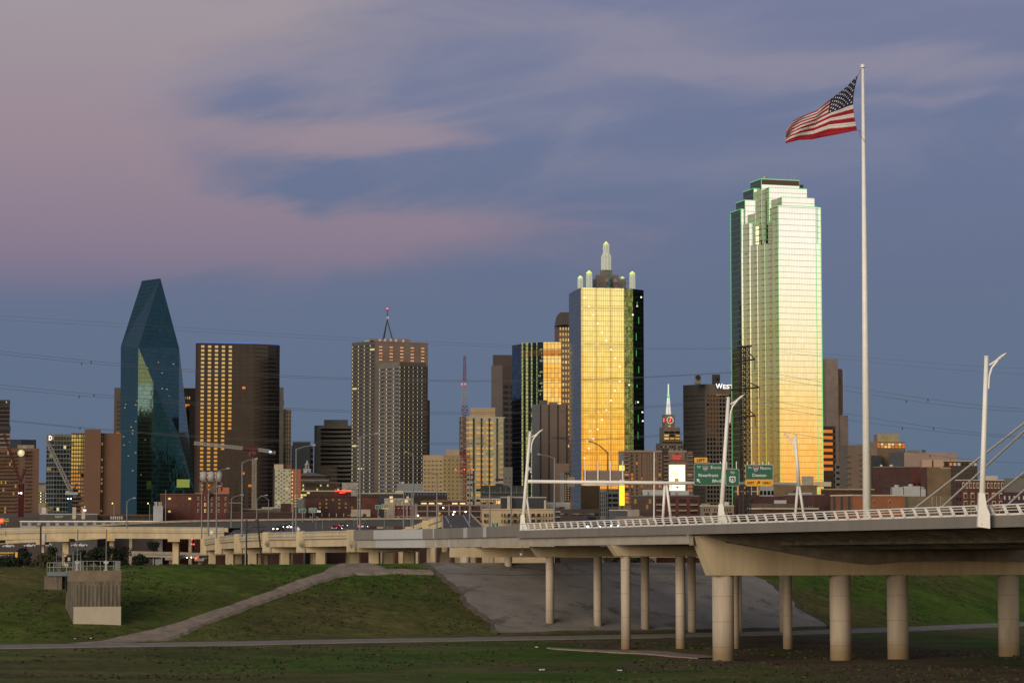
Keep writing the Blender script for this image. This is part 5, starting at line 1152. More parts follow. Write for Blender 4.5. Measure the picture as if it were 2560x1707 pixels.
lowb('mustard stucco warehouse wall with dark corner strip behind the stay cables', 2302, 2318, 2377, 1167, 1400, [BRICK2, MUST, MUST], wins=((1, 1, 1, 1203, 1207, SBLK, .04, 1, {'u0': .85}), (1, 12, 1, 1168, 1171, WHT, .8, .5, {'u0': .55})), tops=())
for x0, x1 in ((2305, 2330), (2334, 2358)):
    A, C = P(x0, 1166, 1412), P(x1, 1149, 1412); b = M(); b.bb(A.x, C.x, 1412, 1420, A.z - 1, C.z); q = b.build('roof_tank', mat('copper_tan_tank', (0.341, 0.231, 0.154), .5, ns=1, na=.15), loc=(A.x, 1412, A.z)); tag(q, 'pale boxy cooling unit on the mustard warehouse roof, %s of the pair' % ('left' if x0 < 2310 else 'right'), 'cooling unit', 'rooftop cooling units')  # even copper tan colour on both units
lowb('ornate brick and cream hotel with a heavy cornice right of the mustard warehouse', 2389, 2404, 2510, 1199, 1300, [BRICK2, BRICK, BRICK], name='brick_hotel', wins=((1, 12, 1, 1205, 1221, TRIM, .62, .95), (1, 12, 1, 1207, 1219, DG, .3, .8, {'pr': .3}), (1, 6, 3, 1228, 1290, TRIM, .5, .72), (1, 6, 3, 1230, 1288, DG, .34, .55, {'pr': .3}), (0, 2, 5, 1205, 1290, DG, .4, .5)), tops=((2455, 2494, 1189, TRIM, 'penthouse'),), trim=TRIM)
lowb('flat grey building with dark roof equipment at the right edge', 2508, None, 2600, 1195, 1380, GREYST, tops=((2532, 2575, 1212, DARKM, 'roof_unit'), (2545, 2600, 1187, GREYD, 'penthouse')), wins=((0, 4, 1, 1240, 1262, WHT, .5, .8),))
lowb('dark plum brick block below the cables at the right edge', 2505, None, 2600, 1230, 1150, mat('plum_brick', (0.041, 0.017, 0.022)), wins=((0, 8, 1, 1238, 1250, WHT, .3, .8),))
lowb('low mustard building with white roof fans just right of the orange brick block', 2260, 2270, 2378, 1240, 1120, [GREYD, mat('dull_mustard', (0.152, 0.115, 0.065)), MUST], wins=((1, 3, 1, 1238, 1275, TRIM, .12, .9, {'u0': .5, 'u1': .8}), (1, 3, 1, 1240, 1280, DG, .2, .9, {'u0': .5, 'u1': .8, 'pr': .05})))
for k, (x0, x1, yt, yb) in enumerate(((2231, 2258, 1217, 1235), (2260, 2300, 1215, 1236), (2302, 2314, 1222, 1236))):
    A, C = P(x0, yb, 1126), P(x1, yt, 1126); b = M(); b.bb(A.x, C.x, 1126, 1132, A.z - 1, C.z); b.tube(((A.x + C.x) / 2, 1129, C.z), ((A.x + C.x) / 2, 1129, C.z + 1.0), 1.1, n=10); tag(b.build('rooftop_unit', LGREY, loc=(A.x, 1126, A.z)), ['left pale rooftop unit beside the flagpole', 'largest grey rooftop unit on the mustard building', 'smallest rooftop unit, right of the largest one'][k], 'rooftop unit', 'rooftop units near the flagpole')
lowb('orange brick block with cream cornice and two small windows at the flagpole foot', 2076, 2132, 2262, 1237, 980, [BRICKO, mat('bright_orange_brick', (0.228, 0.084, 0.034), .9, ns=.2, na=.15), BRICKO], wins=((1, 2, 2, 1246, 1278, TRIM, .10, .55, {'u0': .25, 'u1': .85}), (1, 2, 2, 1247, 1277, DG, .07, .45, {'u0': .25, 'u1': .85, 'pr': .2}), (0, 3, 1, 1240, 1280, BG, .3, .95)), trim=TRIM)
lowb('low brick building with a yellow parapet strip left of the flagpole', 2052, None, 2185, 1222, 1060, BRICK2, trim=mat('yellow_trim', (0.303, 0.248, 0.121)))
lowb('dark red brick warehouse in front of the stepped tower foot', 1958, 2035, 2060, 1236, 1020, [BRICK2, BRICK2, BRICK2], wins=((0, 6, 1, 1262, 1275, BG, .7, .8), (0, 14, 1, 1263, 1275, WHT, .12, .7, {'pr': .3})), trim=GREYST, tops=((1970, 1992, 1233, LGREY, 'roof_unit'), (1996, 2030, 1231, LGREY, 'roof_unit')))
lowb('tan flat-roofed block with white roof boxes behind the brick warehouse', 1934, None, 2042, 1212, 1240, MUST, tops=((2004, 2034, 1190, mat('white_box', (0.275, 0.237, 0.176)), 'roof_box'), (2035, 2078, 1204, TRIM, 'roof_box')), wins=((0, 2, 1, 1225, 1232, BRICK2, .3, .8, {'u0': .4, 'u1': .7}),))
lowb('low dark brick shop row with pale cornice lines under the right gantry leg', 1868, 1905, 2046, 1270, 985, [BRICK2, BRICK2, BRICK2], wins=((1, 5, 1, 1272, 1278, DG, .6, .9),), trim=TRIM)
lowb('brown flat stucco box behind the lattice pylon foot', 1872, None, 1990, 1258, 1000, mat('brown_stucco', (0.094, 0.061, 0.039)), tops=((1935, 1966, 1250, LGREY, 'roof_unit'),))
lowb('dark red brick block with a narrow arch behind the lattice pylon', 1832, None, 2020, 1240, 1050, BRICK2, wins=((0, 3, 1, 1245, 1290, BG, .15, .9, {'u1': .3}),))
lowb('small pale office with dark strip windows at the foot of the stepped tower', 1898, None, 1936, 1216, 1300, LGREY, wins=((0, 4, 1, 1226, 1237, DG, .7, .95),))
lowb('dark low hall with a golden reflecting strip at the stepped tower foot', 1836, None, 1902, 1212, 1400, CHAR, wins=((0, 4, 1, 1214, 1238, GG, .25, .9, {'aim': 12}), (0, 1, 1, 1227, 1229, WHT, 1, 1, {'pr': .4})))
lowb('cream ornate low building with arched dark windows behind the front lamp mast', 1750, 1757, 1834, 1263, 1000, [GREYST, BEIGE, BEIGE], wins=((1, 12, 1, 1270, 1278, BG, .4, .9, {'skip': lambda c, r: c % 4 == 3}), (1, 4, 1, 1281, 1291, DG, .6, .9)), tops=((1753, 1774, 1258, BEIGE, 'raised_bay'), (1806, 1822, 1254, WHT, 'roof_tank')), trim=TRIM)
B = lowb('red brick loft building with large dark windows and pale sills below the hotel', 1577, 1636, 1748, 1238, 1010, [mat('maroon_glass_wall', (0.033, 0.017, 0.018), .4), BRICK, BRICK], name='brick_loft_building', th=(-1, 8), wins=((1, 4, 4, 1244, 1300, BG, .66, .62, {'alt': [(.12, mat('dim_orange_room', (0.083, 0.028, 0.011)), None)]}), (0, 8, 4, 1246, 1300, GRG, .82, .82, {'alt': [(.85, mat('maroon_pane', (0.050, 0.025, 0.025), .25), None)]}), (1, 4, 4, 1254, 1312, TRIM, .7, .12, {'part': 'sill', 'pr': .4})), trim=GREYST)
for k, (x0, x1, yt) in enumerate(((1606, 1660, 1224), (1676, 1722, 1226))):
    A, C = P(x0, 1240, 1016), P(x1, yt, 1016); b = M(); b.bb(A.x, C.x, 1016, 1023, A.z - 1, C.z); b.bb(A.x, A.x + 2, 1015, 1023, A.z - 1, C.z - .6); tag(b.build('rooftop_unit', LGREY, loc=(A.x, 1016, A.z)), ['long pale plant box on the loft building roof, left of the A-frame leg', 'pale plant box on the loft building roof below the bright billboard'][k], 'rooftop unit', 'plant boxes on the brick loft roof')
# the hotel with the billboard
HB = mat('hotel_brown_concrete', (0.148, 0.095, 0.063), .9, ns=.1, na=.12)
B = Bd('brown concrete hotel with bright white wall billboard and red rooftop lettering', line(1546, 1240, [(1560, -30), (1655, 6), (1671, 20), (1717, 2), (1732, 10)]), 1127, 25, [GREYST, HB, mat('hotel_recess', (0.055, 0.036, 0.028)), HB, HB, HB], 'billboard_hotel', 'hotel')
B.band(1, 1, 1128, 1130, PINKC, 1.0, .8, part='cornice').band(3, 1, 1128, 1130, PINKC, 1.0, .8, part='cornice')
B.band(1, 13, 1140, 1258, PINKC, .5, 1.0, 0, .14).win(1, 7, 13, 1134, 1258, DG, .42, .6, u0=.15, alt=lambda c, r: [(.65 if r > 4 and c in (0, 2, 5) else .05, OG, 12)]).win(1, 1, 13, 1134, 1258, BG, .8, .6, u1=.13, alt=lambda c, r: [(.8 if r > 4 else 0, OG, 12)])
B.rib(1, [.15, .29, .43, .57, .71, .85], 1132, 1258, HB, 1.0, .3)
B.band(4, 12, 1140, 1245, PINKC, .5, 1.2).win(4, 1, 12, 1134, 1250, BG, .8, .6, alt=lambda c, r: [(.7 if r > 4 else .1, OG, 12)]).band(2, 12, 1140, 1245, PINKC, .5, 1.0, .3, 1.0)
B.flush()
def panel(x0, x1, y0, y1, Y, m, nm, parent, th=.2): A, C = P(x0, y1, Y), P(x1, y0, Y); b = M(); b.bb(A.x, C.x, Y - th, Y, A.z, C.z); return b.build(nm, m, parent)
YH = min(p[1] for p in B.pts[3:5]) - .3
panel(1672, 1713, 1130, 1150, YH, TAN2, 'sign_panel', B.t); panel(1671, 1714.5, 1160, 1226, YH, TRIM, 'billboard_frame', B.t)
panel(1673, 1712, 1162, 1226, YH - .25, emit('billboard_glow', (1, .95, .72), .95), 'billboard', B.t)
RN = emit('red_sign_light', (1, .03, .05), .9)
lettering('CROWNE', B.t, 1692, 1140, YH - .5, 23, 4.6, RN, 'sign_letter'); lettering('PLAZA', B.t, 1692, 1146, YH - .5, 17, 4.6, RN, 'sign_letter')
b = M(); c = P(1692, 1134.3, YH - .4); b.tube(c, c + Vector((0, -.1, 0)), .75, n=12); b.build('sign_emblem', BRICKO, B.t)
TXT = mat('billboard_text', (0.248, 0.220, 0.154), .8)
for k, (w, y) in enumerate(((20, 1178), (23, 1183), (17, 1188))): lettering(['YOUR IS TIME', 'BRIGHTER THAN', 'ONE OF US'][k] if False else '......', B.t, 1688, y, YH - .5, w, 1.6, TXT, 'small_print', .05)
b = M(); c = P(1691.5, 1200, YH - .5)
b.tube(c, c + Vector((0, -.1, 0)), 1.0, n=14); b.build('sun_motif', SYEL, B.t)
b = M(); c = P(1693.5, 1219, YH - .5)
for k in range(5): a = R(30 + 30 * k); b.bar(c, c + Vector((math.cos(a) * .8, 0, math.sin(a) * .8)), .1)
b.box(tuple(c), (1.0, .1, .25)); b.build('crown_motif', SRED, B.t)
b = M(); b.box(tuple(P(1554, 1142, YH + 10)), (.9, .3, 1.8)); b.build('side_sign', RN, B.t)
for k in range(2):
    b = M(); c = P(1661 + 11 * k, 1215, 1002); r = 1.15
    for q in range(12): a0 = q * math.pi / 6; b.bar(c + Vector((r * math.cos(a0), 0, r * math.sin(a0))), c + Vector((r * math.cos(a0 + .52), 0, r * math.sin(a0 + .52))), .09); b.bar(c, c + Vector((r * math.cos(a0), 0, r * math.sin(a0))), .04)
    b.tube(P(1661 + 11 * k, 1222, 1002), P(1661 + 11 * k, 1242, 1002), .12, n=5); tag(b.build('round_antenna', LGREY, loc=tuple(c)), 'round wire dish beside the A-frame gantry leg, %s one' % ('left' if k == 0 else 'right'), 'antenna', 'round wire antennas on the loft roof')
# yellow column sign, HOME building, misc
b = M(); A, C = P(1549, 1263, 1100), P(1561, 1163, 1100); b.bb(A.x, C.x, 1100, 1101.5, A.z, C.z)
t = thing('lit_pylon_sign', 'tall bright yellow illuminated pylon in front of the gold tower foot', 'sign', tuple(P(1555, 1290, 1100))); b.build('light_box', emit('yellow_light_box', (.95, .80, .03), 1.1), t)
b = M()
for k in range(30): c = P(random.uniform(1551, 1559), 1170 + k * 3.1, 1099.8); b.box(tuple(c), (.15, .1, .45))
b.build('pattern', mat('dark_mark', (0.138, 0.088, 0.011)), t); b = M(); b.tube(P(1555, 1330, 1101), P(1555, 1262, 1101), .4, n=8); b.build('post', DARKM, t)
B = lowb('grey office with HOME lettering at the foot of the gold tower', 1499, 1514, 1562, 1222, 1330, [GREYST, mat('blue_grey_stone', (0.083, 0.088, 0.083)), GREYST], name='office_building', wins=((1, 3, 5, 1232, 1292, DG, .86, .6), (0, 3, 6, 1228, 1290, DG, .4, .8)))
lettering('HOME', B.t, 1539, 1225, 1305, 18, 4.6, SBLK, 'sign_letter', .15); lettering('BANK', B.t, 1505, 1225, 1322, 10, 2.2, SBLK, 'sign_letter', .15) if False else None
lowb('black glass podium under the gold tower beside the HOME office', 1452, None, 1500, 1214, 1700, BG, name='office_building', wins=((0, 8, 10, 1216, 1290, DG, .92, .9),))
lowb('blue glass stair tower with white floor plates beside the grooved brown slab', 1400, 1411, 1424, 1180, 1650, [GREYST, mat('blue_dark_glass', (0.011, 0.019, 0.033), .15), GREYST], name='office_building', wins=((1, 2, 11, 1186, 1252, PG, .3, .35),))
B = lowb('brown annexe with a pale roof notch in front of the grooved brown slab', 1388, None, 1423, 1158, 1690, TAN2, name='office_building')
lowb('charcoal cinema-like box with a cream right edge left of the leftmost lamp mast', 1252, None, 1366, 1242, 1120, CHAR, trim=LGREY, wins=((0, 1, 1, 1252, 1272, TRIM, .04, 1, {'u0': .94, 'u1': 1.9, 'skip': lambda c, r: True}),))
b = M(); A, C = P(1360, 1275, 1118), P(1365, 1250, 1118); b.bb(A.x, C.x, 1117, 1119, A.z, C.z); tag(b.build('cream_pilaster', TRIM, loc=(A.x, 1118, A.z)), 'cream pilaster at the right edge of the charcoal box', 'pilaster')
b = M(); A, C = P(1268, 1272, 1118), P(1275, 1240, 1118); b.bb(A.x, C.x, 1117, 1119, A.z, C.z); tag(b.build('cream_pilaster', TRIM, loc=(A.x, 1118, A.z)), 'cream pilaster in the middle of the charcoal box front', 'pilaster')
B = lowb('long cream three-storey apartment block with paired balconies left of the leftmost lamp mast', 1205, None, 1386, 1272, 960, mat('cream_stucco', (0.425, 0.319, 0.190), .9, ns=.2, na=.1), name='apartment_building', cat='apartment block', trim=TRIM)
def aw(x, y, w=4.5, m=DG): A, C = P(x - w / 2, y + 4.5, 959.7), P(x + w / 2, y - 4.5, 959.7); b = M(); b.bb(A.x, C.x, 959.4, 959.7, A.z, C.z); b.build('window', m, B.t)
GW = mat('green_grey_window', (0.055, 0.072, 0.050), .3)
for y in (1287.5, 1302.5):
    for x in (1212, 1219, 1255, 1262, 1300, 1307, 1314, 1359, 1366, 1374, 1380): aw(x, y, 3.6, GW if (x % 2) else DG)
    for x in (1274, 1288, 1333, 1347):
        aw(x, y, 9, DG); A, C = P(x - 6, y + 4, 958.6), P(x + 6, y + 1, 958.6); b = M(); b.bb(A.x, C.x, 958.4, 959.4, A.z - .15, A.z); b.tube((A.x, 958.5, C.z), (C.x, 958.5, C.z), .06, n=4)
        for k in range(7): xx = A.x + (C.x - A.x) * k / 6; b.bar((xx, 958.5, A.z), (xx, 958.5, C.z), .04)
        b.build('balcony', DARKM, B.t)
# brick parking garage with pale frame
B = Bd('brick and concrete parking garage with white columns and lit decks in the centre', line(985, 1150, [(1040, 0), (1205, 3)]), 1262, 30, [BRICK, BRICK2, BRICK], 'parking_garage', 'garage')
B.win(1, 6, 2, 1270, 1296, BG, .84, .62).rib(1, lin(7, -.07, 1.07), 1259, 1300, PINKC, .7, .8).band(1, 3, 1263, 1292, PINKC, .5, .6, part='deck_edge').band(0, 2, 1263, 1290, PINKC, .4, .5, part='deck_edge').rib(0, [.02, .6, .98], 1258, 1298, PINKC, .7, .6).flush()
lettering('PARKING', B.t, 1006, 1272, 1149, 42, 5, emit('teal_letter', (.35, .6, .6), .5), 'sign_letter', .15) if False else None
lettering('- - - - -', B.t, 1006, 1270, 1148, 42, 1.6, mat('pale_letter', (0.275, 0.330, 0.330)), 'faded_lettering', .1)
for k, (x, y) in enumerate(((1045, 1288), (1136, 1279), (1164, 1279), (1108, 1269), (1133, 1285))): c = P(x, y, 1148); b = M(); b.box(tuple(c), (.6, .4, .5)); b.build('deck_lamp', LWH, B.t)
B = lowb('red brick garage upper hall with six lit windows behind the white columns', 1050, None, 1166, 1251, 1215, BRICK, wins=((0, 6, 1, 1256, 1260, emit('soft_yellow_window', (.95, .72, .35), .8), .7, .9, {'skip': lambda c, r: c == 3}),), tops=((1085, 1120, 1248, BRICKO, 'penthouse'),), trim=GREYST)
lowb('low cream rooftop bar with potted palms at the right end of the garage', 1200, None, 1254, 1246, 1170, PINKC, wins=((0, 3, 1, 1249, 1260, PG, .6, .8, {'alt': [(.4, LW, None)]}),), trim=WHT)
lowb('cream rooftop building with palms left of the garage hall', 961, None, 1034, 1246, 1200, mat('cream_wall', (0.380, 0.319, 0.228)), wins=((0, 2, 1, 1248, 1256, LW, .2, .8),), tops=((974, 982, 1240, LW, 'roof_sign'), (1016, 1022, 1240, WHT, 'roof_unit')), trim=WHT)
lowb('white convention roof building with dark glass front above the garage', 994, None, 1118, 1228, 1350, NAVY, wins=((0, 16, 1, 1231, 1238, WHT, .06, .9), (0, 30, 1, 1239, 1250, DG, .7, .9)), trim=WHT)
lowb('smooth light grey curved-roof hall in front of the grey tower', 993, None, 1102, 1208, 1500, mat('smooth_grey', (0.182, 0.186, 0.190), .5, ns=.05, na=.08), tops=((1002, 1009, 1204, LGREY, 'roof_vent'),))
lowb('dark teal two-deck garage with white columns in front of the golden ribbon building', 1203, None, 1312, 1214, 1330, GREYD, wins=((0, 1, 1, 1216, 1229, mat('teal_screen', (0.017, 0.025, 0.025), .4), .98, .9), (0, 8, 1, 1215, 1232, WHT, .04, 1), (0, 8, 1, 1233, 1238, BG, .9, .8)), trim=NAVY, name='parking_garage', cat='garage')
lowb('long black hall with pale roof edge behind the red brick hotel', 893, None, 1008, 1232, 1300, CHAR, trim=TRIM, tops=((988, 1008, 1226, TRIM, 'roof_box'),))
lowb('white blank box building above the red neon lettering', 855, None, 893, 1206, 1450, mat('pale_render', (0.275, 0.242, 0.198)), wins=((0, 1, 1, 1219, 1224, GREYST, .6, .2),))
# brick hotel with neon
B = lowb('red brick hotel with small paired windows and red neon lettering on its roof', 764, 905, 946, 1240, 1150, [BRICK2, BRICK, BRICK], name='brick_hotel', cat='hotel', th=(2, 6), wins=((0, 7, 3, 1244, 1273, GRG, .28, .42, {'u0': .2, 'alt': [(.4, BG, None)]}), (0, 7, 1, 1282, 1292, TRIM, .12, .8, {'u0': .1})), trim=BRICK2)
B.top(825, 878, 1230, 1156, 10, BRICK2, 'upper_storey'); NE = emit('neon_red', (1, .05, .02), 2.2)
lettering('SpringHill Suites', B.t, 857.5, 1226.5, 1154, 41, 6.5, NE, 'neon_letter', .2); lettering('MARRIOTT', B.t, 856, 1231.5, 1154, 16, 2.6, NE, 'neon_letter', .2)
panel(878, 926, 1273, 1291, 1145, mat('cream_wall', (0.380, 0.319, 0.228)), 'entrance_block', B.t); panel(907, 915, 1284, 1291, 1144.7, BG, 'entrance', B.t)
lettering('56', B.t, 797.5, 1277.5, 1140, 9, 5.5, emit('white_digit', (1, .95, .85), .8), 'house_number', .2)
lowb('glassy dark hotel wing with pale grid between the checkered tower and the brick hotel', 732, None, 836, 1226, 1260, GREYD, wins=((0, 12, 3, 1229, 1245, DG, .85, .8, {'alt': [(.1, LY, None)]}),), trim=TRIM)
lowb('grey corrugated steel building with a lit glass edge beside the green road signs', 736, 745, 760, 1248, 1120, [mat('green_glass_strip', (0.022, 0.033, 0.017), .2), mat('corrugated_grey', (0.116, 0.116, 0.116), .6, ns=.8, na=.2), LGREY], tops=((746, 754, 1245, LGREY, 'roof_vent'),), wins=((0, 2, 5, 1235, 1268, LY, .4, .4),))
# cupola building
B = lowb('brick courthouse with hipped grey roof and a white cupola', 745, None, 850, 1205, 1480, BROWN, name='courthouse', wins=((0, 12, 2, 1208, 1228, BG, .4, .5, {'alt': [(.3, LY, None)]}),), trim=GREYST)
b = M(); A, C = P(748, 1190, 1480), P(811, 1190, 1480); zr_, zt_ = A.z, PZ(1180, 1485); r0 = [(A.x - 3, 1478, zr_), (C.x + 3, 1478, zr_), (C.x + 3, 1500, zr_), (A.x - 3, 1500, zr_)]; r1 = [(A.x + 4, 1486, zt_), (C.x - 8, 1486, zt_), (C.x - 8, 1490, zt_), (A.x + 4, 1490, zt_)]
for i in range(4): b.face([r0[i], r0[(i + 1) % 4], r1[(i + 1) % 4], r1[i]])
b.face(r1); b.face(r0[::-1]); b.build('hipped_roof', mat('grey_roof', (0.094, 0.094, 0.094)), B.t)
panel(745, 813, 1190, 1199, 1481, mat('brown_wall', (0.072, 0.039, 0.028)), 'attic', B.t, .2); panel(744, 824, 1199, 1203, 1477, GREYST, 'eave', B.t, 6)
CW = mat('cupola_white', (0.275, 0.275, 0.259), .7); b = M()
c = P(768, 1182, 1487); z = [PZ(v, 1487) for v in (1184, 1174, 1172, 1162, 1160, 1155, 1150)]
b.box((c.x, c.y, (z[0] + z[1]) / 2), (4, 4, z[1] - z[0])); b.box((c.x, c.y, (z[1] + z[2]) / 2), (4.6, 4.6, z[2] - z[1]))
for k in range(6): a = k * math.pi / 3 + .3; b.tube((c.x + 1.1 * math.cos(a), c.y + 1.1 * math.sin(a), z[2]), (c.x + 1.1 * math.cos(a), c.y + 1.1 * math.sin(a), z[3]), .25, n=6)
b.tube((c.x, c.y, z[2]), (c.x, c.y, z[3]), .5, n=8); b.tube((c.x, c.y, z[3]), (c.x, c.y, z[4]), 1.6, n=12); b.tube((c.x, c.y, z[4]), (c.x, c.y, z[5]), 1.0, .7, 12); b.tube((c.x, c.y, z[5]), (c.x, c.y, z[6]), .7, .08, 12); b.build('cupola', CW, B.t)
b = M(); q = P(770, 1179.5, 1484.9); b.tube(q, q + Vector((0, -.1, 0)), .6, n=12); b.build('clock_face', CHAR, B.t)
# checkered hotel
B = Bd('cream hotel tower with a checkered pattern of small windows and orange brick side', line(682, 1180, [(687, -50), (727, 4), (752, 12)]), 1172, 16, [BROWN2, mat('pale_yellow_panel', (0.380, 0.357, 0.243), .85, ns=.3, na=.08), mat('orange_brick_side', (0.319, 0.106, 0.050), .9, ns=.2, na=.1), BRICKO], 'checkered_hotel', 'hotel')
B.win(1, 6, 19, 1174, 1268, BG, .55, .55, u0=.0, skip=lambda c, r: (c + r) % 2 == 0 or c in (0, 4, 5) and r % 3 == 1, alt=[(.1, GW, None), (.06, LY, None)]).win(2, 3, 9, 1175, 1262, emit('soft_yellow_window', (.95, .72, .35), .8), .3, .35, u1=.9, skip=lambda c, r: c > 0)
B.block(line(685, 1182, [(708, 4)]), PZ(1160, 1182), 12, [mat('cream_wall', (0.380, 0.319, 0.228))], 'penthouse'); B.block(line(708, 1184, [(727, 4)]), PZ(1161, 1184), 12, [BRICKO], 'penthouse'); B.flush()
# left brick buildings and tanks
B = lowb('dark red brick warehouse with stepped corner gables left of the white tanks', 401, 416, 500, 1234, 1060, [BRICK2, BRICK, BRICK], name='brick_warehouse', th=(-20, 0), wins=((1, 5, 3, 1238, 1286, BG, .4, .32, {'alt': [(.12, LY, None)]}),), trim=BRICKO)
B = lowb('red brick warehouse with arched parapet and pale windows carrying the white tanks', 488, None, 573, 1232, 1050, BRICK, name='brick_warehouse', wins=((0, 5, 3, 1238, 1284, TRIM, .26, .5, {'alt': [(.2, LW, None)]}), (0, 5, 3, 1238, 1284, DG, .13, .34, {'pr': .3})), trim=PINKC)
b = M(); c = P(517, 1233, 1049); b.tube(c + Vector((0, .8, 0)), c, 1.6, n=24); b.build('arched_gable', BRICK, B.t); B.top(524, 536, 1208, 1056, 5, BRICKO, 'stair_tower'); B.top(545, 573, 1218, 1056, 8, mat('orange_brick_side', (0.304, 0.106, 0.050)), 'upper_storey')
t = thing('tank_platform', 'concrete frame platform above the brick roof carrying three white tanks', 'platform', tuple(P(528, 1222, 1056)))
b = M(); A, C = P(500, 1222, 1058), P(557, 1201, 1058); b.bb(A.x, C.x, 1056, 1062, C.z - .6, C.z)
for x in (501, 519, 538, 555): q = P(x, 1222, 1057); b.bb(q.x - .25, q.x + .25, 1056, 1056.6, A.z - 1, C.z)
b.build('frame', TAN2, t)
for k, x in enumerate((509, 528, 547)):
    b = M(); A, C = P(x, 1201, 1059), P(x, 1180, 1059); b.tube(A, C, 1.42, n=20); b.tube(C, C + Vector((0, 0, .35)), 1.42, .3, 20); tag(b.build('white_tank', mat('tank_white', (0.341, 0.319, 0.286), .6, ns=.5, na=.1), loc=tuple(A), smooth=True, auto=True), ['white cylindrical roof tank, nearest the gold-windowed bronze tower edge at left', 'middle white roof tank with a small dark nameplate', 'rightmost white roof tank beside the street lamp arm'][k], 'tank', 'three white roof tanks')
lowb('tan flat shed with white roof right of the tank warehouse', 573, None, 606, 1256, 1080, mat('tan_shed', (0.176, 0.121, 0.072)), trim=WHT, name='shed')
lowb('long low red brick wall building under the checkered hotel', 565, None, 760, 1280, 1030, BRICK2, trim=BROWN2, name='low_brick_building', wins=((0, 16, 1, 1290, 1297, BG, .4, .7),))
lowb('low building with brown roof slab and pale eave before the crane mast', 590, None, 682, 1272, 1100, TAN2, trim=TRIM)
lowb('grey sloped roof hall below the checkered hotel', 655, None, 705, 1268, 1120, GREYST, trim=WHT)
lowb('small brick gable building right below the checkered hotel', 702, None, 728, 1258, 1070, BRICK2, name='brick_house')
lowb('dim low brown station building with small lit signs behind the white train', 236, None, 382, 1286, 1110, BROWN2, trim=BRICKO, wins=((0, 6, 1, 1290, 1296, BG, .8, .7),))
b = lowb('pale grey concrete hut with antenna rods left of the brick warehouse', 384, None, 408, 1264, 1035, LGREY, name='equipment_hut')
q = M()
for x in (388, 392, 398, 403): q.tube(P(x, 1264, 1036), P(x, 1254, 1036), .25, n=6)
q.build('antenna_rod', WHT, b.t)
B = lowb('low grey industrial building with white NEW lettering left of the sloped tower', 100, None, 245, 1284, 1090, mat('grey_shed', (0.072, 0.066, 0.061)), wins=(), trim=LGREY, tops=((104, 115, 1268, WHT, 'roof_box'),))
lettering('NEW', B.t, 148, 1291, 1088, 20, 5, WHT, 'sign_letter', .1)
for k, x in enumerate((186, 209)):
    b = M(); A = P(x, 1293, 1080); b.box((A.x, A.y, A.z + 2.2), (1.5, 1.4, 4.2)); b.tube((A.x, A.y - .8, A.z), (A.x, A.y + .8, A.z), .8, n=14); tag(b.build('exhaust_fan', TRIM, loc=tuple(A)), 'cream exhaust hood with round dark fan, %s of the pair by the train' % ('left' if k == 0 else 'right'), 'exhaust fan', 'exhaust hoods behind the train')
t = thing('lit_sign_tower', 'small black sign with amber mark and white lit strip above the exhaust hood', 'sign', tuple(P(212, 1280, 1075))); b = M(); b.box(tuple(P(212, 1267, 1075)), (1.1, .4, 1.6)); b.build('dark_panel', SBLK, t); b = M(); b.box(tuple(P(212, 1266.5, 1074.7)), (.3, .1, .8)); b.build('amber_mark', LW, t); b = M(); b.box(tuple(P(212, 1275, 1075)), (1.1, .4, .7)); b.build('lit_strip', emit('letter_white', (1, 1, 1), 1.2), t)
lowb('dark residential podium mass behind the left end of the railing', 1385, None, 1500, 1272, 1050, BROWN2, wins=((0, 6, 1, 1280, 1290, DG, .5, .6), (0, 3, 1, 1283, 1285, WHT, .7, .5)), name='low_building')
lowb('brown and white balcony strip building just right of the cream apartments', 1387, None, 1400, 1268, 1000, BROWN2, wins=((0, 1, 3, 1272, 1312, LGREY, 1, .2, {'pr': 1}),), name='low_building')
lowb('low pale grey sheds in front of the grooved brown slab', 1366, None, 1425, 1255, 1150, LGREY, name='shed', wins=((0, 1, 1, 1266, 1272, BRICK, .35, .8, {'u0': .3}),))
lowb('white square shed with a bright panel behind the bridge railing', 1568, None, 1598, 1273, 980, mat('pale_render', (0.275, 0.242, 0.198)), name='shed')
lowb('blue-grey shed left of the bright square shed', 1522, None, 1568, 1274, 985, mat('blue_grey_shed', (0.066, 0.072, 0.083)), name='shed', trim=TRIM)
lowb('long low pink-brown wall building directly behind the railing', 1538, None, 1640, 1290, 940, mat('pink_brown_wall', (0.149, 0.105, 0.083)), name='low_building')
lowb('small dark houses strip at the far left behind the train', -40, None, 100, 1292, 1090, BROWN2, name='low_building')
#NEXT
# ------------------------------------------------------------------ concrete intake tower on the levee slope
YI = 425
it = thing('intake_tower', 'square stained concrete intake tower with pale lower wall, railings and a footbridge', 'tower', tuple(P(232, 1560, YI)))
A = P(184, 1500, YI); C = P(297, 1500, YI); zt = PZ(1426, YI); z1 = PZ(1516, YI); z2 = PZ(1453, YI); w = C.x - A.x
TI = 2.6
pl = [(A.x, YI), (C.x, YI + TI), (C.x - 2.2, YI + 10.5), (A.x - 2.9, YI + 9)]
ins = lambda k: [(A.x + k, YI + k * 1.4), (C.x - k, YI + TI + k * .8), (C.x - 2.2 - k, YI + 10.5 - k), (A.x - 2.9 + k * 1.3, YI + 9 - k)]
M().prism(ins(.12), -1.5, z1).build('lower_wall', [CONC2, NEWC, CONC2], it)
b = M(); b.prism(pl, -1.5, z1, [1, 0, 0, 0]); b.build('lower_wall', [CONC2, NEWC], it)
M().prism(ins(.06), z1, z2).build('fluted_wall', CONC2, it)
b = M()
for k in range(12):
    x = A.x + .3 + k * (w - .6) / 11; yy = YI + TI * (x - A.x) / w; b.bb(x - .16, x + .16, yy - .01, yy + .3, z1 + .05, z2 - .6)
b.build('flute', mat('stained_flute', (.13, .105, .07), .9, ns=1.4, na=.5, streak=1), it)
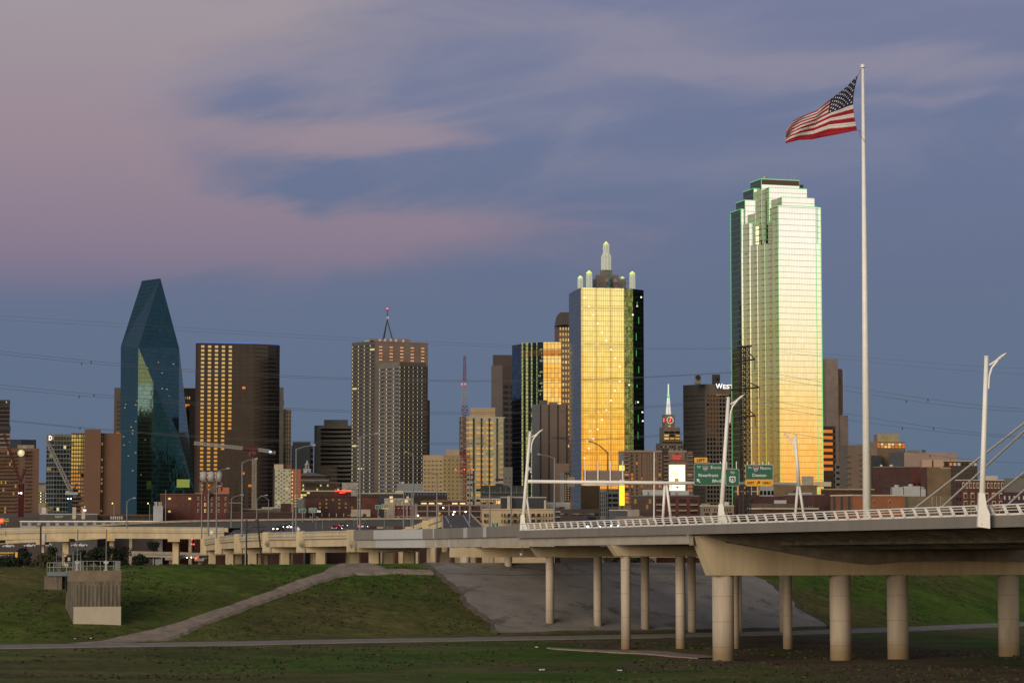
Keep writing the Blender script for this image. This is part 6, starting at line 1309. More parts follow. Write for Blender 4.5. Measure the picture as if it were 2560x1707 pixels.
M().prism(pl, z2, zt).build('top_beam', mat('top_beam_concrete', (0.204, 0.150, 0.102), .9, ns=.6, na=.3), it)
def rail3(pts, h=1.35, step=1.1):
    b = M()
    for a, c in zip(pts[:-1], pts[1:]):
        a, c = Vector(a), Vector(c); n = max(1, int((c - a).length / step))
        for k in range(n + 1): p = a.lerp(c, k / n); b.tube(p, p + Vector((0, 0, h)), .045, n=5)
        for q in (.5, 1): b.tube(a + Vector((0, 0, h * q)), c + Vector((0, 0, h * q)), .045, n=5)
    return b
RL = mat('aluminium_rail', (.34, .34, .32), .4, .2, ns=2, na=.1)
rail3([(A.x + .1, YI + 8.6, zt), (A.x - .1, YI + .2, zt), (C.x - .25, YI + TI + .2, zt), (C.x - 2.2, YI + 10.2, zt)], 1.55, 1.0).build('railing', RL, it)
Lx = P(123, 1426, YI + 8).x
b = M(); b.bb(Lx, A.x - 1.2, YI + 6, YI + 8.5, zt - .9, zt - .2); b.build('footbridge', mat('blue_grey_girder', (0.110, 0.127, 0.138), .6), it); rail3([(Lx, YI + 6, zt - .2), (A.x - 1.2, YI + 6, zt - .2)], 1.5, 1.0).build('railing', RL, it)
rail3([(Lx, YI + 8.4, zt - .2), (A.x - 1.2, YI + 8.4, zt - .2)], 1.5, 1.4).build('railing', RL, it)
b = M(); q = P(137, 1450, YI + 8); b.box((q.x, YI + 8, zt - 2.0), (2.9, 3.2, 2.2)); b.build('bridge_abutment', CONC2, it)
for x in (193, 265):
    b = M(); a = P(x, 1426, YI + 4); b.tube(a, a + Vector((0, 0, 1.7)), .22, .16, 12); b.tube(a, a + Vector((0, 0, .15)), .4, n=12); b.box((a.x, a.y, a.z + 1.35), (.8, .4, .35)); b.build('gate_hoist', WHT, it)
    b = M(); b.tube(a + Vector((0, 0, 1.6)), P(x + 1.5, 1323, YI + 3), .11, .09, 8); b.build('stem_pipe', GALV, it)
b = M(); a = P(271, 1342, YI + 2.6); b.box(tuple(a), (.28, .28, 1.2)); b.build('warning_tube', SYEL, it)
b = M(); a = P(176, 1436, YI - .1 + 4); 
for k in range(5): b.box((a.x, YI + 1 + k * .02, zt - .3 - k * .22), (.22, .05, .14))
b.build('gauge_mark', mat('green_paint', (0.011, 0.110, 0.055)), it)
b = M()
for x, y0 in ((141, 1380), (158.5, 1379), (181, 1382), (184, 1378), (201, 1379)): b.tube(P(x, 1424, YI + 9), P(x, y0, YI + 9), .07, n=5)
b.tube(P(141, 1385, YI + 9), P(201, 1385, YI + 9), .06, n=4); b.build('pipe_frame', GALV, it)
M().box(tuple(P(172.5, 1397, YI + 9)), (.42, .1, .6)).build('notice_board', TRIM, it)
# ------------------------------------------------------------------ poles, wires
WD = mat('brown_timber', (0.041, 0.022, 0.014), .9, ns=1, na=.4)
t = thing('utility_pole', 'brown timber utility pole with a white transformer drum left of the intake tower', 'utility pole', tuple(P(101, 1425, 470)))
b = M(); b.tube(P(101, 1425, 470), P(102, 1312, 470), .2, .15, 10); b.build('pole', WD, t)
b = M(); b.tube(P(92, 1317, 470), P(113, 1311, 470), .07, n=6)
for x in (93, 98, 106, 112): b.tube(P(x, 1316, 470), P(x, 1311, 470), .05, n=5)
b.build('crossarm', DARKM, t)
b = M(); b.tube(P(111, 1353, 470), P(111, 1334, 470), .38, n=14); b.tube(P(109, 1334, 470), P(108, 1328, 470), .06, n=5); b.build('transformer', WHT, t)
t = thing('timber_pole', 'slim dark timber pole with forked arms and pale conduit before the cream viaduct', 'utility pole', tuple(P(616, 1410, 500)))
b = M(); b.tube(P(615, 1412, 500), P(617, 1298, 500), .17, .13, 10); b.build('pole', SBLK, t)
b = M()
for x, y in ((605, 1303), (608, 1323), (628, 1321), (626, 1303)): tubecurve(b, [P(617, y + 9, 500), P((617 + x) / 2, y + 6, 500), P(x, y, 500)], .06, .05, 5)
b.build('arm', DARKM, t); b = M(); b.tube(P(613, 1412, 499.6), P(613.5, 1362, 499.6), .06, n=6); b.build('conduit', WHT, t)
t = thing('leaning_pole', 'leaning dark timber pole with crossarm and cutouts right of the forked pole', 'utility pole', tuple(P(654, 1410, 505)))
b = M(); b.tube(P(655, 1412, 505), P(644, 1297, 505), .18, .14, 10); b.build('pole', WD, t)
b = M(); b.tube(P(629, 1318, 505), P(665, 1316, 505), .08, n=6); b.tube(P(636, 1302, 505), P(660, 1291, 505), .1, n=6); 
for x in (632, 638, 652, 660): b.tube(P(x, 1318, 505), P(x - 1, 1308, 505), .04, n=5)
b.build('crossarm', DARKM, t)
def wire(pts, Y0, Y1, r, label, cat='power line', group=None, m=None, marks=(), n=26):
    xs = [p[0] for p in pts]; ys = [p[1] for p in pts]; q = []
    # smooth curve through the picked points
    co = np.polyfit(xs, ys, min(3, len(xs) - 1)); 
    for k in range(n + 1): x = xs[0] + (xs[-1] - xs[0]) * k / n; q.append(P(x, float(np.polyval(co, x)), Y0 + (Y1 - Y0) * k / n))
    b = M(); b.poly(q, r, 4); o = b.build('power_line', m or mat('wire_metal', (.10, .10, .11), .6), loc=tuple(q[n // 2])); tag(o, label, cat, group); PL[o.name] = tuple(q[n // 2])
    if marks:
        b = M()
        for x in marks: p = P(x, float(np.polyval(co, x)) + 3, Y0 + (Y1 - Y0) * (x - xs[0]) / (xs[-1] - xs[0])); b.tube(p + Vector((0, 0, .3)), p - Vector((0, 0, .3)), .13, n=6)
        b.build('damper', DARKM, o)
YP = 660; GW_ = 'sagging power lines across the sky'
wl = [([(-40, 787), (480, 820), (900, 846), (1300, 862), (1700, 872), (1850, 870)], 'topmost faint power line left of the lattice pylon'),
      ([(-40, 797), (480, 828), (900, 853), (1300, 868), (1700, 873), (1850, 871)], 'second faint power line from the top, left of the lattice pylon'),
      ([(-40, 872), (230, 904), (480, 922), (900, 946), (1280, 952), (1660, 938), (1836, 930)], 'upper line of the pair passing the top of the bronze tower'),
      ([(-40, 880), (210, 908), (480, 928), (900, 950), (1280, 954), (1660, 940), (1888, 928)], 'lower line of the pair passing the top of the bronze tower'),
      ([(-40, 957), (240, 988), (480, 1003), (900, 1027), (1280, 1030), (1660, 1012), (1826, 998)], 'upper line of the pair crossing the middle of the green glass tower'),
      ([(-40, 966), (200, 991), (480, 1008), (900, 1032), (1280, 1034), (1660, 1015), (1898, 996)], 'lower line of the pair crossing the middle of the green glass tower'),
      ([(22, 1049), (200, 1070), (480, 1087), (900, 1106), (1280, 1106), (1660, 1086), (1838, 1070)], 'lowest power line crossing the skyline left of the lattice pylon'),
      ([(22, 1051), (200, 1071.5), (480, 1091), (900, 1109), (1280, 1109), (1660, 1089), (1889, 1068)], 'second lowest power line crossing the skyline left of the lattice pylon')]
mk = [(), (), (228,), (204,), (235,), (198,), (200,), ()]
for (p, lb), m_ in zip(wl, mk): wire(p, 640, YP, .04 if 'faint' not in lb else .022, lb, group=GW_, marks=m_)
wr = [([(1850, 868), (2060, 892), (2300, 917), (2600, 936)], 'topmost faint power line right of the lattice pylon'), ([(1870, 866), (2060, 884), (2300, 905), (2600, 922)], 'highest faint power line reaching the right edge'),
      ([(1888, 926), (2073, 958), (2320, 997), (2600, 1024)], 'upper line of the higher pair right of the flagpole'), ([(1836, 932), (2073, 969), (2266, 1000), (2600, 1029)], 'lower line of the higher pair right of the flagpole'),
      ([(1898, 997), (2075, 1027), (2334, 1068), (2600, 1093)], 'upper line of the middle pair right of the flagpole'), ([(1826, 1000), (2075, 1042), (2256, 1068), (2600, 1096)], 'lower line of the middle pair right of the flagpole'),
      ([(1889, 1070), (2090, 1101), (2325, 1137), (2600, 1158)], 'lowest power line right of the flagpole')]
mk = [(), (), (2320,), (2266,), (2334,), (2256,), (2325,)]
for (p, lb), m_ in zip(wr, mk): wire(p, YP, 620, .04 if 'faint' not in lb else .022, lb, group=GW_, marks=m_)
# lattice pylon
t = thing('lattice_pylon', 'dark lattice power pylon in front of the stepped mirror tower', 'pylon', tuple(P(1864, 1330, YP)))
b = M(); c = P(1861, 1100, YP); hw = 13 * YP / FP
def lat(y0, y1, w0, w1, n, th=.10, cx0=1863, cx1=1861, pw=.15):
    z0, z1 = PZ(y0, YP), PZ(y1, YP)
    for k in range(n):
        f0, f1 = k / n, (k + 1) / n; za, zb = z0 + (z1 - z0) * f0, z0 + (z1 - z0) * f1; wa, wb = (w0 + (w1 - w0) * f0) * YP / FP, (w0 + (w1 - w0) * f1) * YP / FP
        xa = P(cx0 + (cx1 - cx0) * f0, y0 + (y1 - y0) * f0, YP).x; xb = P(cx0 + (cx1 - cx0) * f1, y0 + (y1 - y0) * f1, YP).x; ra = .5
        ca = [(xa + wa * (i * math.cos(ra) - j * math.sin(ra)), YP + wa * (i * math.sin(ra) + j * math.cos(ra)), za) for i, j in ((-1, -1), (1, -1), (1, 1), (-1, 1))]
        cb = [(xb + wb * (i * math.cos(ra) - j * math.sin(ra)), YP + wb * (i * math.sin(ra) + j * math.cos(ra)), zb) for i, j in ((-1, -1), (1, -1), (1, 1), (-1, 1))]
        for i in range(4): b.bar(ca[i], cb[i], pw); b.bar(ca[i], cb[(i + 1) % 4], th * .7); b.bar(ca[(i + 1) % 4], cb[i], th * .7); b.bar(cb[i], cb[(i + 1) % 4], th * .7)
lat(1335, 868, 10.2, 9, 34); b.build('lattice_body', mat('pylon_steel', (.045, .038, .032), .6, ns=1), t)
for (xl, yl, xr, yr, yt) in ((1835, 905, 1887, 898, 880), (1826, 975, 1898, 968, 955), (1837, 1044, 1888, 1039, 1024), (1842, 868, 1879, 865, 868)):
    b = M()
    for dy in (-.6, .6):
        o = Vector((0, dy, 0)); b.bar(P(xl, yl, YP) + o, P(xr, yr, YP) + o, .18); b.bar(P(xl, yl, YP) + o, P(1853, yt, YP) + o, .08); b.bar(P(xr, yr, YP) + o, P(1871, yt, YP) + o, .08); b.bar(P(xl, yl, YP) + o, P(1853, yl + 14, YP) + o, .06) if yl < 870 else None
    b.build('crossarm', MAT['pylon_steel'], t)
for (x, y0, y1) in ((1835, 906, 930), (1887, 900, 925), (1826, 977, 1000), (1898, 970, 995), (1837, 1046, 1068), (1888, 1041, 1066)):
    b = M(); n = 9
    for k in range(n): yy = y0 + (y1 - y0) * k / n; b.tube(P(x, yy, YP), P(x, yy + 1.5, YP), .16, .07, 8)
    b.tube(P(x, y0, YP), P(x, y1, YP), .04, n=4); b.build('insulator', mat('insulator_brown', (.05, .02, .015), .4), t)
# radio mast red and white
YR = 1350; RM = mat('mast_red', (0.198, 0.028, 0.025), .6, ns=.5, na=.2); WM = mat('mast_white', (0.303, 0.286, 0.264), .6, ns=.5, na=.15)
t = thing('radio_mast', 'red and white lattice radio mast rising in front of the golden ribbon building', 'radio mast', tuple(P(1161, 1330, YR)))
def mast(secs):
    for (y0, y1, w0, w1, n, m, xc) in secs:
        b = M(); a = P(xc, y0, YR); lattice(b, a.x, YR, w0 * YR / FP, a.z, PZ(y1, YR), n, .11, 4, w1 * YR / FP); b.build('lattice_section', m, t)
mast([(955, 890, 5.5, 3.6, 8, RM, 1161.5), (1014, 955, 9.5, 5.5, 7, WM, 1161.5), (1036, 1014, 11, 9.5, 2, RM, 1162), (1128, 1036, 15, 11, 7, WM, 1162), (1196, 1128, 19, 15, 5, RM, 1163)])
mast([(1252, 1196, 30, 21, 2, WM, 1164)])
b = M(); lattice(b, P(1161, 1240, YR).x, YR, 1.1, PZ(1260, YR), PZ(1036, YR), 30, .14, 4); b.build('inner_shaft', RM, t)
for x, y in ((1154.5, 960), (1163, 960), (1139, 1174), (1161, 1173), (1183, 1174)): M().box(tuple(P(x, y, YR - 4)), (.5, .5, .5)).build('beacon', LRED, t)
# cranes
YC = 1280; CWt = mat('crane_white', (0.275, 0.259, 0.220), .6, ns=.5, na=.15); CR = mat('crane_red', (.075, .010, .012), .6, ns=.5, na=.15); CB = mat('crane_blue', (0.017, 0.055, 0.088), .6)
def boom(b, a, c, r, n, th=.1, tri=True):
    a, c = Vector(a), Vector(c); d = (c - a).normalized(); u = Vector((-d.z, 0, d.x)); 
    if u.z < 0: u = -u
    for k in range(n):
        p, q = a.lerp(c, k / n), a.lerp(c, (k + 1) / n); v = Vector((0, r, 0))
        for s_ in (-1, 1): b.bar(p + v * s_, q + v * s_, th); b.bar(p + v * s_, q + u * r * 1.7, th * .7); b.bar(q + v * s_, p + u * r * 1.7, th * .7)
        b.bar(p + u * r * 1.7, q + u * r * 1.7, th)
t = thing('luffing_crane', 'pale luffing crane with raised lattice boom in front of the black gridded tower', 'crane', tuple(P(174, 1330, YC)))
b = M(); boom(b, P(176, 1232, YC), P(111, 1097, YC), .9, 22, .2); b.build('boom', CWt, t)
b = M(); b.box(tuple(P(180, 1233, YC)), (6.2, 2.4, 1.3)); b.box(tuple(P(169, 1231, YC)), (1.6, 2, 1.8)); b.build('machinery_deck', CWt, t); b = M(); b.box(tuple(P(188, 1241, YC)), (1.6, 2, 1.6)); b.build('counterweight', CB, t)
b = M(); boom(b, P(182, 1230, YC), P(194, 1209, YC), .3, 5, .15); b.build('gantry_frame', CB, t)
b = M(); a = P(174, 1330, YC); lattice(b, a.x, YC, 1.1, a.z, PZ(1236, YC), 12, .22); b.build('mast', CB, t)
M().box(tuple(P(170, 1246, YC - 2)), (.5, .5, .5)).build('work_light', LWH, t); M().box(tuple(P(177, 1246, YC - 2)), (.5, .5, .5)).build('work_light', LWH, t)
t = thing('red_luffing_crane', 'dark red luffing crane in front of the tan hotel at far left', 'crane', tuple(P(52, 1330, 1200)))
b = M(); a = P(51, 1330, 1200); lattice(b, a.x, 1200, 1.3, a.z, PZ(1208, 1200), 16, .26); b.build('mast', CR, t)
b = M(); boom(b, P(53, 1207, 1200), P(64, 1172, 1200), .5, 6, .2); boom(b, P(50, 1207, 1200), P(8, 1085, 1200), .5, 22, .14); b.build('boom', CR, t); b = M(); b.box(tuple(P(60, 1208, 1200)), (4.8, 2, .8)); b.box(tuple(P(67, 1217, 1200)), (1.9, 1.5, 1.3)); b.build('machinery_deck', mat('crane_grey_red', (0.088, 0.050, 0.047)), t)
M().box(tuple(P(53, 1232, 1198)), (.6, .5, .6)).build('work_light', LWH, t); M().box(tuple(P(47, 1232, 1198)), (.35, .4, .35)).build('work_light', LWH, t)
YT = 1130
t = thing('tower_crane', 'white and dark red tower crane with a long horizontal jib before the bronze tower', 'crane', tuple(P(637, 1330, YT)))
b = M(); boom(b, P(607, 1124, YT), P(485, 1111, YT), .75, 30, .15); b.build('jib', CWt, t); b = M(); boom(b, P(643, 1127, YT), P(676, 1132, YT), .75, 8, .17); b.build('counter_jib', CWt, t)
b = M(); boom(b, P(645, 1126, YT), P(607, 1124, YT), .9, 8, .32); b.box(tuple(P(633, 1129, YT)), (2.6, 1.6, 2.6)); b.tube(P(633, 1146, YT), P(633, 1131, YT), .8, n=8); b.box(tuple(P(625, 1135, YT - 1)), (1.2, 1.2, 1.6)); b.build('slewing_unit', CR, t)
b = M(); b.box(tuple(P(681, 1131, YT)), (2.8, 1.6, 1.2)); b.build('counterweight', PINKC, t); M().box(tuple(P(676, 1129, YT - 2)), (1.1, .3, .7)).build('lit_plate', emit('blue_white', (.5, .6, 1), 1.2), t)
b = M(); a = P(635, 1330, YT); lattice(b, a.x, YT, 1.15, a.z, PZ(1148, YT), 26, .2, 4); b.build('mast', mat('mast_cream', (0.286, 0.231, 0.176)), t)
# ------------------------------------------------------------------ street lights
def street(x, yb, yt, Y, arm, label, armdir=1, m=GALV, dy=8, w=.16, lit=False):
    t = thing('street_light', label, 'street lamp', tuple(P(x, yb, Y)), 'grey street lights of the interchange')
    b = M(); b.tube(P(x, yb, Y), P(x + .5, yt + dy, Y), w * 1.25, w * .8, 8); b.build('pole', m, t)
    if arm:
        b = M(); tubecurve(b, [P(x + .5, yt + dy + 3, Y), P(x + arm * armdir * .5, yt + dy * .45, Y), P(x + arm * armdir, yt + 1, Y)], .08, .06, 6); tubecurve(b, [P(x + .5, yt + dy, Y), P(x + arm * armdir * .55, yt + dy * .3, Y), P(x + arm * armdir, yt, Y)], .06, .05, 6); b.build('arm', m, t)
        b = M(); A = P(x + arm * armdir, yt, Y); C = P(x + arm * armdir + 9 * armdir * min(1, arm / 16), yt - .6, Y); b.tube(A, C, .13, .26, 8); b.build('lamp_head', LGREY if not lit else LOR, t)
    return t
street(605, 1342, 1147, 610, 30, 'tall street light with double arm in front of the bronze tower'); street(900, 1338, 1084, 555, 36, 'tallest street light, standing at the carved pylon of the viaduct, arm over the grey tower'); 
street(541, 1345, 1171, 670, 24, 'street light with arm just right of the white tanks'); street(317, 1320, 1245, 800, 14, 'street light in front of the base of the sloped glass tower'); street(740, 1334, 1113, 585, 40, 'street light whose arm ends beside the checkered hotel')
street(504, 1352, 1196, 780, 0, 'bare grey pole at the left end of the curving viaduct'); street(521, 1340, 1215, 760, 22, 'slim street light just right of the bare pole at the viaduct end'); street(520, 1335, 1228, 790, 0, 'bare slim pole in front of the arched brick warehouse')
street(414, 1300, 1216, 1000, 0, 'thin pole left of the brick warehouse gable'); street(642, 1300, 1238, 985, 18, 'street light by the foot of the crane mast'); street(671, 1295, 1240, 990, 12, 'Y-shaped street light right of the crane mast, left arm', -1)
street(578, 1318, 1237, 820, 22, 'short curved street light over the tan shed roof'); street(1033, 1320, 1130, 640, 14, 'grey pole with short left arm before the parking garage', -1); street(1092, 1320, 1178, 640, 26, 'street light with long left arm above the parking garage', -1); street(1174, 1318, 1155, 620, 14, 'paired street light in front of the flyover crest', -1)
street(1224, 1318, 1205, 610, 30, 'street light with left arm before the cream apartments', -1); street(1278, 1316, 1207, 560, 28, 'thin pole left of the leftmost lamp mast with left arm', -1); street(1386, 1308, 1136, 520, 34, 'street light with left arm before the grooved brown slab', -1); street(1519, 1302, 1104, 540, 38, 'dark street light with left arm crossing the gold tower foot', -1, DARKM, 26)
street(1635, 1300, 1122, 500, 0, 'thin white bare pole in front of the billboard hotel', 1, WHITE, w=.11); street(732, 1335, 1230, 610, 0, 'bare pole right of the brick gable building'); street(894, 1318, 1220, 700, 22, 'street light by the cream entrance block, left arm', -1); street(1009, 1318, 1214, 690, 8, 'thin pole left of the garage lettering', -1); street(1028, 1322, 1220, 700, 0, 'bare thin pole between the two garage fronts')
street(285, 1300, 1258, 1020, 3, 'left amber lamp on the dark overpass', -1, GALV, 3, .14, True); street(374, 1300, 1258, 1020, 3, 'right amber lamp on the dark overpass', -1, GALV, 3, .14, True); street(28 / 2, 1340, 1318, 780, 0, 'thin pole at the far left edge of the cream overpass')
for k, (x, yb, Y) in enumerate(((790, 1322, 760), (806, 1322, 760), (885, 1318, 900), (961, 1322, 760), (1010, 1323, 740))):
    t = thing('road_light', ['low road light under the dark overpass, leftmost of the row', 'Y-shaped low road light beside the dark car', 'low road light right of the tallest street light', 'low road light before the dark overpass end', 'low road light nearest the rising ramp'][k], 'street lamp', tuple(P(x, yb, Y)), 'low road lights under the dark overpass')
    b = M(); b.tube(P(x, yb, Y), P(x, yb - 22, Y), .12, .09, 6); b.build('pole', GALV, t); b = M(); b.tube(P(x, yb - 22, Y), P(x - 11, yb - 30, Y), .06, .05, 5); b.build('arm', GALV, t); b = M(); b.tube(P(x - 11, yb - 30, Y), P(x - 16, yb - 30.5, Y), .1, .18, 6); b.build('lamp_head', LGREY, t)
# small green signs far off, warning signs
def smallsign(label, x0, x1, y0, y1, Y, words=(), yel=False, post=8):
    s_ = sign(label, x0, x1, y0, y1, Y, SGRN, 1.5, bw=.5)
    for w_, fy, ww in words: lettering(w_, s_, (x0 + x1) / 2, y0 + (y1 - y0) * fy, Y - .12, (x1 - x0) * ww, (y1 - y0) * .16, SWHT)
    if yel: b = M(); rrect(b, x0, x1, y1 - (y1 - y0) * .28, y1, Y - .1, 1, th=.02); b.build('exit_panel', SYEL, s_)
    b = M(); b.tube(P((x0 + x1) / 2, y1, Y + .2), P((x0 + x1) / 2, y1 + post, Y + .2), .15, n=6); b.build('post', GALV, s_); return s_
s_ = smallsign('small green sign with shields, left of the pair before the brick hotel', 747.5, 765, 1271, 1281, 760, (), post=24); shield(s_, 756, 1275, 759.9, 4)
smallsign('small green sign with three text lines, right of the pair before the brick hotel', 772, 792, 1269, 1281, 760, (('EAST SO', .25, .7), ('CENTRAL SQ', .5, .8), ('LEFT LN', .78, .6)), post=24)
s_ = smallsign('small green sign with shields, left of the pair before the garage', 938, 953, 1262, 1271.5, 780, (), post=24); shield(s_, 948, 1266, 779.9, 4)
smallsign('small green sign with an amber strip, right of the pair before the garage', 954, 971, 1259.5, 1272, 780, (('EXIT SO', .25, .7), ('NEXT SQ', .5, .7)), True, post=24)
s_ = sign('green EXIT sign on the grey approach parapet right of the flyover', 1229.5, 1246, 1304.5, 1316, 498, SGRN, 1.5, bw=.5); lettering('EXIT', s_, 1238, 1308.5, 497.8, 9.5, 3, SWHT); M().box(tuple(P(1238.5, 1313.4, 497.8)), (.3, .02, .14)).build('mark', SWHT, s_)
smallsign('small green sign with amber strip at the far left above the train', 10, 22, 1296, 1303, 900, (), True, post=10)
t = thing('red_light_sign', 'glowing red sign cut by the left edge above the cream overpass', 'sign', tuple(P(2, 1306, 900))); M().box(tuple(P(1, 1301, 900)), (2.1, .3, 1.6)).build('panel', emit('red_panel', (1, .04, .01), 1.3), t); M().tube(P(1, 1318, 900), P(1, 1306, 900), .15, n=6).build('post', GALV, t); lettering('ES', t, 3.5, 1301, 899.7, 5, 3.4, emit('yellow_red', (1, .5, .1), 1.3))
for lb, x, y, r, Y, m in (('white diamond warning sign at the left end of the curving viaduct', 528.5, 1330, 5.5, 720, SWHT), ('white diamond warning sign behind the viaduct rail right of the lamp pole', 745, 1322, 5.5, 600, SWHT), ('amber diamond warning sign on top of the rising ramp crest', 1099, 1283, 3.8, 671, SYEL), ('small amber diamond sign left of the rising ramp crest', 1052, 1294, 2.6, 720, SYEL)):
    t = thing('warning_sign', lb, 'road sign', tuple(P(x, y + r, Y))); c = P(x, y, Y); k = r * Y / FP; b = M(); q = [(c.x, Y, c.z - k), (c.x + k, Y, c.z), (c.x, Y, c.z + k), (c.x - k, Y, c.z)]; b.face(q); b.face([(x_, y_ + .06, z_) for x_, y_, z_ in reversed(q)]); b.build('face', m, t); M().tube(P(x, y + r - 1, Y + .1), P(x, y + r + 12, Y + .1), .06, n=6).build('post', GALV, t)
t = thing('marker_post', 'small green topped marker post at the foot of the paved slope', 'marker', tuple(P(1333, 1572, 448))); M().tube(P(1333.5, 1572, 448), P(1332.5, 1549, 448), .06, n=6).build('post', GALV, t); M().box(tuple(P(1332.3, 1547, 448)), (.22, .1, .3)).build('plate', mat('green_paint', (0.011, 0.110, 0.055)), t)
b = M(); b.tube(P(1305.5, 1344, 460), P(1305.5, 1382, 460), .06, n=6); t = thing('hanging_camera', 'ball shaped camera hanging on a rod below the leftmost lamp mast', 'camera', tuple(P(1305, 1344, 460))); b.build('rod', GALV, t); b = M(); b.tube(P(1303.5, 1382, 460), P(1303.5, 1387.5, 460), .3, .26, 12); b.build('housing', WHT, t)
for k in range(6):
    b = M(); x = 278 + k * 5.4; b.tube(P(x, 1299, 1005), P(x, 1290, 1005), .28, n=8); tag(b.build('vent_pipe', WHT, loc=tuple(P(x, 1299, 1005)), smooth=True), 'one of six short white vent pipes in a row above the dark overpass', 'vent pipe', 'row of white vent pipes') if k < 6 else None
b = M()
# ------------------------------------------------------------------ train behind the overpass
t = thing('passenger_train', 'long white passenger train with dark square windows behind the cream overpass', 'train', tuple(P(200, 1318, 1030)))
b = M(); A, C = P(50, 1320, 1030), P(400, 1301.5, 1030); b.bb(A.x, C.x, 1030, 1033, A.z, C.z - .35); b.build('body', mat('train_grey_white', (0.198, 0.198, 0.204), .4, ns=.3, na=.1), t)
b = M(); b.bb(A.x - .1, C.x + .1, 1029.6, 1033.3, C.z - .34, C.z); b.build('roof', WHITE, t)
for k in range(13): x = 61.5 + k * 23.2; a_, c_ = P(x - 6.5, 1312.5, 1029.9), P(x + 6.5, 1306, 1029.9); M().bb(a_.x, c_.x, 1029.7, 1029.95, a_.z, c_.z).build('window', BG, t)
# ------------------------------------------------------------------ vehicles
CG = mat('car_window', (.012, .014, .018), .08); TY = mat('tyre_rubber', (.012, .012, .012), .9)
def car(label, x, y, Y, rot, paint, front=True, lights=True, h=1.5, L_=4.6, w=1.85, group='vehicles on the roads', glow=1.0, z=None):
    c = P(x, y, Y); 
    if z is not None: c.z = z
    t = thing('car' if h < 1.9 else 'pickup_truck', label, 'car' if h < 1.9 else 'truck', tuple(c), group); ca, sa = math.cos(rot), math.sin(rot)
    def T(u, v, z_): return (c.x + u * ca - v * sa, c.y + u * sa + v * ca, c.z + z_)
    def loft(secs, m, nm):
        b = M(); R_ = []
        for (u, hw, z0, z1) in secs: R_.append([T(u, -hw, z0), T(u, hw, z0), T(u, hw * .86, z1), T(u, -hw * .86, z1)])
        for p, q in zip(R_[:-1], R_[1:]):
            for i in range(4): b.face([p[i], q[i], q[(i + 1) % 4], p[(i + 1) % 4]])
        b.face(R_[0]); b.face(R_[-1][::-1]); return b.build(nm, m, t)
    H = h
    loft([(-L_ / 2, w * .42, .35, .75 * H / 1.5), (-L_ * .47, w * .5, .22, .85 * H / 1.5), (0, w * .5, .2, .92 * H / 1.5), (L_ * .3, w * .5, .2, .86 * H / 1.5), (L_ * .46, w * .48, .24, .7 * H / 1.5), (L_ / 2, w * .4, .35, .6 * H / 1.5)], paint, 'body')
    loft([(-L_ * .40, w * .42, .8 * H / 1.5, .86 * H / 1.5), (-L_ * .25, w * .41, .8 * H / 1.5, H * .97), (L_ * .03, w * .41, .8 * H / 1.5, H), (L_ * .24, w * .42, .8 * H / 1.5, .88 * H / 1.5)], CG, 'window')
    loft([(-L_ * .24, w * .37, H * .96, H * 1.0), (L_ * .03, w * .37, H * .99, H * 1.03)], paint, 'roof')
    for u in (-L_ * .31, L_ * .31):
        for v in (-1, 1): b = M(); b.tube(T(u, v * w * .5, .33), T(u, v * w * .38, .33), .33, n=14); b.build('wheel', TY, t)
    for v in (-1, 1):
        b = M(); p = Vector(T(L_ * .495, v * w * .34, .62 * H / 1.5)); b.tube(p, Vector(T(L_ * .52, v * w * .34, .62 * H / 1.5)), .14 * glow, n=10); b.build('headlight', emit('headlight', (1, .9, .68), 14) if lights else LGREY, t)
        b = M(); p = Vector(T(-L_ * .485, v * w * .38, .72 * H / 1.5)); b.tube(p, Vector(T(-L_ * .51, v * w * .38, .72 * H / 1.5)), .11, n=8); b.build('tail_light', emit('tail_light', (1, .03, .02), 5) if lights else SRED, t)
    return t
PB = mat('car_blue_grey', (0.033, 0.044, 0.066), .25, .3, ns=1, na=.05); PW = mat('car_white', (0.330, 0.330, 0.319), .3, ns=1, na=.05); PK = mat('car_black', (0.008, 0.008, 0.010), .25, ns=1, na=.05); PR_ = mat('car_red', (0.165, 0.011, 0.011), .3, ns=1, na=.05); PS = mat('car_silver', (0.182, 0.182, 0.187), .3, .4, ns=1, na=.05)
zr = 17.56
toward = math.atan2(-.9487, .3164)
for lb, x, Y, pt_, h in (('blue-grey car with bright headlights behind the railing, leftmost of three', 1466, 446, PB, 1.75), ('dark car with the brightest headlights, middle of three behind the railing', 1496, 441, PK, 1.6), ('silver car with amber lights, rightmost of three behind the railing', 1525, 436, PS, 1.6)):
    car(lb, x, 1312, Y, toward, pt_, z=zr, h=h, glow=1.5)
car('large blue-grey van crossing the bridge behind the leftmost headlights', 1478, 1312, 458, toward, PB, z=zr, h=2.7, L_=5.5, w=2.1, lights=False)
away = math.pi / 2
for lb, x, y, Y, rot, pt_ in (('dark car with headlights on the freeway, leftmost of the lit group', 697, 1326, 740, -1.9, PK), ('silver car with headlights on the freeway, second of the lit group', 711, 1321, 800, -1.9, PS), ('white car with headlights, right of the lit group on the freeway', 731, 1321, 800, -1.9, PW), ('far car with dim headlights beside the diamond sign', 726, 1317.5, 900, -1.9, PK),
        ('black car with red tail lights on the freeway below the dark overpass', 842, 1324, 760, 1.3, PK), ('dark car far up the freeway under the dark overpass', 858, 1316.5, 930, 1.3, PK), ('white van with red tail lights right of the tallest street light', 908, 1319, 830, 1.3, PW)):
    car(lb, x, y + 1, Y, rot, pt_)
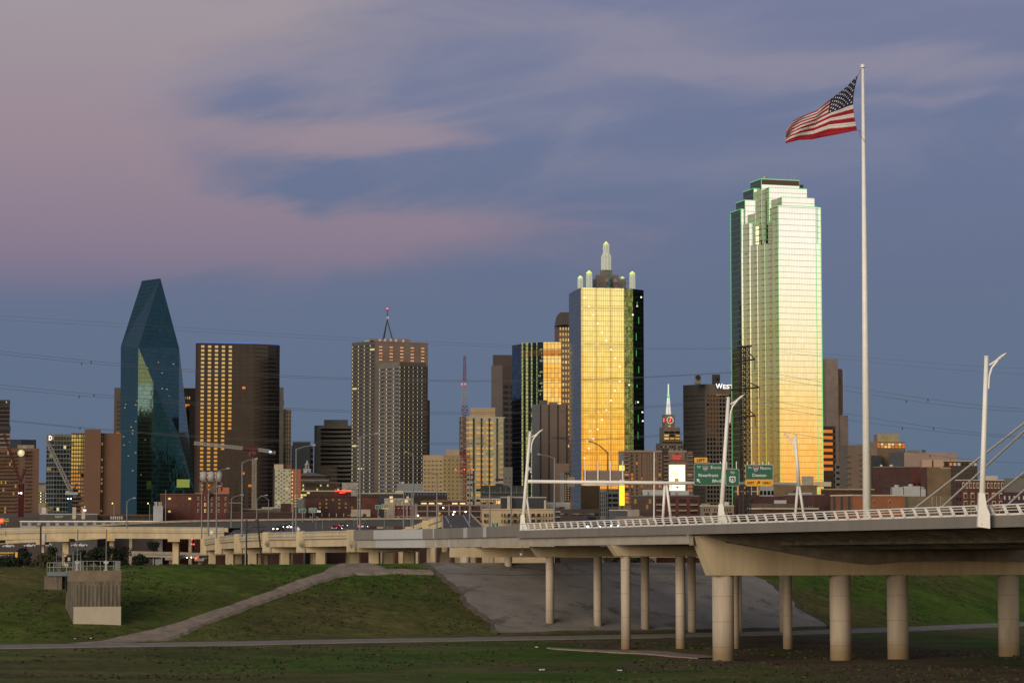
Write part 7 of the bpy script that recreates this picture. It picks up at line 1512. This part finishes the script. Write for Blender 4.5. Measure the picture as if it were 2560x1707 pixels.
for lb, x, y, Y, pt_ in (('white parked car, leftmost under the cream overpass', 22, 1368, 1000, PW), ('white parked car second from the left under the overpass', 75, 1367, 1010, PW), ('silver parked car between the brown pole and the overpass column', 117, 1365, 1020, PS), ('white parked car right of the first overpass column', 205, 1366, 1010, PW), ('silver parked car above the dark trees', 192, 1366, 1030, PS),
        ('white car with headlights on the low road', 461, 1397, 900, PW), ('dark car with headlights on the low road beside the white one', 450, 1398, 880, PK), ('dark car at the left end of the viaduct on the low road', 512, 1396, 900, PK)):
    car(lb, x, y, Y, math.pi if x < 300 else 0.2, pt_, lights=x > 300)
M().box(tuple(P(490, 1394.5, 905)), (.5, .4, .5)).build('x', LRED).name = 'signal_lamp'
o = bpy.data.objects['signal_lamp']; tag(o, 'single red light glowing on the low road left of the viaduct', 'light')
t = thing('traffic_signal', 'traffic signal with red and amber lights under the cream overpass', 'traffic light', tuple(P(482, 1366, 900))); M().tube(P(488, 1372, 900), P(488, 1346, 900), .15, n=6).build('post', DARKM, t); b = M(); tubecurve(b, [P(488, 1350, 900), P(484, 1345, 900), P(477, 1343, 900)], .09, .08, 6); b.build('arm', SYEL, t)
for x, y in ((480, 1347), (479, 1359.5), (484.5, 1360)): M().box(tuple(P(x, y, 899)), (.35, .3, .4)).build('red_light', LRED, t)
M().box(tuple(P(482.5, 1342.5, 899)), (.35, .3, .4)).build('amber_light', LOR, t)
# restaurant strip at far left
t = thing('restaurant_sign', 'low building strip with a yellow band and pale lettering at the left edge', 'building', tuple(P(14, 1395, 640))); b = M(); A, C = P(-30, 1410, 640), P(34, 1381, 640); b.bb(A.x, C.x, 640, 650, A.z, C.z); b.build('wall', mat('grey_green_wall', (0.055, 0.061, 0.050)), t)
b = M(); A, C = P(-30, 1382.5, 639.8), P(34.5, 1380, 639.8); b.bb(A.x, C.x, 639.5, 639.8, A.z, C.z); b.build('yellow_band', SYEL, t); lettering("onald's", t, 11, 1386.5, 639.7, 24, 4.5, LGREY, 'sign_letter'); M().box(tuple(P(41, 1386, 640)), (.6, .3, 1.3)).build('menu_board', SYEL, t)
b = M(); b.box(tuple(P(48, 1350, 930)), (2, .2, 1)); 
# ------------------------------------------------------------------ trees and bushes beyond the crest
LF = [mat('leaf_dark', (0.010, 0.015, 0.005), .9, ns=1.5, na=.5), mat('leaf_mid', (0.020, 0.026, 0.007), .9, ns=1.5, na=.5), mat('leaf_olive', (0.043, 0.043, 0.009), .9, ns=1.5, na=.4)]
def tree(label, x, yt, Y, wpx, lf=0, yb=1425, n=1500, name='tree', cat='tree', leaf=.34):
    g0 = P(x, yb, Y); zt_ = PZ(yt, Y); rw = wpx * Y / FP / 2; hgt = zt_ - 9.2; base = Vector((g0.x, Y, 9.2)); rnd = random.Random(int(x * 7 + Y))
    t = thing(name, label, cat, tuple(base), 'trees and bushes beyond the levee crest')
    b = M(); top = base + Vector((.3, 0, hgt * .55)); b.tube(base, top, .28, .15, 8)
    cl = []
    for k in range(11):
        a = rnd.random() * 6.28; r = rw * (.25 + .6 * rnd.random()); z = hgt * (.35 + .5 * rnd.random()); c = base + Vector((math.cos(a) * r, math.sin(a) * r * .8, z)); cl.append((c, rw * (.28 + .22 * rnd.random()))); b.tube(top - Vector((0, 0, hgt * .2)), c, .09, .03, 5)
    cl.append((base + Vector((0, 0, hgt * .72)), rw * .5)); b.build('trunk', WD, t)
    b = M()
    for k in range(n):
        c, r = cl[k % len(cl)]; d = Vector((rnd.gauss(0, 1), rnd.gauss(0, 1), rnd.gauss(0, 1))).normalized() * r * rnd.random() ** .35; d.z *= .8; p = c + d
        if p.z > zt_: p.z = zt_ - rnd.random()
        s_ = leaf * (.6 + rnd.random()); e1 = Vector((rnd.gauss(0, 1), rnd.gauss(0, 1), rnd.gauss(0, 1))).normalized() * s_; e2 = e1.cross(Vector((rnd.gauss(0, 1), rnd.gauss(0, 1), rnd.gauss(0, 1)))).normalized() * s_ * .6
        b.face([p - e1, p + e2 * .6, p + e1, p - e2 * .6], lf if rnd.random() < .8 else min(2, lf + 1))
    b.build('crown', LF, t)
tree('olive green bush just left of the intake tower railing', 105, 1374, 545, 62, 2); tree('dark bush at the left edge in front of the restaurant strip', 20, 1386, 560, 80, 0); tree('low dark bush under the brown timber pole', 60, 1392, 550, 50, 0)
tree('dark tree behind the left end of the intake railing', 195, 1370, 590, 60, 0, n=1800); tree('dark tree behind the intake railing between the hoists', 240, 1364, 600, 66, 0, n=1800); tree('widest dark tree right of the intake railing', 285, 1364, 600, 70, 0, n=2000); tree('low round dark bush at the right end of the tree row', 345, 1382, 570, 46, 0, n=1400)
tree('dark tree behind the low road bridge left of the overpass column', 385, 1347, 960, 46, 0, n=1200, leaf=.5); tree('dim tree under the cream overpass', 130, 1360, 960, 50, 0, n=1000, leaf=.5); tree('dark tree further back behind the overpass at the far left', 50, 1370, 900, 60, 0, n=1000, leaf=.5)
tree('green lit bush seen between the bridge columns on the levee crest', 1535, 1380, 600, 60, 2, n=900); tree('dark bush seen right of the green bush under the bridge', 1600, 1385, 610, 70, 0, n=900)
for k, (x, sx_) in enumerate(((1208, .9), (1228, .8), (1243, .8), (990, .8), (1000, .7), (1026, .9))):
    t = thing('potted_palm', ['palm on the cream rooftop bar, left', 'palm on the cream rooftop bar, middle', 'palm on the cream rooftop bar, right', 'palm on the cream rooftop building, left', 'small palm on the cream rooftop building, middle', 'palm on the cream rooftop building, right'][k], 'palm', tuple(P(x, 1260, 1160)), 'rooftop palms'); c = P(x, 1252, 1160)
    M().tube(P(x, 1262, 1160), c, .12, n=6).build('trunk', WD, t); b = M()
    for q in range(9): a = q * .7; e = c + Vector((math.cos(a) * 1.1, math.sin(a) * 1.1, .2 + .5 * math.sin(q))); s2 = Vector((-math.sin(a) * .16, math.cos(a) * .16, 0)); b.face([c, e + s2 - Vector((0, 0, .3)), e + Vector((0, 0, -.9)), e - s2 - Vector((0, 0, .3))])
    b.build('frond', LF[1], t)
# rough tufts on the foreground floodplain
b = M(); rnd = random.Random(5)
for k in range(5500):
    Y = rnd.uniform(306, 440); X = rnd.uniform(-90, 90) * Y / 400
    s_ = Y - Yt(X)
    if s_ > -7: continue
    z = gz(X, Y); h = rnd.uniform(.08, .3); a = rnd.random() * 3.14; w_ = rnd.uniform(.15, .5)
    if vnoise(X, Y, 12, 31) < -.05: continue
    dx, dy = math.cos(a) * w_, math.sin(a) * w_; b.face([(X - dx, Y - dy, z - .05), (X + dx, Y + dy, z - .05), (X + dx * .5 + .05, Y + dy * .5, z + h), (X - dx * .6, Y - dy * .6, z + h * .8)], rnd.choice((0, 0, 1, 1, 2)))
for k in range(9000):
    X = rnd.uniform(-90, 95); Y = Yt(X) + rnd.uniform(11.5, 62)
    bs, bw = bf(X, Y)
    if -19 + (Y - Yt(X)) * -.0 < X < 60 and Y - Yt(X) < 61 and X > -17.5 + 17 * (62 - (Y - Yt(X))) / 50 * 1.0 - 2: continue
    if vnoise(X, Y, 10, 33) < -.02: continue
    z = gz(X, Y); h = rnd.uniform(.06, .26); a = rnd.random() * 3.14; w_ = rnd.uniform(.15, .55); dx, dy = math.cos(a) * w_, math.sin(a) * w_
    b.face([(X - dx, Y - dy, z - .05), (X + dx, Y + dy, z - .05), (X + dx * .5 + .05, Y + dy * .5, z + h), (X - dx * .6, Y - dy * .6, z + h * .8)], rnd.choice((0, 0, 0, 1, 2)))
tag(b.build('grass_tufts', [mat('tuft_green', (.024, .034, .008), 1, ns=1), mat('tuft_dry', (.052, .046, .018), 1, ns=1), mat('tuft_brown', (.036, .027, .015), 1, ns=1)]), 'coarse grass tufts on the floodplain and the levee slope', 'grass', kind='stuff')
